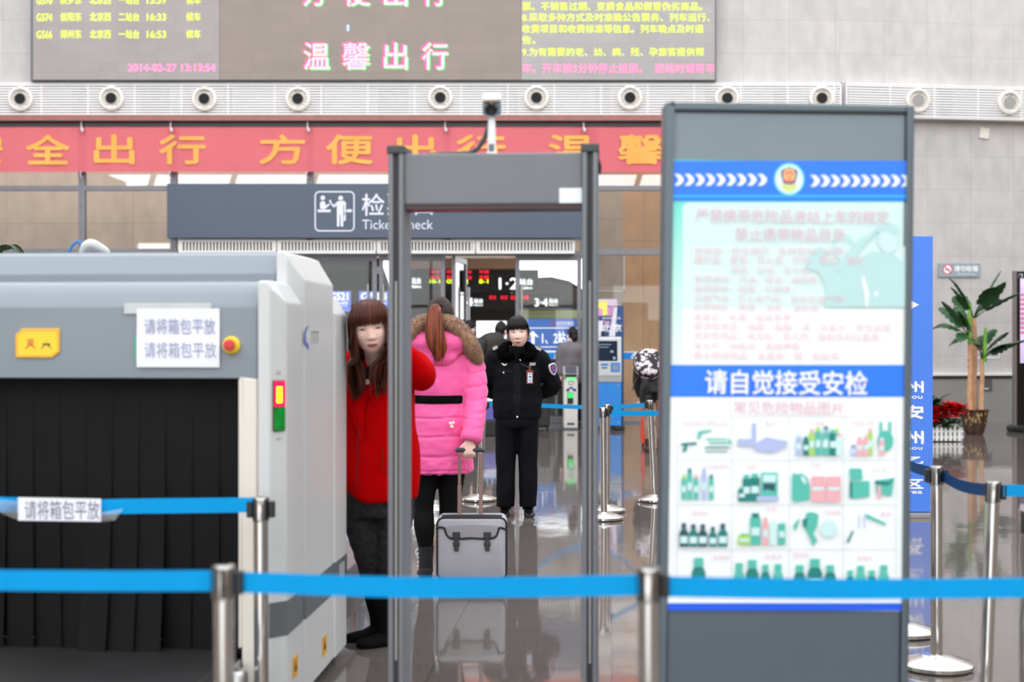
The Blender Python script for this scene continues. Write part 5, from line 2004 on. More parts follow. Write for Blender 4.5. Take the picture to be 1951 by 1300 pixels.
# ---------------------------------------------------------------- security guard
GX, GY = P(985, 0, 11.75).x, 11.75
gd_ = thing('person', 'person in black guard uniform with fur collar and lanyard badge, facing the camera', 'person', (GX, GY, 0))
HM = headmat((.014, -.03, 1.513), 1.1, yaw=radians(-6), roll=radians(-3))
J = dict(neck=(.005, 0, 1.38), sho_l=(-.175, 0, 1.31), sho_r=(.175, 0, 1.31), elb_l=(-.27, .07, 1.06), elb_r=(.285, .07, 1.07), wri_l=(-.07, .20, .95), wri_r=(.07, .20, .95),
         hip_l=(-.085, 0, .84), hip_r=(.085, 0, .84), kne_l=(-.095, 0, .46), kne_r=(.09, 0, .46), ank_l=(-.095, .02, .08), ank_r=(.09, .02, .08), toe_l=(-.11, -.15, .03), toe_r=(.105, -.15, .03),
         hd_l=((1, .05, -.2), (0, -.3, 1), 1, .3), hd_r=((-1, .05, -.2), (0, -.3, 1), -1, .3))
skin_body(J, 'body', gd_, .009, HM, 1.0)
fc = Face(HM, 1.0, gd_)
fc.features(eye_open=.0032, mouth_open=.002)
mb = MB()
hair_cap(mb, 1.0, 1.075, front=.05, side=-.03, back=-.085)
for k in range(26):
    x = -.062 + .124 * k / 25
    lock(mb, [(x * .35, -.04, .122), (x * .8, -.09, .098), (x * 1.02, -.108, .055), (x * 1.05, -.104 + abs(x) * .25, .024 - abs(x) * .1 + random.uniform(-.006, .005))], .0085, .4)
for sx in (-1, 1):
    for k in range(6):
        lock(mb, [(sx * .05, -.06, .105), (sx * .074, -.066 + .006 * k, .06), (sx * .081, -.052 + .006 * k, .01), (sx * .078, -.048 + .007 * k, -.03 - .006 * (k % 3))], .009, .4, (sx, 0, 0))
mb.ell((0, .11, .01), (.035, .03, .04), 16, 12)
mb.xf(HM).obj('hair', M_BLKHAIR, gd_, angle=70)
jk = MB()
jk.slices([(0, 0, .80, .188, .135, 2.3), (0, 0, .84, .200, .142, 2.3), (0, 0, .95, .203, .142, 2.3), (0, 0, 1.08, .198, .14, 2.3), (0, 0, 1.2, .205, .138, 2.3), (0, .005, 1.29, .195, .125, 2.2), (0, .01, 1.345, .14, .105), (0, .01, 1.40, .075, .08)], n=44)
for s_, e in ((-1, (-.285, .07, 1.06)), (1, (.30, .07, 1.07))):
    jk.tube([(s_ * .10, 0, 1.31), (s_ * .185, .005, 1.29), (s_ * .235, .03, 1.19), e, (s_ * .19, .135, 1.015), (s_ * .06, .20, .95)], [.085, .084, .078, .07, .06, .05], n=18)
remesh(jk, 'jacket', M_NAVY, gd_, .011, 4, folds=((6, 6, 9, .012), (16, 16, 22, .006)))
tr = MB()
tr.slices([(0, 0, .84, .175, .125, 2.3), (0, 0, .78, .178, .128, 2.3), (0, 0, .73, .165, .12, 2.2)], n=36)
for s_ in (-1, 1):
    cx = -.093 if s_ < 0 else .09
    tr.tube([(cx * .95, 0, .80), (cx, 0, .68), (cx, 0, .45), (cx * 1.02, .0, .25), (cx * 1.02, .01, .075)], [.088, .09, .08, .077, .075], n=22, flat=[1.1, 1.1, 1.0, 1.05, 1.15], up=(0, -1, 0))
remesh(tr, 'trousers', M_NAVY, gd_, .011, 4, folds=((7, 7, 5, .009), (18, 18, 12, .004)))
for s_ in (-1, 1):
    cx = -.096 if s_ < 0 else .092
    shoe(MB(), (cx, .02, 0), (cx * 1.15, -.16, 0), .085, .045).obj('shoe', M_BLKSHOE, gd_)
    MB().tube([(cx, .02, .05), (cx, .02, .16)], .046, n=14, sub=1).obj('sock', M_BLACK, gd_)
fr = MB()
for s_ in (-1, 1):
    fr.join(fur([(0, .085, 1.40), (s_ * .07, .05, 1.405), (s_ * .105, -.03, 1.375), (s_ * .112, -.09, 1.335), (s_ * .095, -.12, 1.318), (s_ * .05, -.13, 1.318), (s_ * .03, -.13, 1.325)], [.03, .038, .048, .050, .040, .030, .015], 1800, .008, width=.006, lean=(0, 0, -.2)))
fr.obj('fur_collar', mat('black_fur', (4, 4, 5), .9, spec=.04), gd_, angle=180)
sc_ = MB()
sc_.slices([(0, -.045, 1.25, .06, .085), (0, -.045, 1.33, .055, .075), (.0, -.03, 1.385, .06, .072), (0, -.02, 1.40, .055, .066)], n=24, sub=3)
sc_.obj('shirt_collar', mat('charcoal_shirt', (8, 8, 11), .9, spec=.1), gd_)
# insignia
GYF = -.158
JKO = [o_ for o_ in gd_.children if o_.name.startswith('jacket')][0].data
JKB = BVHTree.FromPolygons([tuple(v.co) for v in JKO.vertices], [tuple(p_.vertices) for p_ in JKO.polygons])


def onj(x, z, off=.002):
    h0 = JKB.ray_cast(Vector((x, -1, z)), Vector((0, 1, 0)))[0]
    return (h0.y if h0 else -.14) - off


def onjt(x, y):
    h0 = JKB.ray_cast(Vector((x, y, 2)), Vector((0, 0, -1)))[0]
    return h0.z if h0 else 1.36


def gx(px):
    return (px - 985) / 230.6


def gz(py):
    return CAMZ - (py - 637) / 230.6


for px, py, yy in ((991.5, 685.5, -.150), (960, 709.5, -.152), (985.5, 793, -.148)):
    MB().lathe([(0, 0), (.0085, 0), (.0085, .004), (0, .006)], n=14).xf(Matrix.Translation((gx(px), onj(gx(px), gz(py), 0), gz(py))) @ Matrix.Rotation(pi / 2, 4, 'X')).obj('button', mat('silver_button', (226, 226, 226), .3, .6), gd_)
w_ = MB()
w_.prism([(gx(955) , gz(691)), (gx(962), gz(693.5)), (gx(964), gz(693.5)), (gx(971), gz(690)), (gx(970), gz(693)), (gx(966), gz(696)), (gx(960), gz(696.5)), (gx(957), gz(694))], onj(gx(962), gz(693), .005), onj(gx(962), gz(693), -.004))
w_.obj('wing_badge', M_WHITEP, gd_, smooth=False)
w_ = MB().text('A20357', gx(1005.5), gx(1020), gz(696), gz(691), onj(gx(1012), gz(694), .006), .03)
w_.obj('number_badge', M_WHITE, gd_, smooth=False)
lan = MB()
lan.tube([(.03, -.15, 1.26), (gx(1003), -.162, 1.235), (gx(1008.5), -.165, gz(700))], .004, n=6, sub=3)
lan.obj('lanyard', mat('navy_lanyard', (26, 34, 66), .6), gd_)
BY_ = onj(gx(1009), gz(718), .004) + .160
bg_ = MB().bx(gx(1002.5), gx(1015.5), -.172, -.160, gz(731), gz(705)).xf(Matrix.Translation((0, BY_, 0)))
bgo = bg_.obj('badge_holder', mat('red_brown_leather', (128, 56, 44), .5), gd_, smooth=False, bevel=.003)
MB().bx(gx(1006.5), gx(1011), -.171, -.163, gz(705), gz(697)).xf(Matrix.Translation((0, BY_, 0))).obj('badge_strap', MATS['red_brown_leather'], bgo, smooth=False)
MB().bx(gx(1005), gx(1013.5), -.1735, -.170, gz(728.5), gz(709.5)).xf(Matrix.Translation((0, BY_, 0))).obj('badge_card', mat('pale_blue_card', (222, 232, 246), .5), bgo, smooth=False)
k_ = MB()
k_.bx(gx(1007.5), gx(1011.5), -.1745, -.1732, gz(718.5), gz(716))
for q_ in range(3):
    k_.bx(gx(1007), gx(1012), -.1745, -.1732, gz(722.6 + q_ * 2), gz(722 + q_ * 2))
k_.flat([(gx(1007.8), gz(711)), (gx(1011), gz(711)), (gx(1009.4), gz(714.5))], -.1742)
k_.xf(Matrix.Translation((0, BY_, 0))).obj('card_print', mat('card_ink', (70, 74, 110), .6), bgo, smooth=False)
for s_ in (-1, 1):
    e_ = MB().bx(-.022, .022, -.05, .05, -.006, .006)
    e_.xf(Matrix.Translation((s_ * .182, -.015, onjt(s_ * .182, -.015) + .001)) @ Matrix.Rotation(s_ * radians(28), 4, 'Y') @ Matrix.Rotation(radians(12), 4, 'X'))
    eo = e_.obj('epaulette', mat('epaulette_black', (24, 24, 30), .6), gd_, smooth=False, bevel=.003)
    f_ = MB()
    for y0 in (-.045, -.022):
        f_.bx(-.021, .021, y0, y0 + .009, .0055, .009)
    f_.bx(-.021, .021, -.0535, -.05, -.006, .008)
    f_.xf(Matrix.Translation((s_ * .182, -.015, onjt(s_ * .182, -.015) + .001)) @ Matrix.Rotation(s_ * radians(28), 4, 'Y') @ Matrix.Rotation(radians(12), 4, 'X'))
    f_.obj('epaulette_bars', mat('silver_grey_bar', (196, 194, 186), .5), eo, smooth=False)
for px in (964, 1010):
    f0 = MB()
    xa, xb, za, zb = gx(px - 13), gx(px + 13), gz(710), gz(703)
    f0.loft([[Vector((xa + (xb - xa) * k / 6, onj(xa + (xb - xa) * k / 6, z_, o_), z_)) for k in range(7)] + [Vector((xa + (xb - xa) * k / 6, onj(xa + (xb - xa) * k / 6, z_, -.002), z_)) for k in range(6, -1, -1)] for z_, o_ in ((za, .005), (zb, .003))])
    f0.obj('pocket_flap', mat('pocket_navy', (13, 14, 21), .8, spec=.2), gd_, smooth=False)
pl0 = MB()
zs_ = [gz(790) + (gz(692) - gz(790)) * k / 10 for k in range(11)]
pl0.loft([[Vector((-.03, onj(-.03, z_, .003), z_)), Vector((.03, onj(.03, z_, .003), z_)), Vector((.03, onj(.03, z_, -.002), z_)), Vector((-.03, onj(-.03, z_, -.002), z_))] for z_ in zs_])
pl0.obj('front_placket', MATS['pocket_navy'], gd_, smooth=False)
# shoulder patch on the sleeve
PM = Matrix.Translation((.292, -.035, 1.215)) @ Matrix.Rotation(radians(38), 4, 'Z') @ Matrix.Rotation(radians(-14), 4, 'Y')
pat = [(-.036, .03), (-.022, .045), (.022, .045), (.036, .03), (.034, -.01), (.02, -.04), (0, -.055), (-.02, -.04), (-.034, -.01)]
po = MB().prism(pat, -.012, .004, PM).obj('arm_patch', mat('patch_white', (232, 232, 238), .6), gd_, smooth=False)
MB().prism([(x * .82, z * .82) for x, z in pat], -.0135, -.011, PM).obj('patch_field', mat('patch_blue', (64, 72, 140), .6), po, smooth=False)
r_ = MB()
for a0 in (0, 1):
    r_.prism([(-.02, .018 - a0 * .03), (.018, .026 - a0 * .03), (.022, .016 - a0 * .03), (-.014, .006 - a0 * .03)], -.0145, -.013, PM)
r_.obj('patch_red', mat('patch_red', (196, 76, 84), .6), po, smooth=False)

# ---------------------------------------------------------------- woman in the pink coat, from behind
PX_, PY_ = P(838, 0, 8.7).x, 8.7
pk = thing('person', 'person in bright pink padded coat with brown ponytail, seen from behind', 'person', (PX_, PY_, 0))
M_PINK = mat('pink_quilted_nylon', (255, 100, 168), .5, spec=.35, var=.03, scale=5, sheen=.2)


def qx(px):
    return (px - 838) / 311.5


def qz(py):
    return CAMZ - (py - 637) / 311.5


HM = headmat((.002, .03, 1.60), 1.03, yaw=pi + radians(-12), pitch=radians(-4))
HANDY = -.235
J = dict(fwd=(0, 1, 0), neck=(0, .01, 1.42), sho_l=(-.165, 0, 1.35), sho_r=(.165, 0, 1.35), elb_l=(-.22, .02, 1.08), elb_r=(.195, -.05, 1.09), wri_l=(-.2, .12, .86), wri_r=(.187, -.20, .868),
         hip_l=(-.085, 0, .86), hip_r=(.08, 0, .86), kne_l=(-.10, .02, .46), kne_r=(.055, .06, .46), ank_l=(-.085, .0, .09), ank_r=(.05, .12, .09), toe_l=(-.10, .16, .03), toe_r=(.055, .28, .03),
         hd_l=((0, .1, -1), (1, 0, 0), -1, .3), hd_r=((.02, -.16, -1), (-.05, 1, -.16), -1, .95))
skin_body(J, 'body', pk, .0065, HM, 1.0)
mb = MB()
hair_cap(mb, 1.0, 1.09, front=.04, side=-.05, back=-.1)
mb.xf(HM)
mb.obj('hair', hair_mat('dark_brown_hair', (30, 18, 18), (62, 38, 34)), pk, angle=70)
pt = MB()
core = [(-.012, -.082, 1.665), (-.022, -.125, 1.645), (-.022, -.16, 1.57), (-.010, -.175, 1.47), (.002, -.175, 1.40), (-.006, -.17, 1.345)]
pt.tube(core, [.022, .036, .050, .058, .046, .02], n=18, flat=[.9, .7, .55, .5, .5, .5], up=(0, -1, 0))
for k in range(46):
    a = random.uniform(-1, 1)
    b = random.uniform(.55, 1.0)
    e = random.uniform(-.03, .03)
    zt_ = 1.345 + random.uniform(-.035, .07)
    pts = [(-.012 + a * .012, -.098, 1.668), (-.022 + a * .034, -.145 - .012 * (1 - a * a), 1.64), (-.022 + a * .052 * b, -.182 - .014 * (1 - a * a), 1.56), (-.01 + a * .06 * b, -.195 - .014 * (1 - a * a), 1.46), (a * .045 * b + e * .3, -.19, 1.40), (-.006 + a * .02 + e * .6, -.18, zt_)]
    lock(pt, pts, random.uniform(.006, .011), .5, (0, -1, 0), .1)
pt.obj('ponytail', hair_mat('copper_hair', (70, 28, 16), (150, 74, 38), (44, 4, 1.0)), pk, angle=70)
MB().tube([(-.012 + .03 * cos(a_ * pi / 6), -.093 + .012 * sin(a_ * pi / 6), 1.668 + .01 * sin(a_ * pi / 6)) for a_ in range(13)], .007, n=8, sub=2).obj('hair_band', M_BLACK, pk)


def quilt(seams, depth=.013, w=.012):
    def f_(co):
        k = 0
        for z_ in seams:
            zz = co.z + .01 * noise.noise(Vector((co.x * 6, co.y * 6, z_ * 9)))
            k -= depth * exp(-((zz - z_) / w) ** 2)
        return k
    return f_


ct = MB()
ct.slices([(0, 0, .655, .190, .15, 2.3), (0, 0, .67, .207, .165, 2.3), (0, 0, .74, .205, .162, 2.3), (0, 0, .86, .196, .155, 2.3), (0, 0, .98, .182, .145, 2.3), (0, 0, 1.07, .166, .132, 2.3), (0, 0, 1.105, .158, .126, 2.3), (0, 0, 1.14, .166, .132, 2.3), (0, 0, 1.24, .185, .138, 2.3), (0, 0, 1.33, .183, .125, 2.2), (0, .0, 1.385, .13, .10), (0, .005, 1.44, .08, .08)], n=48)
slv = [(.10, 0, 1.345), (.180, -.005, 1.325), (.212, -.03, 1.21), (.218, -.07, 1.085), (.212, -.14, .965), (.197, -.195, .875)]
ct.tube(slv, [.085, .086, .080, .073, .067, .058], n=20)
ct.tube([(-.10, 0, 1.345), (-.178, 0, 1.325), (-.215, .01, 1.2), (-.235, .03, 1.07), (-.225, .08, .95), (-.208, .12, .87)], [.085, .086, .080, .073, .066, .056], n=20)
seam_t = quilt([qz(795), qz(830), qz(867), qz(893)], .0085, .006)
seam_b = quilt([qz(884), qz(889)], .004, .004)


def pinkshape(co):
    if abs(co.x) < .175 and co.z < 1.06:
        k = seam_t(co)
        if co.z < .72:
            k += .008 * noise.noise(Vector((co.x * 34, co.y * 34, co.z * 10)))
        return k
    k = 0
    if abs(co.x) > .17:
        for z_ in (1.26, 1.17, 1.09, 1.02, .93):
            zz = co.z - .25 * (abs(co.x) - .2) + .02 * noise.noise(Vector((co.x * 8, co.y * 8, z_ * 5)))
            k -= .004 * exp(-((zz - z_) / .009) ** 2)
    return k


remesh(ct, 'padded_coat', M_PINK, pk, .0085, 3, folds=((8, 8, 10, .006), (24, 24, 30, .003)), shape=pinkshape)
hd_ = MB()
hd_.ell((.0, -.10, 1.435), (.178, .075, .095), 32, 20)
hd_.ell((-.09, -.08, 1.47), (.085, .06, .075), 24, 16)
hd_.ell((.10, -.08, 1.46), (.085, .06, .075), 24, 16)
hd_.ell((.0, -.12, 1.375), (.12, .05, .07), 24, 16)
remesh(hd_, 'hood', M_PINK, pk, .009, 6, folds=((7, 7, 9, .018), (20, 20, 24, .006)))
frm = fur([(-.215, -.02, 1.34), (-.205, -.07, 1.42), (-.165, -.105, 1.505), (-.10, -.10, 1.565), (-.02, -.09, 1.575), (.07, -.10, 1.56), (.135, -.11, 1.51), (.19, -.10, 1.43), (.222, -.06, 1.35), (.222, -.02, 1.295)], [.03, .042, .046, .046, .04, .046, .048, .046, .038, .018], 9000, .019, width=.004, lean=(0, -.1, -.15))
frm.obj('fur_trim', mat('brown_fur', (170, 134, 108), .85, spec=.12, var=.2, scale=24, sheen=.4), pk, angle=180)
bl_ = MB()
bl_.slices([(0, 0, qz(767.5), .1635, .134, 2.3), (0, 0, qz(766), .1675, .138, 2.3), (0, 0, qz(754), .1675, .138, 2.3), (0, 0, qz(752.5), .1635, .134, 2.3)], n=48, sub=2)
bl_.obj('belt', mat('black_elastic', (8, 8, 9), .85, spec=.1), pk, angle=60)
bow = MB()
bx_, bz_ = qx(863), qz(805)
for sx, sz, r in ((-1, .3, .011), (1, .5, .011), (-.6, -1.1, .008), (.5, -1.2, .009), (.0, -.2, .006)):
    bow.ell((bx_ + sx * .009, -.172, bz_ + sz * .014), (r * .8, .005, r), 12, 8)
bow.obj('zip_charm', mat('cream_charm', (246, 230, 214), .4), pk)
cf = MB()
cf.tube([(.203, -.178, .908), (.200, -.187, .889), (.196, -.196, .87), (.193, -.202, .856)], [.066, .068, .066, .054], n=24, sub=3)
cf.obj('cuff', M_PINK, pk)
lg = MB()
M_LEGG = mat('black_leggings', (13, 13, 15), .8, spec=.2)
lg.slices([(0, 0, .90, .15, .12), (0, 0, .80, .16, .125), (0, 0, .74, .15, .115)], n=30, sub=3)
lg.tube([(-.08, 0, .82), (-.092, 0, .70), (-.098, .01, .56), (-.102, .02, .44), (-.095, .0, .33), (-.085, 0, .17)], [.09, .086, .076, .064, .062, .042], n=20)
lg.tube([(.08, 0, .82), (.075, .01, .70), (.065, .04, .56), (.055, .06, .44), (.052, .08, .33), (.05, .12, .17)], [.09, .086, .076, .062, .060, .042], n=20)
remesh(lg, 'leggings', M_LEGG, pk, .009, 3, folds=((12, 12, 8, .004),))
for cx, yy, tx in ((-.085, 0.0, (-.11, .17, 0)), (.05, .12, (.055, .29, 0))):
    b_ = MB()
    b_.tube([(cx, yy + .005, .045), (cx, yy, .10), (cx, yy - .002, .16), (cx, yy - .004, .205)], [.044, .043, .046, .050], n=20, sub=3)
    shoe(b_, (cx, yy, 0), tx, .085, .044)
    bo_ = b_.obj('ankle_boot', mat('charcoal_suede', (44, 44, 48), .7), pk, angle=60)
    if cx < 0:
        lc = MB()
        for k in range(5):
            z_ = .19 - k * .026
            lc.tube([(cx - .043, yy + .02, z_), (cx - .052, yy - .002, z_ - .008), (cx - .042, yy - .026, z_ - .002)], .0035, n=6, sub=4)
        lc.tube([(cx - .046, yy + .0, .195), (cx - .06, yy - .03, .175), (cx - .05, yy - .04, .145), (cx - .05, yy - .015, .165)], .0035, n=6)
        lc.obj('laces', M_WHITEP, bo_)

# suitcase in her hand
SY = 8.33
q = P(898.5, 0, SY)
cs = thing('suitcase', 'silver grey rolling suitcase with two black buckles and raised handle', 'suitcase', (q.x, SY, 0))
us = SY / F


def sx_(px):
    return (px - 898.5) * us


def sz_(py):
    return CAMZ - (py - 637) * us


M_SILV = mat('silver_nylon', (176, 176, 182), .45, spec=.4, var=.04, scale=7)
M_PIPE = mat('black_piping', (30, 29, 31), .5)
x0, x1, z0, z1 = sx_(831.5), sx_(966), sz_(1106), sz_(986)
rg = []
for y_, ins, blg in ((.0, .022, 0), (.006, .008, 0), (.016, .0, 0), (.2, .0, 0), (.212, .006, 0), (.216, .02, 0)):
    rr = round_rect(x0 + ins, x1 - ins, z0 + ins, z1 - ins, .04 - ins * .5, 6)
    rg.append([Vector((x, y_, z)) for x, z in rr])
b_ = MB()
b_.loft(rg)
b_.obj('case_body', M_SILV, cs, angle=50)
pp_ = MB()
rr = round_rect(x0 + .004, x1 - .004, z0 + .004, z1 - .004, .038, 6)
pp_.tube([(x, .008, z) for x, z in rr] + [(rr[0][0], .008, rr[0][1])], .0062, n=8, sub=1)
pp_.tube([(x0 - .001, .01, sz_(1008)), (x0 + .012, -.001, sz_(1005)), (sx_(846), -.002, sz_(1006)), (sx_(849), -.002, sz_(1014)), (sx_(854), -.002, sz_(1023)), (sx_(866), -.003, sz_(1027)), (sx_(898), -.003, sz_(1025.5)), (sx_(930), -.003, sz_(1027)), (sx_(944), -.002, sz_(1023)), (sx_(949), -.002, sz_(1013)), (sx_(952), -.002, sz_(1006)), (x1 - .012, -.001, sz_(1008)), (x1 + .001, .01, sz_(1011))], .0062, n=8, sub=4)
pp_.tube([(x0 + .03, .03, z1 + .001), (x0 + .1, .03, z1 + .004), (x1 - .1, .03, z1 + .004), (x1 - .03, .03, z1 + .001)], .009, n=8, sub=3)
pp_.obj('piping', M_PIPE, cs)
fl_ = MB()
pts = [(846, 1004), (849, 1013), (854, 1022), (866, 1026), (898, 1024.5), (930, 1026), (944, 1022), (949, 1012), (951, 1003), (940, 1001), (900, 999.5), (858, 1001)]
fl_.prism([(sx_(x), sz_(y)) for x, y in pts], -.002, .006)
fl_.obj('flap', mat('grey_flap', (162, 160, 164), .5, var=.04), cs, smooth=False, bevel=.002)
for bxp in (869.5, 928.5):
    k_ = MB()
    k_.bx(sx_(bxp - 7), sx_(bxp + 7), -.012, -.001, sz_(1026), sz_(1014))
    k_.bx(sx_(bxp - 4.5), sx_(bxp + 4.5), -.009, -.001, sz_(1048), sz_(1026))
    k_.bx(sx_(bxp - 6.5), sx_(bxp + 6.5), -.013, -.004, sz_(1040), sz_(1033))
    k_.prism([(sx_(bxp - 5), sz_(1043)), (sx_(bxp + 5), sz_(1043)), (sx_(bxp + 4), sz_(1050)), (sx_(bxp - 3), sz_(1050))], -.012, -.002)
    k_.obj('buckle', mat('dark_buckle', (48, 50, 54), .4), cs, smooth=False, bevel=.0025)
for tx in (873.5, 915):
    t_ = MB()
    t_.bx(sx_(tx - 4), sx_(tx + 4), .15, .165, z1 - .02, sz_(930))
    t_.bx(sx_(tx - 3), sx_(tx + 3), .152, .163, sz_(930), sz_(868))
    t_.obj('handle_tube', mat('bronze_tube', (142, 118, 110), .35, .5, var=.04), cs, smooth=False, bevel=.003)
h_ = MB()
h_.tube([(sx_(867.5), .157, sz_(866)), (sx_(872), .157, sz_(862)), (sx_(895), .157, sz_(862.5)), (sx_(917), .157, sz_(862)), (sx_(921), .157, sz_(866))], [.009, .0135, .012, .0135, .009], n=12, sub=4, flat=.8)
h_.obj('handle_grip', mat('charcoal_grip', (54, 58, 62), .5), cs)
for wx in (x0 + .06, x1 - .06):
    for wy in (.04, .18):
        w_ = MB().lathe([(0, -.012), (.026, -.012), (.03, -.006), (.03, .006), (.026, .012), (0, .012)], n=20)
        w_.xf(Matrix.Translation((wx, wy, .031)) @ Matrix.Rotation(pi / 2, 4, 'Y'))
        w_.obj('wheel', M_BLACKP, cs)
ft = MB().bx(x0 + .01, x1 - .01, .02, .2, .034, z0 + .01)
ft.obj('bottom_rim', M_BLACKP, cs, smooth=False, bevel=.006)

# ---------------------------------------------------------------- woman in the red coat
RX_, RY_ = P(722, 0, 6.9).x, 6.9
rdw = thing('person', 'person in red coat with long brown hair and bangs, half hidden by the gate post', 'person', (RX_, RY_, 0))
M_REDC = mat('red_wool', (190, 2, 6), .9, spec=.05, var=.06, scale=12, bump=.1, bscale=200)
HM = headmat((-.014, -.27, 1.531), 1.03, yaw=radians(4), roll=radians(-7), pitch=radians(6))
J = dict(neck=(.0, -.10, 1.36), sho_l=(-.155, -.03, 1.345), sho_r=(.155, -.03, 1.36), elb_l=(-.22, .02, 1.10), elb_r=(.212, -.12, 1.29), wri_l=(-.21, -.09, .90), wri_r=(.115, -.25, 1.42),
         hip_l=(-.085, 0, .82), hip_r=(.085, 0, .82), kne_l=(-.05, -.02, .45), kne_r=(.06, -.04, .45), ank_l=(-.01, .08, .09), ank_r=(.05, -.05, .09), toe_l=(-.14, .02, .03), toe_r=(-.075, -.11, .03),
         hd_l=((.05, -.3, -1), (1, 0, 0), 1, .35), hd_r=((-.35, -.1, 1), (-1, -.4, 0), -1, .6))
skin_body(J, 'body', rdw, .008, HM, 1.12)
fc = Face(HM, 1.12, rdw)
fc.features(eye_open=.0029, mouth_open=.0032)
mb = MB()
hair_cap(mb, 1.12, 1.09, front=.045, side=-.06, back=-.1)
for k in range(34):
    x = -.078 + .156 * k / 33
    lock(mb, [(x * .35, -.035, .126), (x * .8, -.09, .104), (x * 1.0, -.113, .062), (x * 1.03, -.112 + abs(x) * .25, .024 - abs(x) * .06 + random.uniform(-.005, .006))], .0088, .4)
mb.xf(HM)
HMi = HM.to_3x3()
for sx in (-1, 1):
    for k in range(64):
        u = k / 63
        x0_ = sx * (.060 + .026 * min(1, u * 2.2))
        y0_ = -.075 + .16 * u
        p0 = HM @ Vector((sx * .03, -.03 + .06 * u, .118))
        p1 = HM @ Vector((x0_ * 1.02, y0_ * .9, .06))
        p2 = HM @ Vector((x0_ * 1.16, y0_, -.03))
        p3 = HM @ Vector((x0_ * 1.14 + random.uniform(-.006, .006), y0_ - .01, -.12))
        if sx < 0:
            e3 = Vector((-.115 + .02 * u + random.uniform(-.012, .01), -.245 + .13 * u, 1.355))
            e4 = Vector((e3.x + .012 + random.uniform(-.02, .02), -.235 + .12 * u, 1.225 + random.uniform(-.05, .06)))
        else:
            e3 = Vector((.04 + .02 * u + random.uniform(-.015, .015), -.28 + .15 * u, 1.355))
            e4 = Vector((e3.x - .02 + random.uniform(-.02, .02), -.268 + .14 * u, 1.245 + random.uniform(-.04, .06)))
        lock(mb, [p0, p1, p2, p3, e3, e4], random.uniform(.008, .013), .5, (sx, -.3, 0), .15)
for k in range(26):
    u = k / 25
    j_ = lambda a_: random.uniform(-a_, a_)
    lock(mb, [HM @ Vector((-.078, -.055 + .05 * u, .03)), HM @ Vector((-.094, -.06 + .05 * u, -.05)), Vector((-.100 + j_(.012), -.25 + .06 * u, 1.41)), Vector((-.082 + .03 * (1 - u) + j_(.02), -.255 + .06 * u, 1.33)), Vector((-.082 + .03 * (1 - u) + j_(.018), -.245 + .05 * u, 1.23 + j_(.05)))], random.uniform(.008, .012), .5, (-.3, -1, 0), .15)
    lock(mb, [HM @ Vector((.078, -.06 + .05 * u, .03)), HM @ Vector((.092, -.066 + .05 * u, -.05)), Vector((.058 + j_(.012), -.27 + .06 * u, 1.41)), Vector((.028 - .03 * (1 - u) + j_(.02), -.28 + .05 * u, 1.34)), Vector((.034 - .035 * (1 - u) + j_(.018), -.268 + .04 * u, 1.245 + j_(.05)))], random.uniform(.008, .012), .5, (.3, -1, 0), .15)
for k in range(16):
    x = -.07 + .14 * k / 15
    lock(mb, [HM @ Vector((x * .6, .06, .11)), HM @ Vector((x, .112, .02)), HM @ Vector((x * 1.1, .115, -.1)), Vector((x * 1.4, -.09, 1.34)), Vector((x * 1.4, -.06, 1.25))], .018, .45, (0, 1, 0), .4)
mb.obj('long_hair', hair_mat('chestnut_hair', (36, 15, 8), (92, 40, 22), (44, 5, 2)), rdw, angle=70)
ct = MB()
ct.slices([(.0, 0, .70, .17, .14, 2.3), (.0, 0, .72, .186, .15, 2.3), (.0, 0, .82, .198, .16, 2.3), (0, 0, .95, .196, .158, 2.3), (0, -.01, 1.08, .182, .15, 2.3), (0, -.02, 1.2, .178, .142, 2.3), (0, -.03, 1.3, .172, .125, 2.2), (0, -.045, 1.36, .125, .10), (0, -.06, 1.40, .07, .075)], n=48)
ct.tube([(.09, -.03, 1.345), (.15, -.04, 1.345), (.19, -.085, 1.315), (.203, -.13, 1.30), (.18, -.19, 1.35), (.13, -.24, 1.41)], [.085, .088, .08, .072, .064, .056], n=20)
ct.tube([(-.09, -.03, 1.34), (-.165, -.03, 1.325), (-.205, 0, 1.2), (-.22, .015, 1.09), (-.22, -.04, .98), (-.212, -.085, .91)], [.085, .086, .08, .074, .068, .06], n=20)


def hem(co):
    return 0.0


co_ = remesh(ct, 'wool_coat', M_REDC, rdw, .009, 4, folds=((5, 5, 3, .014), (14, 14, 9, .006)))
# rounded hem: lift the outer left corner
for v in co_.data.vertices:
    if v.co.z < .86 and v.co.x < -.02 and v.co.x > -.2:
        t_ = (-.02 - v.co.x) / .16
        k_ = (.86 - v.co.z) / .16
        v.co.z += .085 * min(1.2, t_) ** 2 * min(1, k_)
lp_ = MB()
lp_.tube([(-.135, -.105, 1.30), (-.115, -.145, 1.21), (-.085, -.165, 1.12), (-.07, -.17, 1.0)], [.03, .034, .03, .008], n=12, flat=.3, up=(0, -1, 0))
lp_.tube([(.10, -.13, 1.31), (.03, -.165, 1.28), (-.045, -.18, 1.24), (-.075, -.182, 1.16), (-.07, -.172, 1.05)], [.03, .04, .036, .026, .006], n=12, flat=.3, up=(0, -1, 0))
lp_.obj('lapels', M_REDC, rdw)
MB().tube([(-.074, -.176, 1.12), (-.082, -.178, 1.0), (-.088, -.176, .88), (-.092, -.168, .78)], .0028, n=6).obj('front_seam', mat('dark_red_seam', (96, 2, 8), .8), rdw)
MB().tube([(.035, -.172, .96), (.036, -.176, .88), (.04, -.172, .85), (.07, -.166, .845)], .0028, n=6).obj('pocket_seam', MATS['dark_red_seam'], rdw)
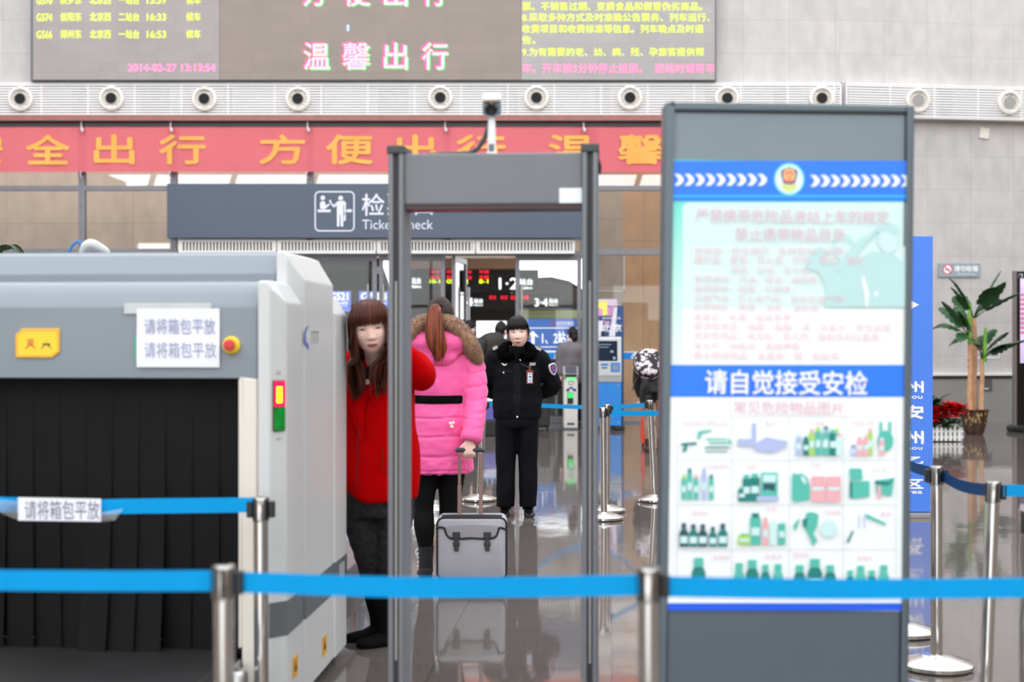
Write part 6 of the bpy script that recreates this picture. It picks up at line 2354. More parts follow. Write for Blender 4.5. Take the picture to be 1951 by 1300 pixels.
MB().lathe([(0, 0), (.0135, 0), (.0135, .004), (.009, .006), (0, .004)], n=18).xf(Matrix.Translation((-.036, -.212, 1.276)) @ Matrix.Rotation(pi / 2, 4, 'X')).obj('coat_button', mat('pearl_button', (220, 176, 168), .25), rdw)
inn = MB()
inn.slices([(-.04, -.11, 1.235, .06, .06), (-.035, -.112, 1.25, .075, .072), (-.015, -.115, 1.30, .075, .07), (-.005, -.11, 1.345, .062, .062)], n=24, sub=3)
inn.obj('striped_top', mat('black_knit', (26, 22, 24), .8, var=.4, scale=60), rdw)
sk = MB()
M_KNIT = mat('dark_cable_knit', (44, 43, 45), .9, spec=.15, var=.35, scale=38, bump=.8, bscale=70)
sk.slices([(0, 0, .80, .165, .135), (-.01, 0, .72, .17, .135), (-.005, 0, .62, .16, .13)], n=36, sub=3)
sk.tube([(-.08, 0, .74), (-.085, -.005, .62), (-.062, -.015, .50), (-.042, -.01, .38), (-.02, .05, .22)], [.095, .092, .078, .062, .052], n=20)
sk.tube([(.08, 0, .74), (.08, -.02, .62), (.066, -.035, .50), (.06, -.04, .38), (.055, -.045, .22)], [.095, .092, .078, .064, .054], n=20)
remesh(sk, 'knit_leggings', M_KNIT, rdw, .009, 3, folds=((10, 10, 30, .004),))
for a_, t_ in (((-.005, .075, 0), (-.168, .03, 0)), ((.05, -.05, 0), (-.09, -.12, 0))):
    b_ = MB()
    b_.tube([(a_[0], a_[1], .045), (a_[0], a_[1], .12), (a_[0] - .012, a_[1] - .02, .22), (a_[0] - .02, a_[1] - .035, .30)], [.046, .049, .060, .066], n=20, sub=3)
    shoe(b_, a_, t_, .085, .047)
    bo_ = b_.obj('boot', mat('black_suede', (14, 13, 14), .85, spec=.15), rdw, angle=60)

# ---------------------------------------------------------------- people farther back
M_COATB = mat('black_overcoat', (30, 29, 30), .8, var=.12)
M_COATBR = mat('dark_brown_coat', (54, 49, 46), .85, var=.12)
M_COATG = mat('grey_wool_coat', (112, 106, 110), .85, var=.08)
M_TROUB = mat('black_trousers', (20, 20, 23), .8)


def bystander(label, loc, H, coat, hump=None, lean=(0, 0, 0), hem=.80, legs=None, hairm=None, bag=None, arms=((.22, 0, 1.05), (.2, -.04, .82)), wide=1.0, longhair=False, skinface=0.0):
    """figure seen from behind: front is +y"""
    t_ = thing('person', label, 'person', loc)
    s = H / 1.68
    L = Vector(lean)
    up = lambda x, y, z: Vector((x, y, z)) * s + L * max(0, (z - .85) / .7)
    HMx = Matrix.Translation(up(0, .02, 1.555) + L * .05) @ Matrix.Rotation(pi + skinface, 4, 'Z') @ Matrix.Scale(s * 1.02, 4)
    J_ = dict(fwd=(0, 1, 0), neck=up(0, 0, 1.41), sho_l=up(-.16, 0, 1.35), sho_r=up(.16, 0, 1.35), elb_l=up(-arms[0][0], arms[0][1], arms[0][2]), elb_r=up(*arms[0]), wri_l=up(-arms[1][0], arms[1][1], arms[1][2]), wri_r=up(*arms[1]),
              hip_l=up(-.085, 0, .85), hip_r=up(.085, 0, .85), kne_l=up(-.09, 0, .46), kne_r=up(.09, 0, .46), ank_l=up(-.09, -.02, .09), ank_r=up(.09, -.02, .09), toe_l=up(-.1, .15, .03), toe_r=up(.1, .15, .03),
              hd_l=((0, -.05, -1), (1, 0, 0), -1, .35), hd_r=((0, -.05, -1), (-1, 0, 0), 1, .35))
    skin_body(J_, 'body', t_, .014, HMx)
    m_ = MB()
    hair_cap(m_, 1.0, 1.08, front=.04, side=-.045, back=-.085)
    if longhair:
        m_.ell((0, .09, -.06), (.06, .035, .07), 18, 12)
    m_.xf(HMx).obj('hair', hairm or M_BLKHAIR, t_, angle=70)
    c_ = MB()
    sec = []
    for z_, rx, ry in ((hem, .185 * wide, .145), (hem + .06, .195 * wide, .15), (.98, .19 * wide, .145), (1.12, .19 * wide, .14), (1.26, .195 * wide, .14), (1.34, .18, .125), (1.39, .12, .10), (1.44, .075, .08)):
        p_ = up(0, 0, z_)
        sec.append((p_.x, p_.y, p_.z, rx * s, ry * s, 2.2))
    c_.slices(sec, n=32, sub=4)
    for sg in (-1, 1):
        c_.tube([up(sg * .1, 0, 1.34), up(sg * .18, 0, 1.32), up(sg * (.18 + arms[0][0]) / 2 + sg * .01, arms[0][1] * .5, 1.2), up(sg * arms[0][0], arms[0][1], arms[0][2]), up(sg * arms[1][0], arms[1][1], arms[1][2] + .03)], [.08 * s, .082 * s, .076 * s, .068 * s, .055 * s], n=16)
    if hump:
        c_.slices(hump, n=28, sub=4)
    remesh(c_, 'coat', coat, t_, .015, 4, folds=((7, 7, 8, .012),))
    g_ = MB()
    for sg in (-1, 1):
        g_.tube([up(sg * .08, 0, .88), up(sg * .088, 0, .68), up(sg * .09, 0, .46), up(sg * .09, -.01, .09)], [.095 * s, .088 * s, .07 * s, .058 * s], n=16)
    remesh(g_, 'trousers', legs or M_TROUB, t_, .014, 3)
    for sg in (-1, 1):
        a_ = up(sg * .09, -.02, 0)
        shoe(MB(), a_, a_ + Vector((sg * .01, .18, 0)), .08, .045).obj('shoe', M_BLKSHOE, t_)
    return t_, up


MAN = P(932, 0, 21.3)
man, upm = bystander('person in dark jacket with a slung bag, leaning right behind the guard', (MAN.x - .02, 21.3, 0), 1.72, M_COATBR, [(.0, 0, 1.1, .2, .15), (.01, -.03, 1.3, .235, .18), (.035, -.03, 1.41, .215, .17), (.08, 0, 1.49, .15, .12), (.11, .02, 1.53, .07, .07)], lean=(.19, .06, -.03), hem=.86, arms=((.25, -.02, 1.06), (.24, -.06, .82)), skinface=radians(-35))
bgm = MB()
bgm.slices([(-.10, -.17, 1.13, .10, .07, 2.6), (-.10, -.18, 1.2, .13, .09, 2.6), (-.08, -.17, 1.35, .12, .085, 2.6), (-.07, -.15, 1.42, .08, .05, 2.6)], n=24, sub=4)
o = bgm.obj('shoulder_bag', mat('black_nylon_bag', (22, 22, 23), .6, var=.1))
o.location = man.location + Vector((-.06, -.04, .03))
tag(o, 'black shoulder bag slung on the back of the leaning person in dark jacket', 'bag')
pb_ = P(933, 800, 21.0)
sb = thing('shopping_bag', 'purple and white shopping bag between the slanting stanchion and the guard', 'bag', (pb_.x, 21.0, 0))
ug = 21.0 / F
zz0, zz1 = CAMZ - (800 - HY) * ug, CAMZ - (752 - HY) * ug
b_ = MB().bx(-.085, .095, -.06, .06, zz0, zz1)
b_.obj('bag_body', mat('violet_paper', (96, 92, 172), .5, var=.08), sb, smooth=False, bevel=.006)
MB().bx(-.086, .096, -.061, .061, zz1 - .10, zz1 - .045).obj('white_stripe', M_WHITE, sb, smooth=False)
MB().bx(-.086, .096, -.0612, .0612, zz1 - .045, zz1 + .002).obj('blue_stripe', mat('sky_blue_print', (80, 150, 222), .5), sb, smooth=False)
MB().tube([(-.04, 0, zz1), (-.03, 0, zz1 + .09), (.03, 0, zz1 + .09), (.04, 0, zz1)], .006, n=6).obj('bag_handle', M_WHITE, sb)
hb = MB().bx(-.15, .15, -.1, .1, .0, zz0 - .004)
o = hb.obj('travel_case', mat('black_case', (26, 26, 28), .5), None, smooth=False, bevel=.02)
o.location = (pb_.x, 21.0, 0)
tag(o, 'low black travel case under the purple shopping bag', 'suitcase')

q = P(899, 0, 22.6)
bystander('person in black coat, only the head showing beside the brown fur hood', (q.x - .06, 22.6, 0), 1.72, M_COATB, lean=(.02, 0, 0), skinface=radians(-50))
q = P(1091, 0, 23.1)
bystander('person in grey wool coat with dark tied hair behind the ticket turnstile', (q.x, 23.1, 0), 1.62, M_COATG, lean=(0, .02, 0), hem=.72, longhair=True, skinface=radians(20), wide=.95)
# trolley bag at the guard's elbow
q = P(1034, 0, 22.0)
tb = thing('trolley_bag', 'dark trolley bag with mottled cover standing behind the guard at the right', 'suitcase', (q.x - .06, 22.0, 0))
MB().bx(-.17, .17, -.12, .12, .06, .58).obj('case_body', mat('brown_black_case', (38, 34, 33), .6, var=.3, scale=8), tb, smooth=False, bevel=.05, seg=3)
MB().tube([(-.12, .1, .5), (-.12, .1, .95), (.12, .1, .95), (.12, .1, .5)], .01, n=8, sub=1).obj('handle', M_STEEL, tb)
for sg in (-1, 1):
    MB().cyl((sg * .13 - .015, 0, .031), (sg * .13 + .015, 0, .031), .03, n=16).obj('wheel', M_BLACKP, tb)

# woman bending, backpack towards us
BY = 18.1
q = P(1247, 0, BY)
bw_ = thing('person', 'person in black shorts and tan tights bending away, at the notice board edge', 'person', (q.x, BY, 0))
HMx = Matrix.Translation((.05, .62, 1.03)) @ Matrix.Rotation(pi, 4, 'Z') @ Matrix.Rotation(radians(-50), 4, 'X')
J_ = dict(fwd=(0, .5, -1), neck=(.03, .5, 1.1), sho_l=(-.14, .42, 1.12), sho_r=(.2, .42, 1.12), elb_l=(-.18, .5, .86), elb_r=(.24, .5, .86), wri_l=(-.12, .56, .64), wri_r=(.18, .56, .64), hip_l=(-.08, 0, .84), hip_r=(.09, 0, .84),
          kne_l=(-.085, .02, .44), kne_r=(.085, .02, .44), ank_l=(-.075, -.02, .09), ank_r=(.085, -.02, .09), toe_l=(-.08, .14, .03), toe_r=(.09, .14, .03), hd_l=((0, 0, -1), (0, 1, 0), -1, .4), hd_r=((0, 0, -1), (0, 1, 0), 1, .4))
skin_body(J_, 'body', bw_, .013, HMx)
m_ = MB()
hair_cap(m_, 1.0, 1.08, front=.04, side=-.05, back=-.1)
m_.xf(HMx).obj('hair', M_BLKHAIR, bw_, angle=70)
c_ = MB()
c_.tube([(0, .0, .86), (0, .08, .95), (.01, .22, 1.06), (.03, .40, 1.13), (.03, .48, 1.13)], [.16, .165, .17, .17, .09], n=26, flat=[.8, .75, .72, .68, .8], up=(0, -.6, .8))
for sg in (-1, 1):
    c_.tube([(sg * .1 + .03, .42, 1.12), (sg * .17 + .03, .44, 1.06), (sg * .21 + .03, .5, .87), (sg * .15 + .03, .56, .68)], [.075, .075, .062, .05], n=14)
remesh(c_, 'jacket', M_COATB, bw_, .014, 4, folds=((7, 7, 8, .01),))
c_ = MB()
c_.slices([(0, .0, .93, .155, .13), (0, 0, .86, .178, .14), (0, 0, .76, .185, .142)], n=30, sub=3)
for sg in (-1, 1):
    c_.tube([(sg * .085, 0, .85), (sg * .092, 0, .74), (sg * .095, 0, .665 if sg > 0 else .62)], [.098, .1, .098], n=18, sub=3)
remesh(c_, 'shorts', mat('black_satin', (16, 15, 17), .45), bw_, .012, 3, folds=((9, 9, 9, .008),))
c_ = MB()
for sg in (-1, 1):
    c_.tube([(sg * .085, 0, .78), (sg * .09, 0, .62), (sg * .086, .015, .44), (sg * .08, -.005, .3), (sg * .08, -.02, .1)], [.088, .082, .06, .058, .036], n=18)
remesh(c_, 'tights', mat('tan_tights', (150, 118, 96), .6, var=.05), bw_, .012, 3)
for sg in (-1, 1):
    b_ = MB()
    cx = sg * .08
    b_.tube([(cx, -.02, .04), (cx, -.022, .1), (cx, -.02, .17)], [.045, .045, .05], n=16, sub=3)
    shoe(b_, (cx, -.02, 0), (cx, .16, 0), .085, .046)
    b_.obj('ankle_boot', mat('brown_boot', (58, 38, 34), .5), bw_, angle=60)
# patterned backpack
def pack_mat():
    m = mat('black_white_print', (20, 18, 20), .6, var=0)
    nt_ = m.node_tree
    b_ = nt_.nodes['Principled BSDF']
    t_ = nt_.nodes.new('ShaderNodeTexCoord')
    v_ = nt_.nodes.new('ShaderNodeTexVoronoi'); v_.inputs['Scale'].default_value = 17
    n_ = nt_.nodes.new('ShaderNodeTexNoise'); n_.inputs['Scale'].default_value = 9
    ad_ = nt_.nodes.new('ShaderNodeMixRGB'); ad_.inputs[0].default_value = .12
    nt_.links.new(t_.outputs['Object'], n_.inputs['Vector'])
    nt_.links.new(t_.outputs['Object'], ad_.inputs[1]); nt_.links.new(n_.outputs['Color'], ad_.inputs[2]); nt_.links.new(ad_.outputs[0], v_.inputs['Vector'])
    rp_ = nt_.nodes.new('ShaderNodeValToRGB')
    e = rp_.color_ramp.elements
    rp_.color_ramp.interpolation = 'CONSTANT'
    e[0].position = 0; e[0].color = (*lin((240, 232, 236)), 1)
    e[1].position = .52; e[1].color = (*lin((20, 18, 20)), 1)
    k_ = e.new(.4); k_.color = (*lin((176, 160, 170)), 1)
    nt_.links.new(v_.outputs['Distance'], rp_.inputs[0]); nt_.links.new(rp_.outputs[0], b_.inputs['Base Color'])
    return m


ubp = BY / F
bpk = thing('backpack', 'black backpack with white splotch print on the bending person', 'backpack', (P(1237, 0, BY - .18).x, BY - .18, CAMZ - (695 - HY) * ubp))
bpk.rotation_euler = (radians(-28), 0, 0)
c_ = MB()
rg = []
for y_, k in ((-.13, .55), (-.125, .78), (-.10, .94), (-.05, 1.0), (.03, 1.0), (.07, .92)):
    rg.append([Vector((x * k, y_, z * k)) for x, z in ring_poly(0, 0, .195, .195, 40)])
for r_ in rg:
    for v in r_:
        v.z = v.z * (1.0 if v.z > 0 else .96)
c_.loft(rg)
c_.obj('pack_body', pack_mat(), bpk, angle=60)
tr_ = MB()
tr_.tube([(.197 * cos(a_ * pi / 16), -.055, .197 * sin(a_ * pi / 16)) for a_ in range(33)], .009, n=8, sub=1)
tr_.obj('pack_piping', M_BLACK, bpk)
st_ = MB()
st_.tube([(-.14, .0, -.16), (-.17, -.02, -.2), (-.21, -.06, -.30), (-.235, -.09, -.40)], .013, n=8, flat=.4)
st_.tube([(-.15, 0, -.14), (-.19, -.02, -.17), (-.20, -.02, -.20)], .010, n=8, flat=.4)
st_.obj('loose_strap', mat('dark_brown_strap', (44, 30, 28), .6), bpk)
# orange-red suitcase past the bending woman
q = P(1229, 0, 18.6)
os_ = thing('suitcase', 'narrow orange red suitcase edge beside the bending person and the kiosk', 'suitcase', (q.x + .05, 18.9, 0))
MB().bx(-.075, .015, -.12, .12, .04, .40).obj('case_body', mat('orange_red_shell', (232, 74, 44), .4), os_, smooth=False, bevel=.03, seg=3)
MB().bx(-.07, -.055, -.01, .01, .40, .72).obj('handle_tube', mat('orange_red_shell', (0, 0, 0)), os_, smooth=False)
for sg in (-.05, -.01):
    MB().cyl((sg - .012, 0, .026), (sg + .012, 0, .026), .025, n=14).obj('wheel', M_BLACKP, os_)
# ================================================================== FLOOR-STANDING THINGS FARTHER BACK
def standing(name, label, cat, px, d, group=None):
    p_ = P(px, 0, d)
    return thing(name, label, cat, (p_.x, d, 0), 0, group)


class Loc:
    """picture coordinates to a thing's local x,z at its depth"""

    def __init__(s, t_):
        s.t, s.d = t_, t_.location.y

    def x(s, px):
        return (px - CX) / F * s.d - s.t.location.x

    def z(s, py):
        return CAMZ - (py - HY) / F * s.d - s.t.location.z

    def box(s, mb, px0, px1, py0, py1, y0=0.0, y1=.05):
        return mb.bx(s.x(px0), s.x(px1), y0, y1, s.z(py1), s.z(py0))

    def text(s, mb, body, px0, px1, py0, py1, y, bold=0.0):
        return mb.text(body, s.x(px0), s.x(px1), s.z(py1), s.z(py0), y, bold)

    def poly(s, mb, pts, y):
        return mb.flat([(s.x(a), s.z(b)) for a, b in pts], y)


# ---- blue direction panel right of the notice board
t = standing('direction_panel', 'tall bright blue direction panel with white lettering behind the notice board', 'sign', 1700, 11.7)
L = Loc(t)
M_DBLUE = mat('direction_blue', (80, 134, 234), .3, var=.03, scale=1.2)
L.box(MB(), 1620, 1777.5, 450, 976, 0, .16).obj('panel', M_DBLUE, t, smooth=False, bevel=.004)
L.box(MB(), 1622, 1776, 452, 975, .161, .175).obj('back_plate', mat('pale_reflection_plate', (214, 214, 210), .5), t, smooth=False)  # back added pale so its reflection in the glazing looks whitish
b_ = MB()
b_.bx(L.x(1610), L.x(1780), -.12, .28, 0, L.z(977))
b_.obj('plinth', mat('grey_plinth', (150, 146, 142), .3), t, smooth=False, bevel=.004)
w_ = MB()
L.poly(w_, [(1728, 569), (1751, 581), (1728, 593)], -.002)
L.text(w_, '郑州东站', 1640, 1700, 640, 690, -.002, .03)
for ch, y0, y1 in (('州', 727, 748), ('安', 773, 798), ('州', 822, 846), ('乙', 871, 884), ('区', 914, 931)):
    L.text(w_, ch, 1722, 1759, y0, y1, -.002, .05)
for s_, y0, y1 in (('Zhou', 752, 760), ('Zhou', 850, 857), ('Area', 933, 941)):
    L.text(w_, s_, 1712, 1757, y0, y1, -.002, .03)
w_.obj('lettering', M_WHITE, t, smooth=False)

# ---- palm in a glazed pot
t = standing('potted_palm', 'tall potted banana palm with three tan stems in a brown glazed pot', 'potted plant', 1856, 21.3)
L = Loc(t)
M_STEM = mat('tan_stem', (200, 154, 116), .75, var=.25, scale=5, bump=.4, bscale=30)
M_LEAF = mat('palm_leaf_green', (38, 82, 40), .32, var=.35, scale=3)
M_SHOOT = mat('fresh_green_shoot', (112, 170, 60), .4, var=.15)
prof = [(.0, .0), (.125, .0), (.135, .02), (.15, .06), (.185, .2), (.195, .3), (.2, .345), (.222, .36), (.222, .375), (.2, .378), (.19, .34), (.0, .34)]
MB().lathe(prof, n=40).obj('pot', mat('brown_glaze', (72, 44, 32), .18, var=.5, scale=14), t)
g_ = MB()
for k in range(26):
    a = random.uniform(pi * 1.15, pi * 1.85)
    z = random.uniform(.1, .30)
    r = .155 + (z - .06) * .18 + .012
    a2 = a + random.uniform(.05, .13)
    g_.add([Vector((r * cos(a), r * sin(a), z)), Vector((r * cos(a2), r * sin(a2), z + random.uniform(-.02, .02))), Vector((r * cos(a2), r * sin(a2), z + .035)), Vector((r * cos((a + a2) / 2), r * sin((a + a2) / 2), z + .05))], [(0, 1, 2, 3)])
g_.obj('gold_pattern', mat('gold_glaze', (196, 168, 110), .3, .4), t, smooth=False)
MB().lathe([(0, .342), (.188, .342), (.15, .36), (0, .362)], n=24).obj('soil', mat('dark_soil', (52, 40, 32), .95, var=.3, scale=30), t)
stems = []
for px, pyt, dy, r in ((1846, 648, -.04, .038), (1857, 606, .04, .040), (1866, 684, -.09, .034)):
    x0 = L.x(px)
    top = Vector((x0, dy, L.z(pyt)))
    m_ = MB()
    h_ = top.z - .34
    pts = [(x0 * .95, dy, .34), (x0, dy, .34 + h_ * .3), (x0 + .012, dy, .34 + h_ * .65), top]
    m_.tube(pts, [r * 1.25, r * 1.1, r, r * .85], n=14)
    for k in range(1, int(h_ / .16)):
        z = .34 + k * .16 + random.uniform(-.03, .03)
        m_.lathe([(r * 1.0, z - .008), (r * 1.18, z), (r * 1.0, z + .008)], c=(x0, dy, 0), n=14, cap=False)
    m_.obj('stem', M_STEM, t)
    stems.append(top)
for px, y0, y1, dy in ((1845, 577, 655, -.07), (1872, 625, 690, -.12)):
    x0 = L.x(px)
    MB().tube([(x0, dy, L.z(y1)), (x0 - .004, dy, L.z((y0 + y1) / 2)), (x0 + .006, dy, L.z(y0))], [.026, .028, .02], n=12).obj('rolled_leaf', M_SHOOT, t)


def palm_leaf(root, tip, width, droop, m, roll=0.0):
    """stalk and broad split blade"""
    mb_ = MB()
    root, tip = Vector(root), Vector(tip)
    mid = root * .55 + tip * .45 + Vector((0, 0, droop))
    path = smooth_path([root, root * .75 + mid * .25 + Vector((0, 0, droop * .4)), mid, mid * .45 + tip * .55 + Vector((0, 0, droop * .35)), tip], 6)
    mb_.tube(path[:14], [.011] * 7 + [.008] * 7, n=6, sub=1)
    n = len(path)
    st = int(n * .36)
    ax = (tip - root).normalized()
    sd = ax.cross(Vector((0, 0, 1)))
    if sd.length < .2:
        sd = Vector((1, 0, 0))
    sd = (sd.normalized() * cos(roll) + Vector((0, 0, 1)) * sin(roll)).normalized()
    vs, fs = [], []
    for i in range(st, n):
        u = (i - st) / (n - 1 - st)
        w = width * sin(pi * min(1, u * .93 + .07)) ** .55 * (1 - .35 * u)
        w *= 1 - .22 * (i % 3 == 0)
        dr = Vector((0, 0, -.35 * w))
        vs += [path[i] - sd * w + dr, path[i] - sd * w * .5 + dr * .3, path[i] + Vector((0, 0, .004)), path[i] + sd * w * .5 + dr * .3, path[i] + sd * w + dr]
    for i in range(n - st - 1):
        for k in range(4):
            a = i * 5 + k
            fs.append((a, a + 1, a + 6, a + 5))
    k0 = len(vs)
    vs2 = [v - Vector((0, 0, .003)) for v in vs]
    mb_.add(vs + vs2, fs + [tuple(reversed([c + k0 for c in f])) for f in fs])
    return mb_


LEAVES = [(1, 1800, 527, .05, .10, -.25), (1, 1802, 545, .09, .07, -.3), (1, 1912, 512, .16, .05, .1), (1, 1905, 535, .14, .06, -.3), (1, 1925, 545, .10, .08, .35), (1, 1926, 556, .08, .05, -.4), (1, 1932, 568, .08, .1, .5), (1, 1822, 560, .14, .06, -.1), (1, 1840, 560, .12, .12, .6), (1, 1876, 545, .12, .12, -.6),
          (0, 1786, 571, .11, .09, -.2), (0, 1800, 582, .10, .12, .35), (0, 1812, 592, .12, .1, -.4), (0, 1782, 622, .06, .14, .2), (0, 1832, 580, .11, .12, .4), (0, 1812, 646, .10, .12, -.3), (0, 1818, 656, .08, .1, .3),
          (2, 1926, 632, .13, .10, .2), (2, 1936, 644, .12, .06, -.3), (2, 1905, 650, .13, .06, -.4), (2, 1912, 625, .10, .15, .45), (2, 1884, 640, .10, .12, .6), (2, 1830, 648, .10, .14, -.5)]
for i, px, py, w, dr, yy in LEAVES:
    r_ = stems[i]
    tip = Vector((L.x(px), r_.y + yy, L.z(py) - .03))
    palm_leaf(r_ - Vector((0, 0, .03)), tip, w * 1.25, dr, M_LEAF, random.uniform(.1, .9)).obj('leaf', M_LEAF, t)

# ---- poinsettias in a white picket planter
t = standing('flower_planter', 'white picket planter of red poinsettias beside the palm pot', 'planter', 1800, 19.8)
L = Loc(t)
x0, x1, h = L.x(1740), L.x(1836), L.z(812)
pk_ = MB()
x = x0
while x < x1 - .02:
    pk_.prism([(x, .015), (x + .04, .015), (x + .04, h - .02), (x + .02, h), (x, h - .02)], -.01, .01)
    x += .062
y = 0.05
while y < .3:
    pk_.prism([(y, .015), (y + .04, .015), (y + .04, h - .02), (y + .02, h), (y, h - .02)], 0, .02, Matrix.Translation((x1, 0, 0)) @ Matrix.Rotation(pi / 2, 4, 'Z'))
    pk_.prism([(y, .015), (y + .04, .015), (y + .04, h - .02), (y + .02, h), (y, h - .02)], 0, .02, Matrix.Translation((x0, 0, 0)) @ Matrix.Rotation(pi / 2, 4, 'Z'))
    y += .062
pk_.bx(x0, x1, .01, .022, .05, .08)
pk_.bx(x0, x1, .01, .022, h - .09, h - .06)
pk_.obj('picket_fence', M_WHITEP, t, smooth=False)
MB().bx(x0 + .03, x1 - .03, .04, .3, 0.01, h - .06).obj('planter_box', mat('grey_liner', (120, 118, 114), .8), t, smooth=False)
M_GRN = mat('poinsettia_green', (34, 74, 36), .5, var=.3)
M_RPET = mat('poinsettia_red', (222, 16, 26), .5, var=.15)
xs_ = [x0 + .06 + (x1 - x0 - .1) * k / 8 for k in range(9)]


def bract(mb_, c, R, tilt, n=8, m=.4):
    for k in range(n):
        a = 2 * pi * k / n + random.uniform(-.2, .2)
        d_ = Vector((cos(a), sin(a), tilt + random.uniform(-.2, .2)))
        s_ = Vector((-sin(a), cos(a), 0)) * R * m * .5
        c_ = Vector(c)
        z_ = Vector((0, 0, .004))
        v_ = [c_, c_ + d_ * R * .5 + s_, c_ + d_ * R, c_ + d_ * R * .5 - s_]
        mb_.add(v_ + [q_ - z_ for q_ in v_], [(0, 1, 2, 3), (7, 6, 5, 4)])


for k, x in enumerate(xs_):
    f_ = MB()
    for q_ in range(6):
        c_ = Vector((x + random.uniform(-.05, .05), random.uniform(.0, .25), L.z(786) + random.uniform(-.05, .04) + (.06 if k > 5 else 0)))
        for r_ in range(2):
            bract(f_, c_ + Vector((0, 0, .015 * r_)), .13 - .03 * r_, .1 + .3 * r_)
        bract(f_, c_ + Vector((random.uniform(-.04, .04), -.03, -.05)), .10, -.2)
    f_.obj('flower', M_RPET, t, smooth=False)
gf = MB()
for k in range(120):
    bract(gf, (random.uniform(x0 + .03, x1 - .02), random.uniform(-.03, .28), random.uniform(h - .03, L.z(796))), .085, random.uniform(-.5, .4), 4, .55)
for k in range(26):
    bract(gf, (random.uniform(L.x(1770), L.x(1802)), random.uniform(.1, .3), random.uniform(L.z(785), L.z(758))), .14, random.uniform(-.2, .5), 4, .5)
palm = palm_leaf((L.x(1790), .2, L.z(775)), (L.x(1815), .1, L.z(752)), .04, .05, M_GRN)
gf.join(palm)
gf.obj('foliage', M_GRN, t, smooth=False)

# ---- advertising display at the right edge
t = standing('advertising_display', 'tall black advertising display with lit screen cut by the right frame edge', 'display', 1975, 21.9)
L = Loc(t)
fr_ = MB()
L.box(fr_, 1935, 2030, 517, 814, 0, .12)
fr_.obj('cabinet', mat('glossy_black_cabinet', (22, 21, 23), .15), t, smooth=False, bevel=.01)
L.box(MB(), 1932.5, 1937.5, 516, 815, -.004, .1).obj('edge_trim', mat('warm_grey_trim', (140, 132, 128), .3, .6), t, smooth=False, bevel=.004)
L.box(MB(), 1943.5, 2022, 531, 692, -.006, .01).obj('screen', mat('lilac_screen', (200, 182, 214), .3, emit=.3, var=.18, scale=5), t, smooth=False)
w_ = MB()
L.text(w_, '广告', 1940, 1949, 521, 530, -.008, .0)
w_.obj('lettering', M_WHITE, t, smooth=False)
w_ = MB()
for k in range(9):
    L.box(w_, 1944, 1952 + (k % 3) * 14, 560 + k * 9, 564 + k * 9, -.008, -.005)
w_.obj('screen_rows', mat('rose_rows', (190, 90, 120), .5, emit=.3), t, smooth=False)
L.box(MB(), 1941, 2024, 811, 813.5, -.004, .0).obj('lit_edge', mat('blue_lit_edge', (190, 196, 250), .4, emit=.6), t, smooth=False)
MB().lathe([(0, 0), (.40, 0), (.42, .02), (.42, .07), (.38, .095), (0, .1)], n=40).xf(Matrix.Translation((.0, .06, 0))).obj('base', M_BLACKP, t)

# ---- ticket turnstile
t = standing('ticket_turnstile', 'white ticket turnstile with blue arrow and green lamp behind the gate', 'turnstile', 1088, 22.4)
L = Loc(t)
MB_ = MB()
L.box(MB_, 1074.5, 1101, 722, 816, 0, .45)
MB_.obj('body', mat('ivory_steel', (226, 222, 212), .35, var=.03), t, smooth=False, bevel=.01)
MB_ = MB().bx(L.x(1074), L.x(1101.5), -.005, .45, 0, L.z(815.5))
MB_.obj('foot', M_STRIPE, t, smooth=False)
hd = MB()
pr = [(-.01, L.z(723)), (-.01, L.z(712)), (.10, L.z(698)), (.45, L.z(698)), (.45, L.z(723))]
xprism(hd, pr, L.x(1073), L.x(1102.5))
hd.obj('head', mat('brushed_head', (150, 150, 148), .3, .7), t, smooth=False, bevel=.008)
sc = MB()
xprism(sc, [(-.014, L.z(711)), (-.002, L.z(712)), (.094, L.z(700)), (.085, L.z(698.5))], L.x(1077), L.x(1099))
sc.obj('slot_panel', mat('dark_slot_panel', (60, 58, 68), .3), t, smooth=False)
L.box(MB(), 1077, 1098, 713, 719, -.014, 0).obj('shade_bar', M_BLACKP, t, smooth=False)
L.box(MB(), 1080, 1097, 719.5, 724.5, -.012, 0).obj('green_light', mat('lit_green', (90, 226, 120), .4, emit=.8), t, smooth=False)
ar = MB()
L.poly(ar, [(1088, 736), (1098, 745), (1091, 745), (1091, 741.5), (1085, 741.5), (1085, 745), (1078, 745)], -.003)
L.box(ar, 1079.5, 1084, 741, 746, -.003, -.001)
L.box(ar, 1093, 1097.5, 741, 746, -.003, -.001)
ar.obj('blue_arrow', mat('arrow_blue', (44, 84, 170), .4), t, smooth=False)
pg_ = MB()
outline(pg_, [(L.x(1084), L.z(733)), (L.x(1092), L.z(733)), (L.x(1092), L.z(727)), (L.x(1084), L.z(727))], .012, -.003)
pg_.obj('ticket_mark', M_STRIPE, t, smooth=False)
L.box(MB(), 1081, 1092, 748, 770, -.008, 0).obj('indicator_frame', mat('indicator_black', (28, 32, 30), .3), t, smooth=False)
L.box(MB(), 1082, 1091.5, 749, 758.5, -.011, -.006).obj('green_indicator', mat('lit_deep_green', (40, 190, 80), .4, emit=.9), t, smooth=False)
L.box(MB(), 1080.5, 1094.5, 805.5, 810.5, -.004, 0).obj('vent', M_STRIPE, t, smooth=False)

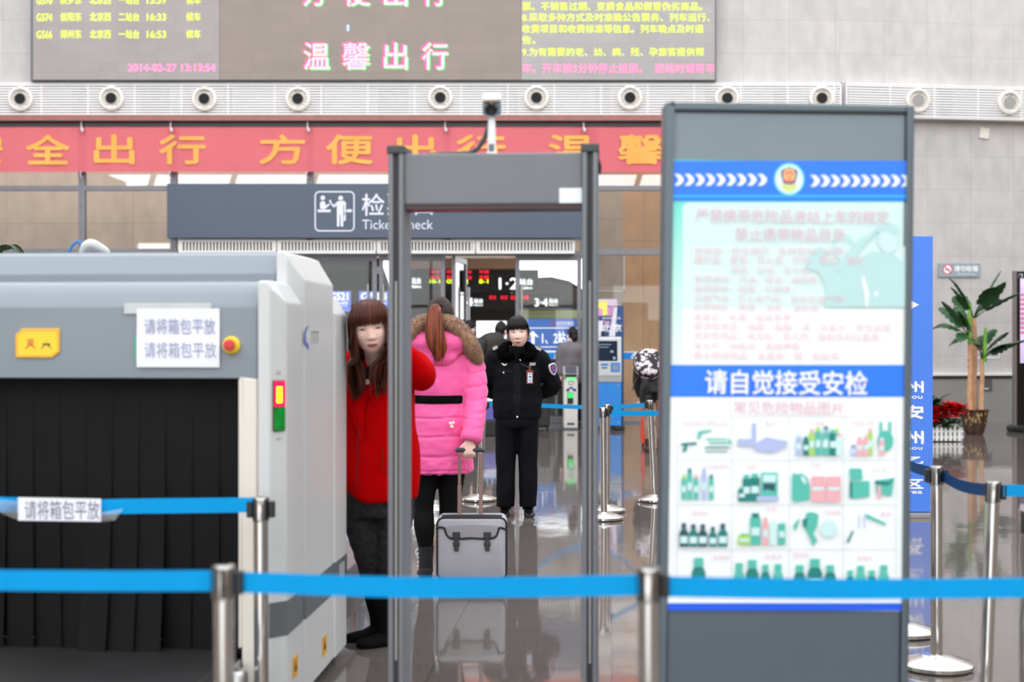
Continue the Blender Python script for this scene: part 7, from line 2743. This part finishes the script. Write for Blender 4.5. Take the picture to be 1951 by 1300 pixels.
# ---- ticket kiosk and the poster board behind it
t = standing('ticket_kiosk', 'grey and blue self-service ticket kiosk right of the gate post', 'kiosk', 1152, 22.2)
L = Loc(t)
MB_ = MB()
xprism(MB_, [(0, L.z(727)), (.0, L.z(712)), (.06, L.z(646)), (.08, L.z(642)), (.45, L.z(642)), (.45, L.z(727))], L.x(1118), L.x(1184.5))
MB_.obj('upper_cabinet', mat('light_grey_cabinet', (196, 198, 198), .4, var=.03), t, smooth=False, bevel=.01)
SL = Matrix.Translation((0, .0, L.z(712))) @ Matrix.Rotation(-math.atan2(.06, L.z(646) - L.z(712)), 4, 'X')
h_ = L.z(649) - L.z(688)
s0 = .17
MB().bx(L.x(1124), L.x(1176.5), -.006, .01, L.z(688) - L.z(712), L.z(649.5) - L.z(712), SL).obj('screen', mat('dark_blue_screen', (20, 32, 54), .4, spec=.12, emit=.08, var=.3, scale=4), t, smooth=False)
sr = MB()
for y0, x_1 in ((656, 1165), (661, 1160)):
    sr.bx(L.x(1130), L.x(x_1), -.008, -.006, L.z(y0 + 1.2) - L.z(712), L.z(y0) - L.z(712), SL)
sr.bx(L.x(1163), L.x(1169), -.008, -.006, L.z(672) - L.z(712), L.z(668) - L.z(712), SL)
sr.bx(L.x(1168), L.x(1173), -.008, -.006, L.z(685) - L.z(712), L.z(680) - L.z(712), SL)
sr.obj('screen_text', mat('screen_grey', (120, 140, 160), .4, emit=.3), t, smooth=False)
L.box(MB(), 1120, 1183, 690, 716, -.012, .02).obj('service_panel', mat('light_grey_cabinet', (0, 0, 0)), t, smooth=False, bevel=.004)
L.box(MB(), 1145, 1158.5, 692.5, 697, -.016, -.01).obj('card_slot_label', mat('kiosk_blue', (40, 132, 214), .4, var=.05), t, smooth=False)
L.box(MB(), 1146, 1157, 700, 702, -.016, -.01).obj('card_slot', M_BLACKP, t, smooth=False)
L.box(MB(), 1163.5, 1181, 691, 709, -.018, -.01).obj('tray_frame', MATS['kiosk_blue'], t, smooth=False, bevel=.004)
L.box(MB(), 1166.5, 1178, 694.5, 706, -.021, -.012).obj('tray', mat('tray_grey', (138, 146, 154), .4), t, smooth=False)
L.box(MB(), 1118.5, 1184, 717, 728, -.010, .02).obj('grey_band', mat('mid_grey_band', (162, 166, 168), .4), t, smooth=False)
L.box(MB(), 1118.5, 1184, 728, 812, .0, .45).obj('lower_cabinet', MATS['kiosk_blue'], t, smooth=False, bevel=.008)
bt = MB()
for bx_, by_ in ((1178, 734), (1178, 806)):
    bt.ell((L.x(bx_), -.001, L.z(by_)), (.012, .006, .012), 10, 6)
bt.obj('screws', M_STEEL, t)
ft = MB()
ft.bx(L.x(1120), L.x(1182), .03, .42, 0.0, L.z(812))
ft.bx(L.x(1172), L.x(1190), -.04, .2, 0.005, .07)
ft.obj('feet', M_BLACKP, t, smooth=False, bevel=.01)

t = standing('poster_board', 'blue destination poster board with white characters above the kiosk', 'poster', 1160, 23.3)
L = Loc(t)
L.box(MB(), 1120, 1188.5, 583, 812, 0, .08).obj('board', mat('deep_navy_print', (40, 76, 128), .4, var=.05), t, smooth=False)
pa = MB()
L.poly(pa, [(1126, 575), (1157, 573), (1157, 601), (1126, 603)], -.012)
pa.obj('yellow_picture', mat('yellow_picture', (250, 226, 110), .5, var=.15, scale=2), t, smooth=False)
pa = MB()
L.poly(pa, [(1126, 583), (1148, 590), (1148, 602), (1126, 603)], -.014)
L.poly(pa, [(1157, 585), (1170, 583), (1166, 602), (1157, 602)], -.012)
L.poly(pa, [(1152, 612), (1162, 612), (1160, 624), (1152, 620)], -.012)
pa.obj('pink_picture', mat('pink_picture', (206, 150, 190), .5, var=.2, scale=4), t, smooth=False)
pa = MB()
L.poly(pa, [(1126, 612), (1152, 611), (1150, 641), (1126, 641)], -.010)
L.poly(pa, [(1162, 628), (1170, 585), (1176, 585), (1172, 641), (1160, 641)], -.009)
pa.obj('pale_picture', mat('pale_picture', (226, 222, 236), .5, var=.1, scale=3), t, smooth=False)
pa = MB()
L.poly(pa, [(1145, 632), (1152, 630), (1152, 641), (1145, 641)], -.016)
L.poly(pa, [(1149, 612), (1151.5, 612), (1151.5, 634), (1149, 634)], -.016)
pa.obj('dark_tower', mat('tower_black', (34, 32, 40), .5), t, smooth=False)
pa = MB()
L.text(pa, '郑州铁路局', 1147, 1182, 604, 609, -.018, .0)
L.text(pa, '北', 1146, 1163, 619, 632, -.018, .03)
L.text(pa, '京', 1168, 1184, 618, 632, -.018, .03)
pa.obj('lettering', M_WHITE, t, smooth=False)
L.box(MB(), 1134, 1176, 570, 583, .0, .02).obj('top_card', mat('pale_violet_card', (216, 196, 216), .5, var=.1), t, smooth=False)

M_LITW = mat('glowing_white_print', (246, 248, 252), .5, emit=.5, var=.01)  # glow added to keep board lettering bright behind the glass
# ---- platform direction board behind the right door leaf
t = standing('platform_board', 'blue platform board reading 1, 2 with white arrow behind the right door', 'sign', 1052, 25.0)
L = Loc(t)
L.box(MB(), 1000, 1104, 608, 676, 0, .1).obj('panel', mat('platform_blue', (62, 100, 176), .35, var=.04, emit=.5), t, smooth=False)  # panel glow added because little light reaches behind the door
L.box(MB(), 1002, 1103, 676, 800, .01, .09).obj('stand', mat('charcoal_stand', (66, 64, 64), .5), t, smooth=False)
MB().bx(L.x(1000), L.x(1105), -.1, .2, 0, .03).obj('base', M_STRIPE, t, smooth=False)
w_ = MB()
for y0 in (624.5, 660.5, 668.5):
    L.box(w_, 1000, 1104, y0, y0 + 1.6, -.003, 0)
L.text(w_, '1、2站', 1033, 1078, 632, 656, -.004, .02)
L.text(w_, '台', 1080, 1094, 632, 656, -.004, .02)
L.poly(w_, [(1015, 630), (1027, 643), (1021, 642), (1018.5, 638), (1018.5, 656), (1012, 656), (1012, 638), (1005, 643)], -.004)
L.text(w_, '郑州铁路局', 1060, 1093, 613, 619, -.004, .0)
L.text(w_, 'ZHENGZHOU RAILWAY', 1060, 1093, 620, 622, -.004, .0)
w_.obj('lettering', M_LITW, t, smooth=False)
rl_ = MB()
outline(rl_, ring_poly(L.x(1053), L.z(617), .038, .042, 20), .02, -.004)
rl_.obj('red_emblem', mat('emblem_red', (220, 96, 110), .5), t, smooth=False)

# ---- hanging LED signs over the platform access
def hung(label, px, d, zt_):
    p_ = P(px, 0, d)
    return thing('led_sign', label, 'LED sign', (p_.x, d, 0), 0, None)


M_SIGNB = mat('sign_black', (16, 15, 17), .35)
M_LR = mat('led_red', (255, 34, 60), .5, emit=.9, var=.02)
M_LY = mat('led_lime', (220, 255, 30), .5, emit=1.4, var=.02)
M_LW = mat('led_white', (246, 250, 255), .5, emit=1.2, var=.01)


def led_sign(label, d, x0, x1, y0, y1, whites, reds=(), yellows=(), rods=()):
    t_ = hung(label, (x0 + x1) / 2, d, 0)
    t_.location.z = P(0, y0, d).z
    L_ = Loc(t_)
    L_.box(MB(), x0, x1, y0, y1, 0, .25).obj('case', M_SIGNB, t_, smooth=False, bevel=.01)
    for nm, m, items in (('white_lettering', M_LW, whites), ('red_lettering', M_LR, reds), ('yellow_lettering', M_LY, yellows)):
        if items:
            w2 = MB()
            for s_, a, b, c, e in items:
                L_.text(w2, s_, a, b, c, e, -.004, .012)
            w2.obj(nm, m, t_, smooth=False)
    rr = MB()
    for px in rods:
        rr.cyl((L_.x(px), .12, 0), (L_.x(px), .12, P(0, 512, 28.9).z - t_.location.z), .02, n=10)
    rr.obj('hanging_rods', M_FRAME, t_)
    return t_


led_sign('black LED sign reading 1-2 platform with red and yellow rows over the doorway', 29.0, 752, 1026, 514, 556,
         [('站台', 784, 802, 529, 541), ('Platform', 784, 802, 543, 549), ('1·2', 951, 987, 530, 551), ('站台', 990, 1015, 531, 543), ('Platform', 992, 1014, 546, 551)],  # leftmost lettering paints in another sign's reflection on the door glass
         [('车次', 820, 838, 525, 533), ('到站', 851, 868, 525, 533), ('站台', 881, 899, 525, 533), ('车厢', 913, 931, 525, 533), ('车次', 820, 838, 515, 521), ('到站', 851, 868, 515, 521), ('站台', 881, 899, 515, 521), ('车厢', 913, 931, 515, 521)],
         [('10-1', 819, 838, 533, 540), ('G514', 851, 873, 533, 540), ('2', 887, 892, 533, 540), ('8-1', 913, 930, 533, 540)], rods=(780, 975))
led_sign('black LED sign reading 3-4 platform, lower and farther than the 1-2 sign', 31.0, 862, 1070, 561, 590,
         [('3·4', 870, 901, 568, 583), ('站台', 903, 920, 569, 578), ('Platform', 903, 920, 580, 583), ('3·4', 1019, 1043, 569, 584), ('站台', 1046, 1063, 569, 578), ('Platform', 1046, 1063, 580, 583)],
         [('车次', 932, 945, 563, 571), ('车次', 954, 967, 563, 571), ('站台', 973, 986, 563, 571), ('车厢', 995, 1007, 563, 571)], (), rods=(880, 975))
# bright lightbox in the doorway
t = standing('lightbox', 'bright white lightbox poster stand in the open doorway behind the guard', 'lightbox', 936, 27.0)
L = Loc(t)
L.box(MB(), 904, 969, 609, 780, 0, .15).obj('cabinet', mat('black_cabinet', (26, 25, 30), .5), t, smooth=False)
L.box(MB(), 908, 965, 612, 662, -.005, .01).obj('lit_face', mat('lit_white_face', (240, 248, 255), .4, emit=1.0, var=.01), t, smooth=False)
MB().bx(L.x(900), L.x(972), -.1, .3, 0, .06).obj('base', M_STRIPE, t, smooth=False)
# train number boards left of the red coat
for lb, x0, x1, txt, zz in (('blue train number board reading G514 above the red coat person', 684, 742, 'G514', 24.9), ('blue train number board ending in 21 beside the scanner top', 628, 668, 'G521', 24.9)):
    t = standing('train_number_board', lb, 'sign', (x0 + x1) / 2, 24.9)
    L = Loc(t)
    L.box(MB(), x0, x1, 555, 594, 0, .05).obj('panel', mat('train_board_blue', (104, 130, 220), .35, var=.04, emit=.5), t, smooth=False)  # panel glow added so the board is not washed out
    w_ = MB()
    L.text(w_, txt, x0 + (4 if txt == 'G514' else 1), x1 - 5, 558, 572, -.003, .05)
    L.text(w_, '开往北京西', x0 + 6, x1 - 6, 575, 581, -.003, .02)
    L.box(w_, x0 + 5, x1 - 6, 583, 584.2, -.003, -.001)
    w_.obj('lettering', M_LITW, t, smooth=False)
    p_ = MB()
    p_.cyl((L.x((x0 + x1) / 2), .03, .02), (L.x((x0 + x1) / 2), .03, L.z(590)), .022, n=12)
    p_.lathe([(0, 0), (.2, 0), (.2, .02), (0, .025)], c=(L.x((x0 + x1) / 2), .03, 0), n=24)
    p_.obj('post', M_STEEL, t)
# palm whose tips show over the scanner
t = thing('potted_palm', 'palm whose frond tips show above the left end of the scanner', 'potted plant', (P(-30, 0, 13).x, 13, 0))
MB().lathe([(0, 0), (.2, 0), (.28, .45), (.3, .5), (.27, .5), (.25, .44), (0, .44)], n=32).obj('pot', MATS['brown_glaze'], t)
MB().tube([(0, 0, .42), (.02, 0, 1.2), (0, 0, 2.05)], [.07, .06, .05], n=14).obj('stem', M_STEM, t)
for k in range(9):
    a = 2 * pi * k / 9 + .2
    R_ = .38 + .06 * (k % 3)
    tip = Vector((R_ * cos(a), R_ * sin(a), 2.16 + .04 * (k % 2)))
    palm_leaf((0, 0, 2.0), tip, .05, .22, M_LEAF, .3).obj('leaf', M_LEAF, t)
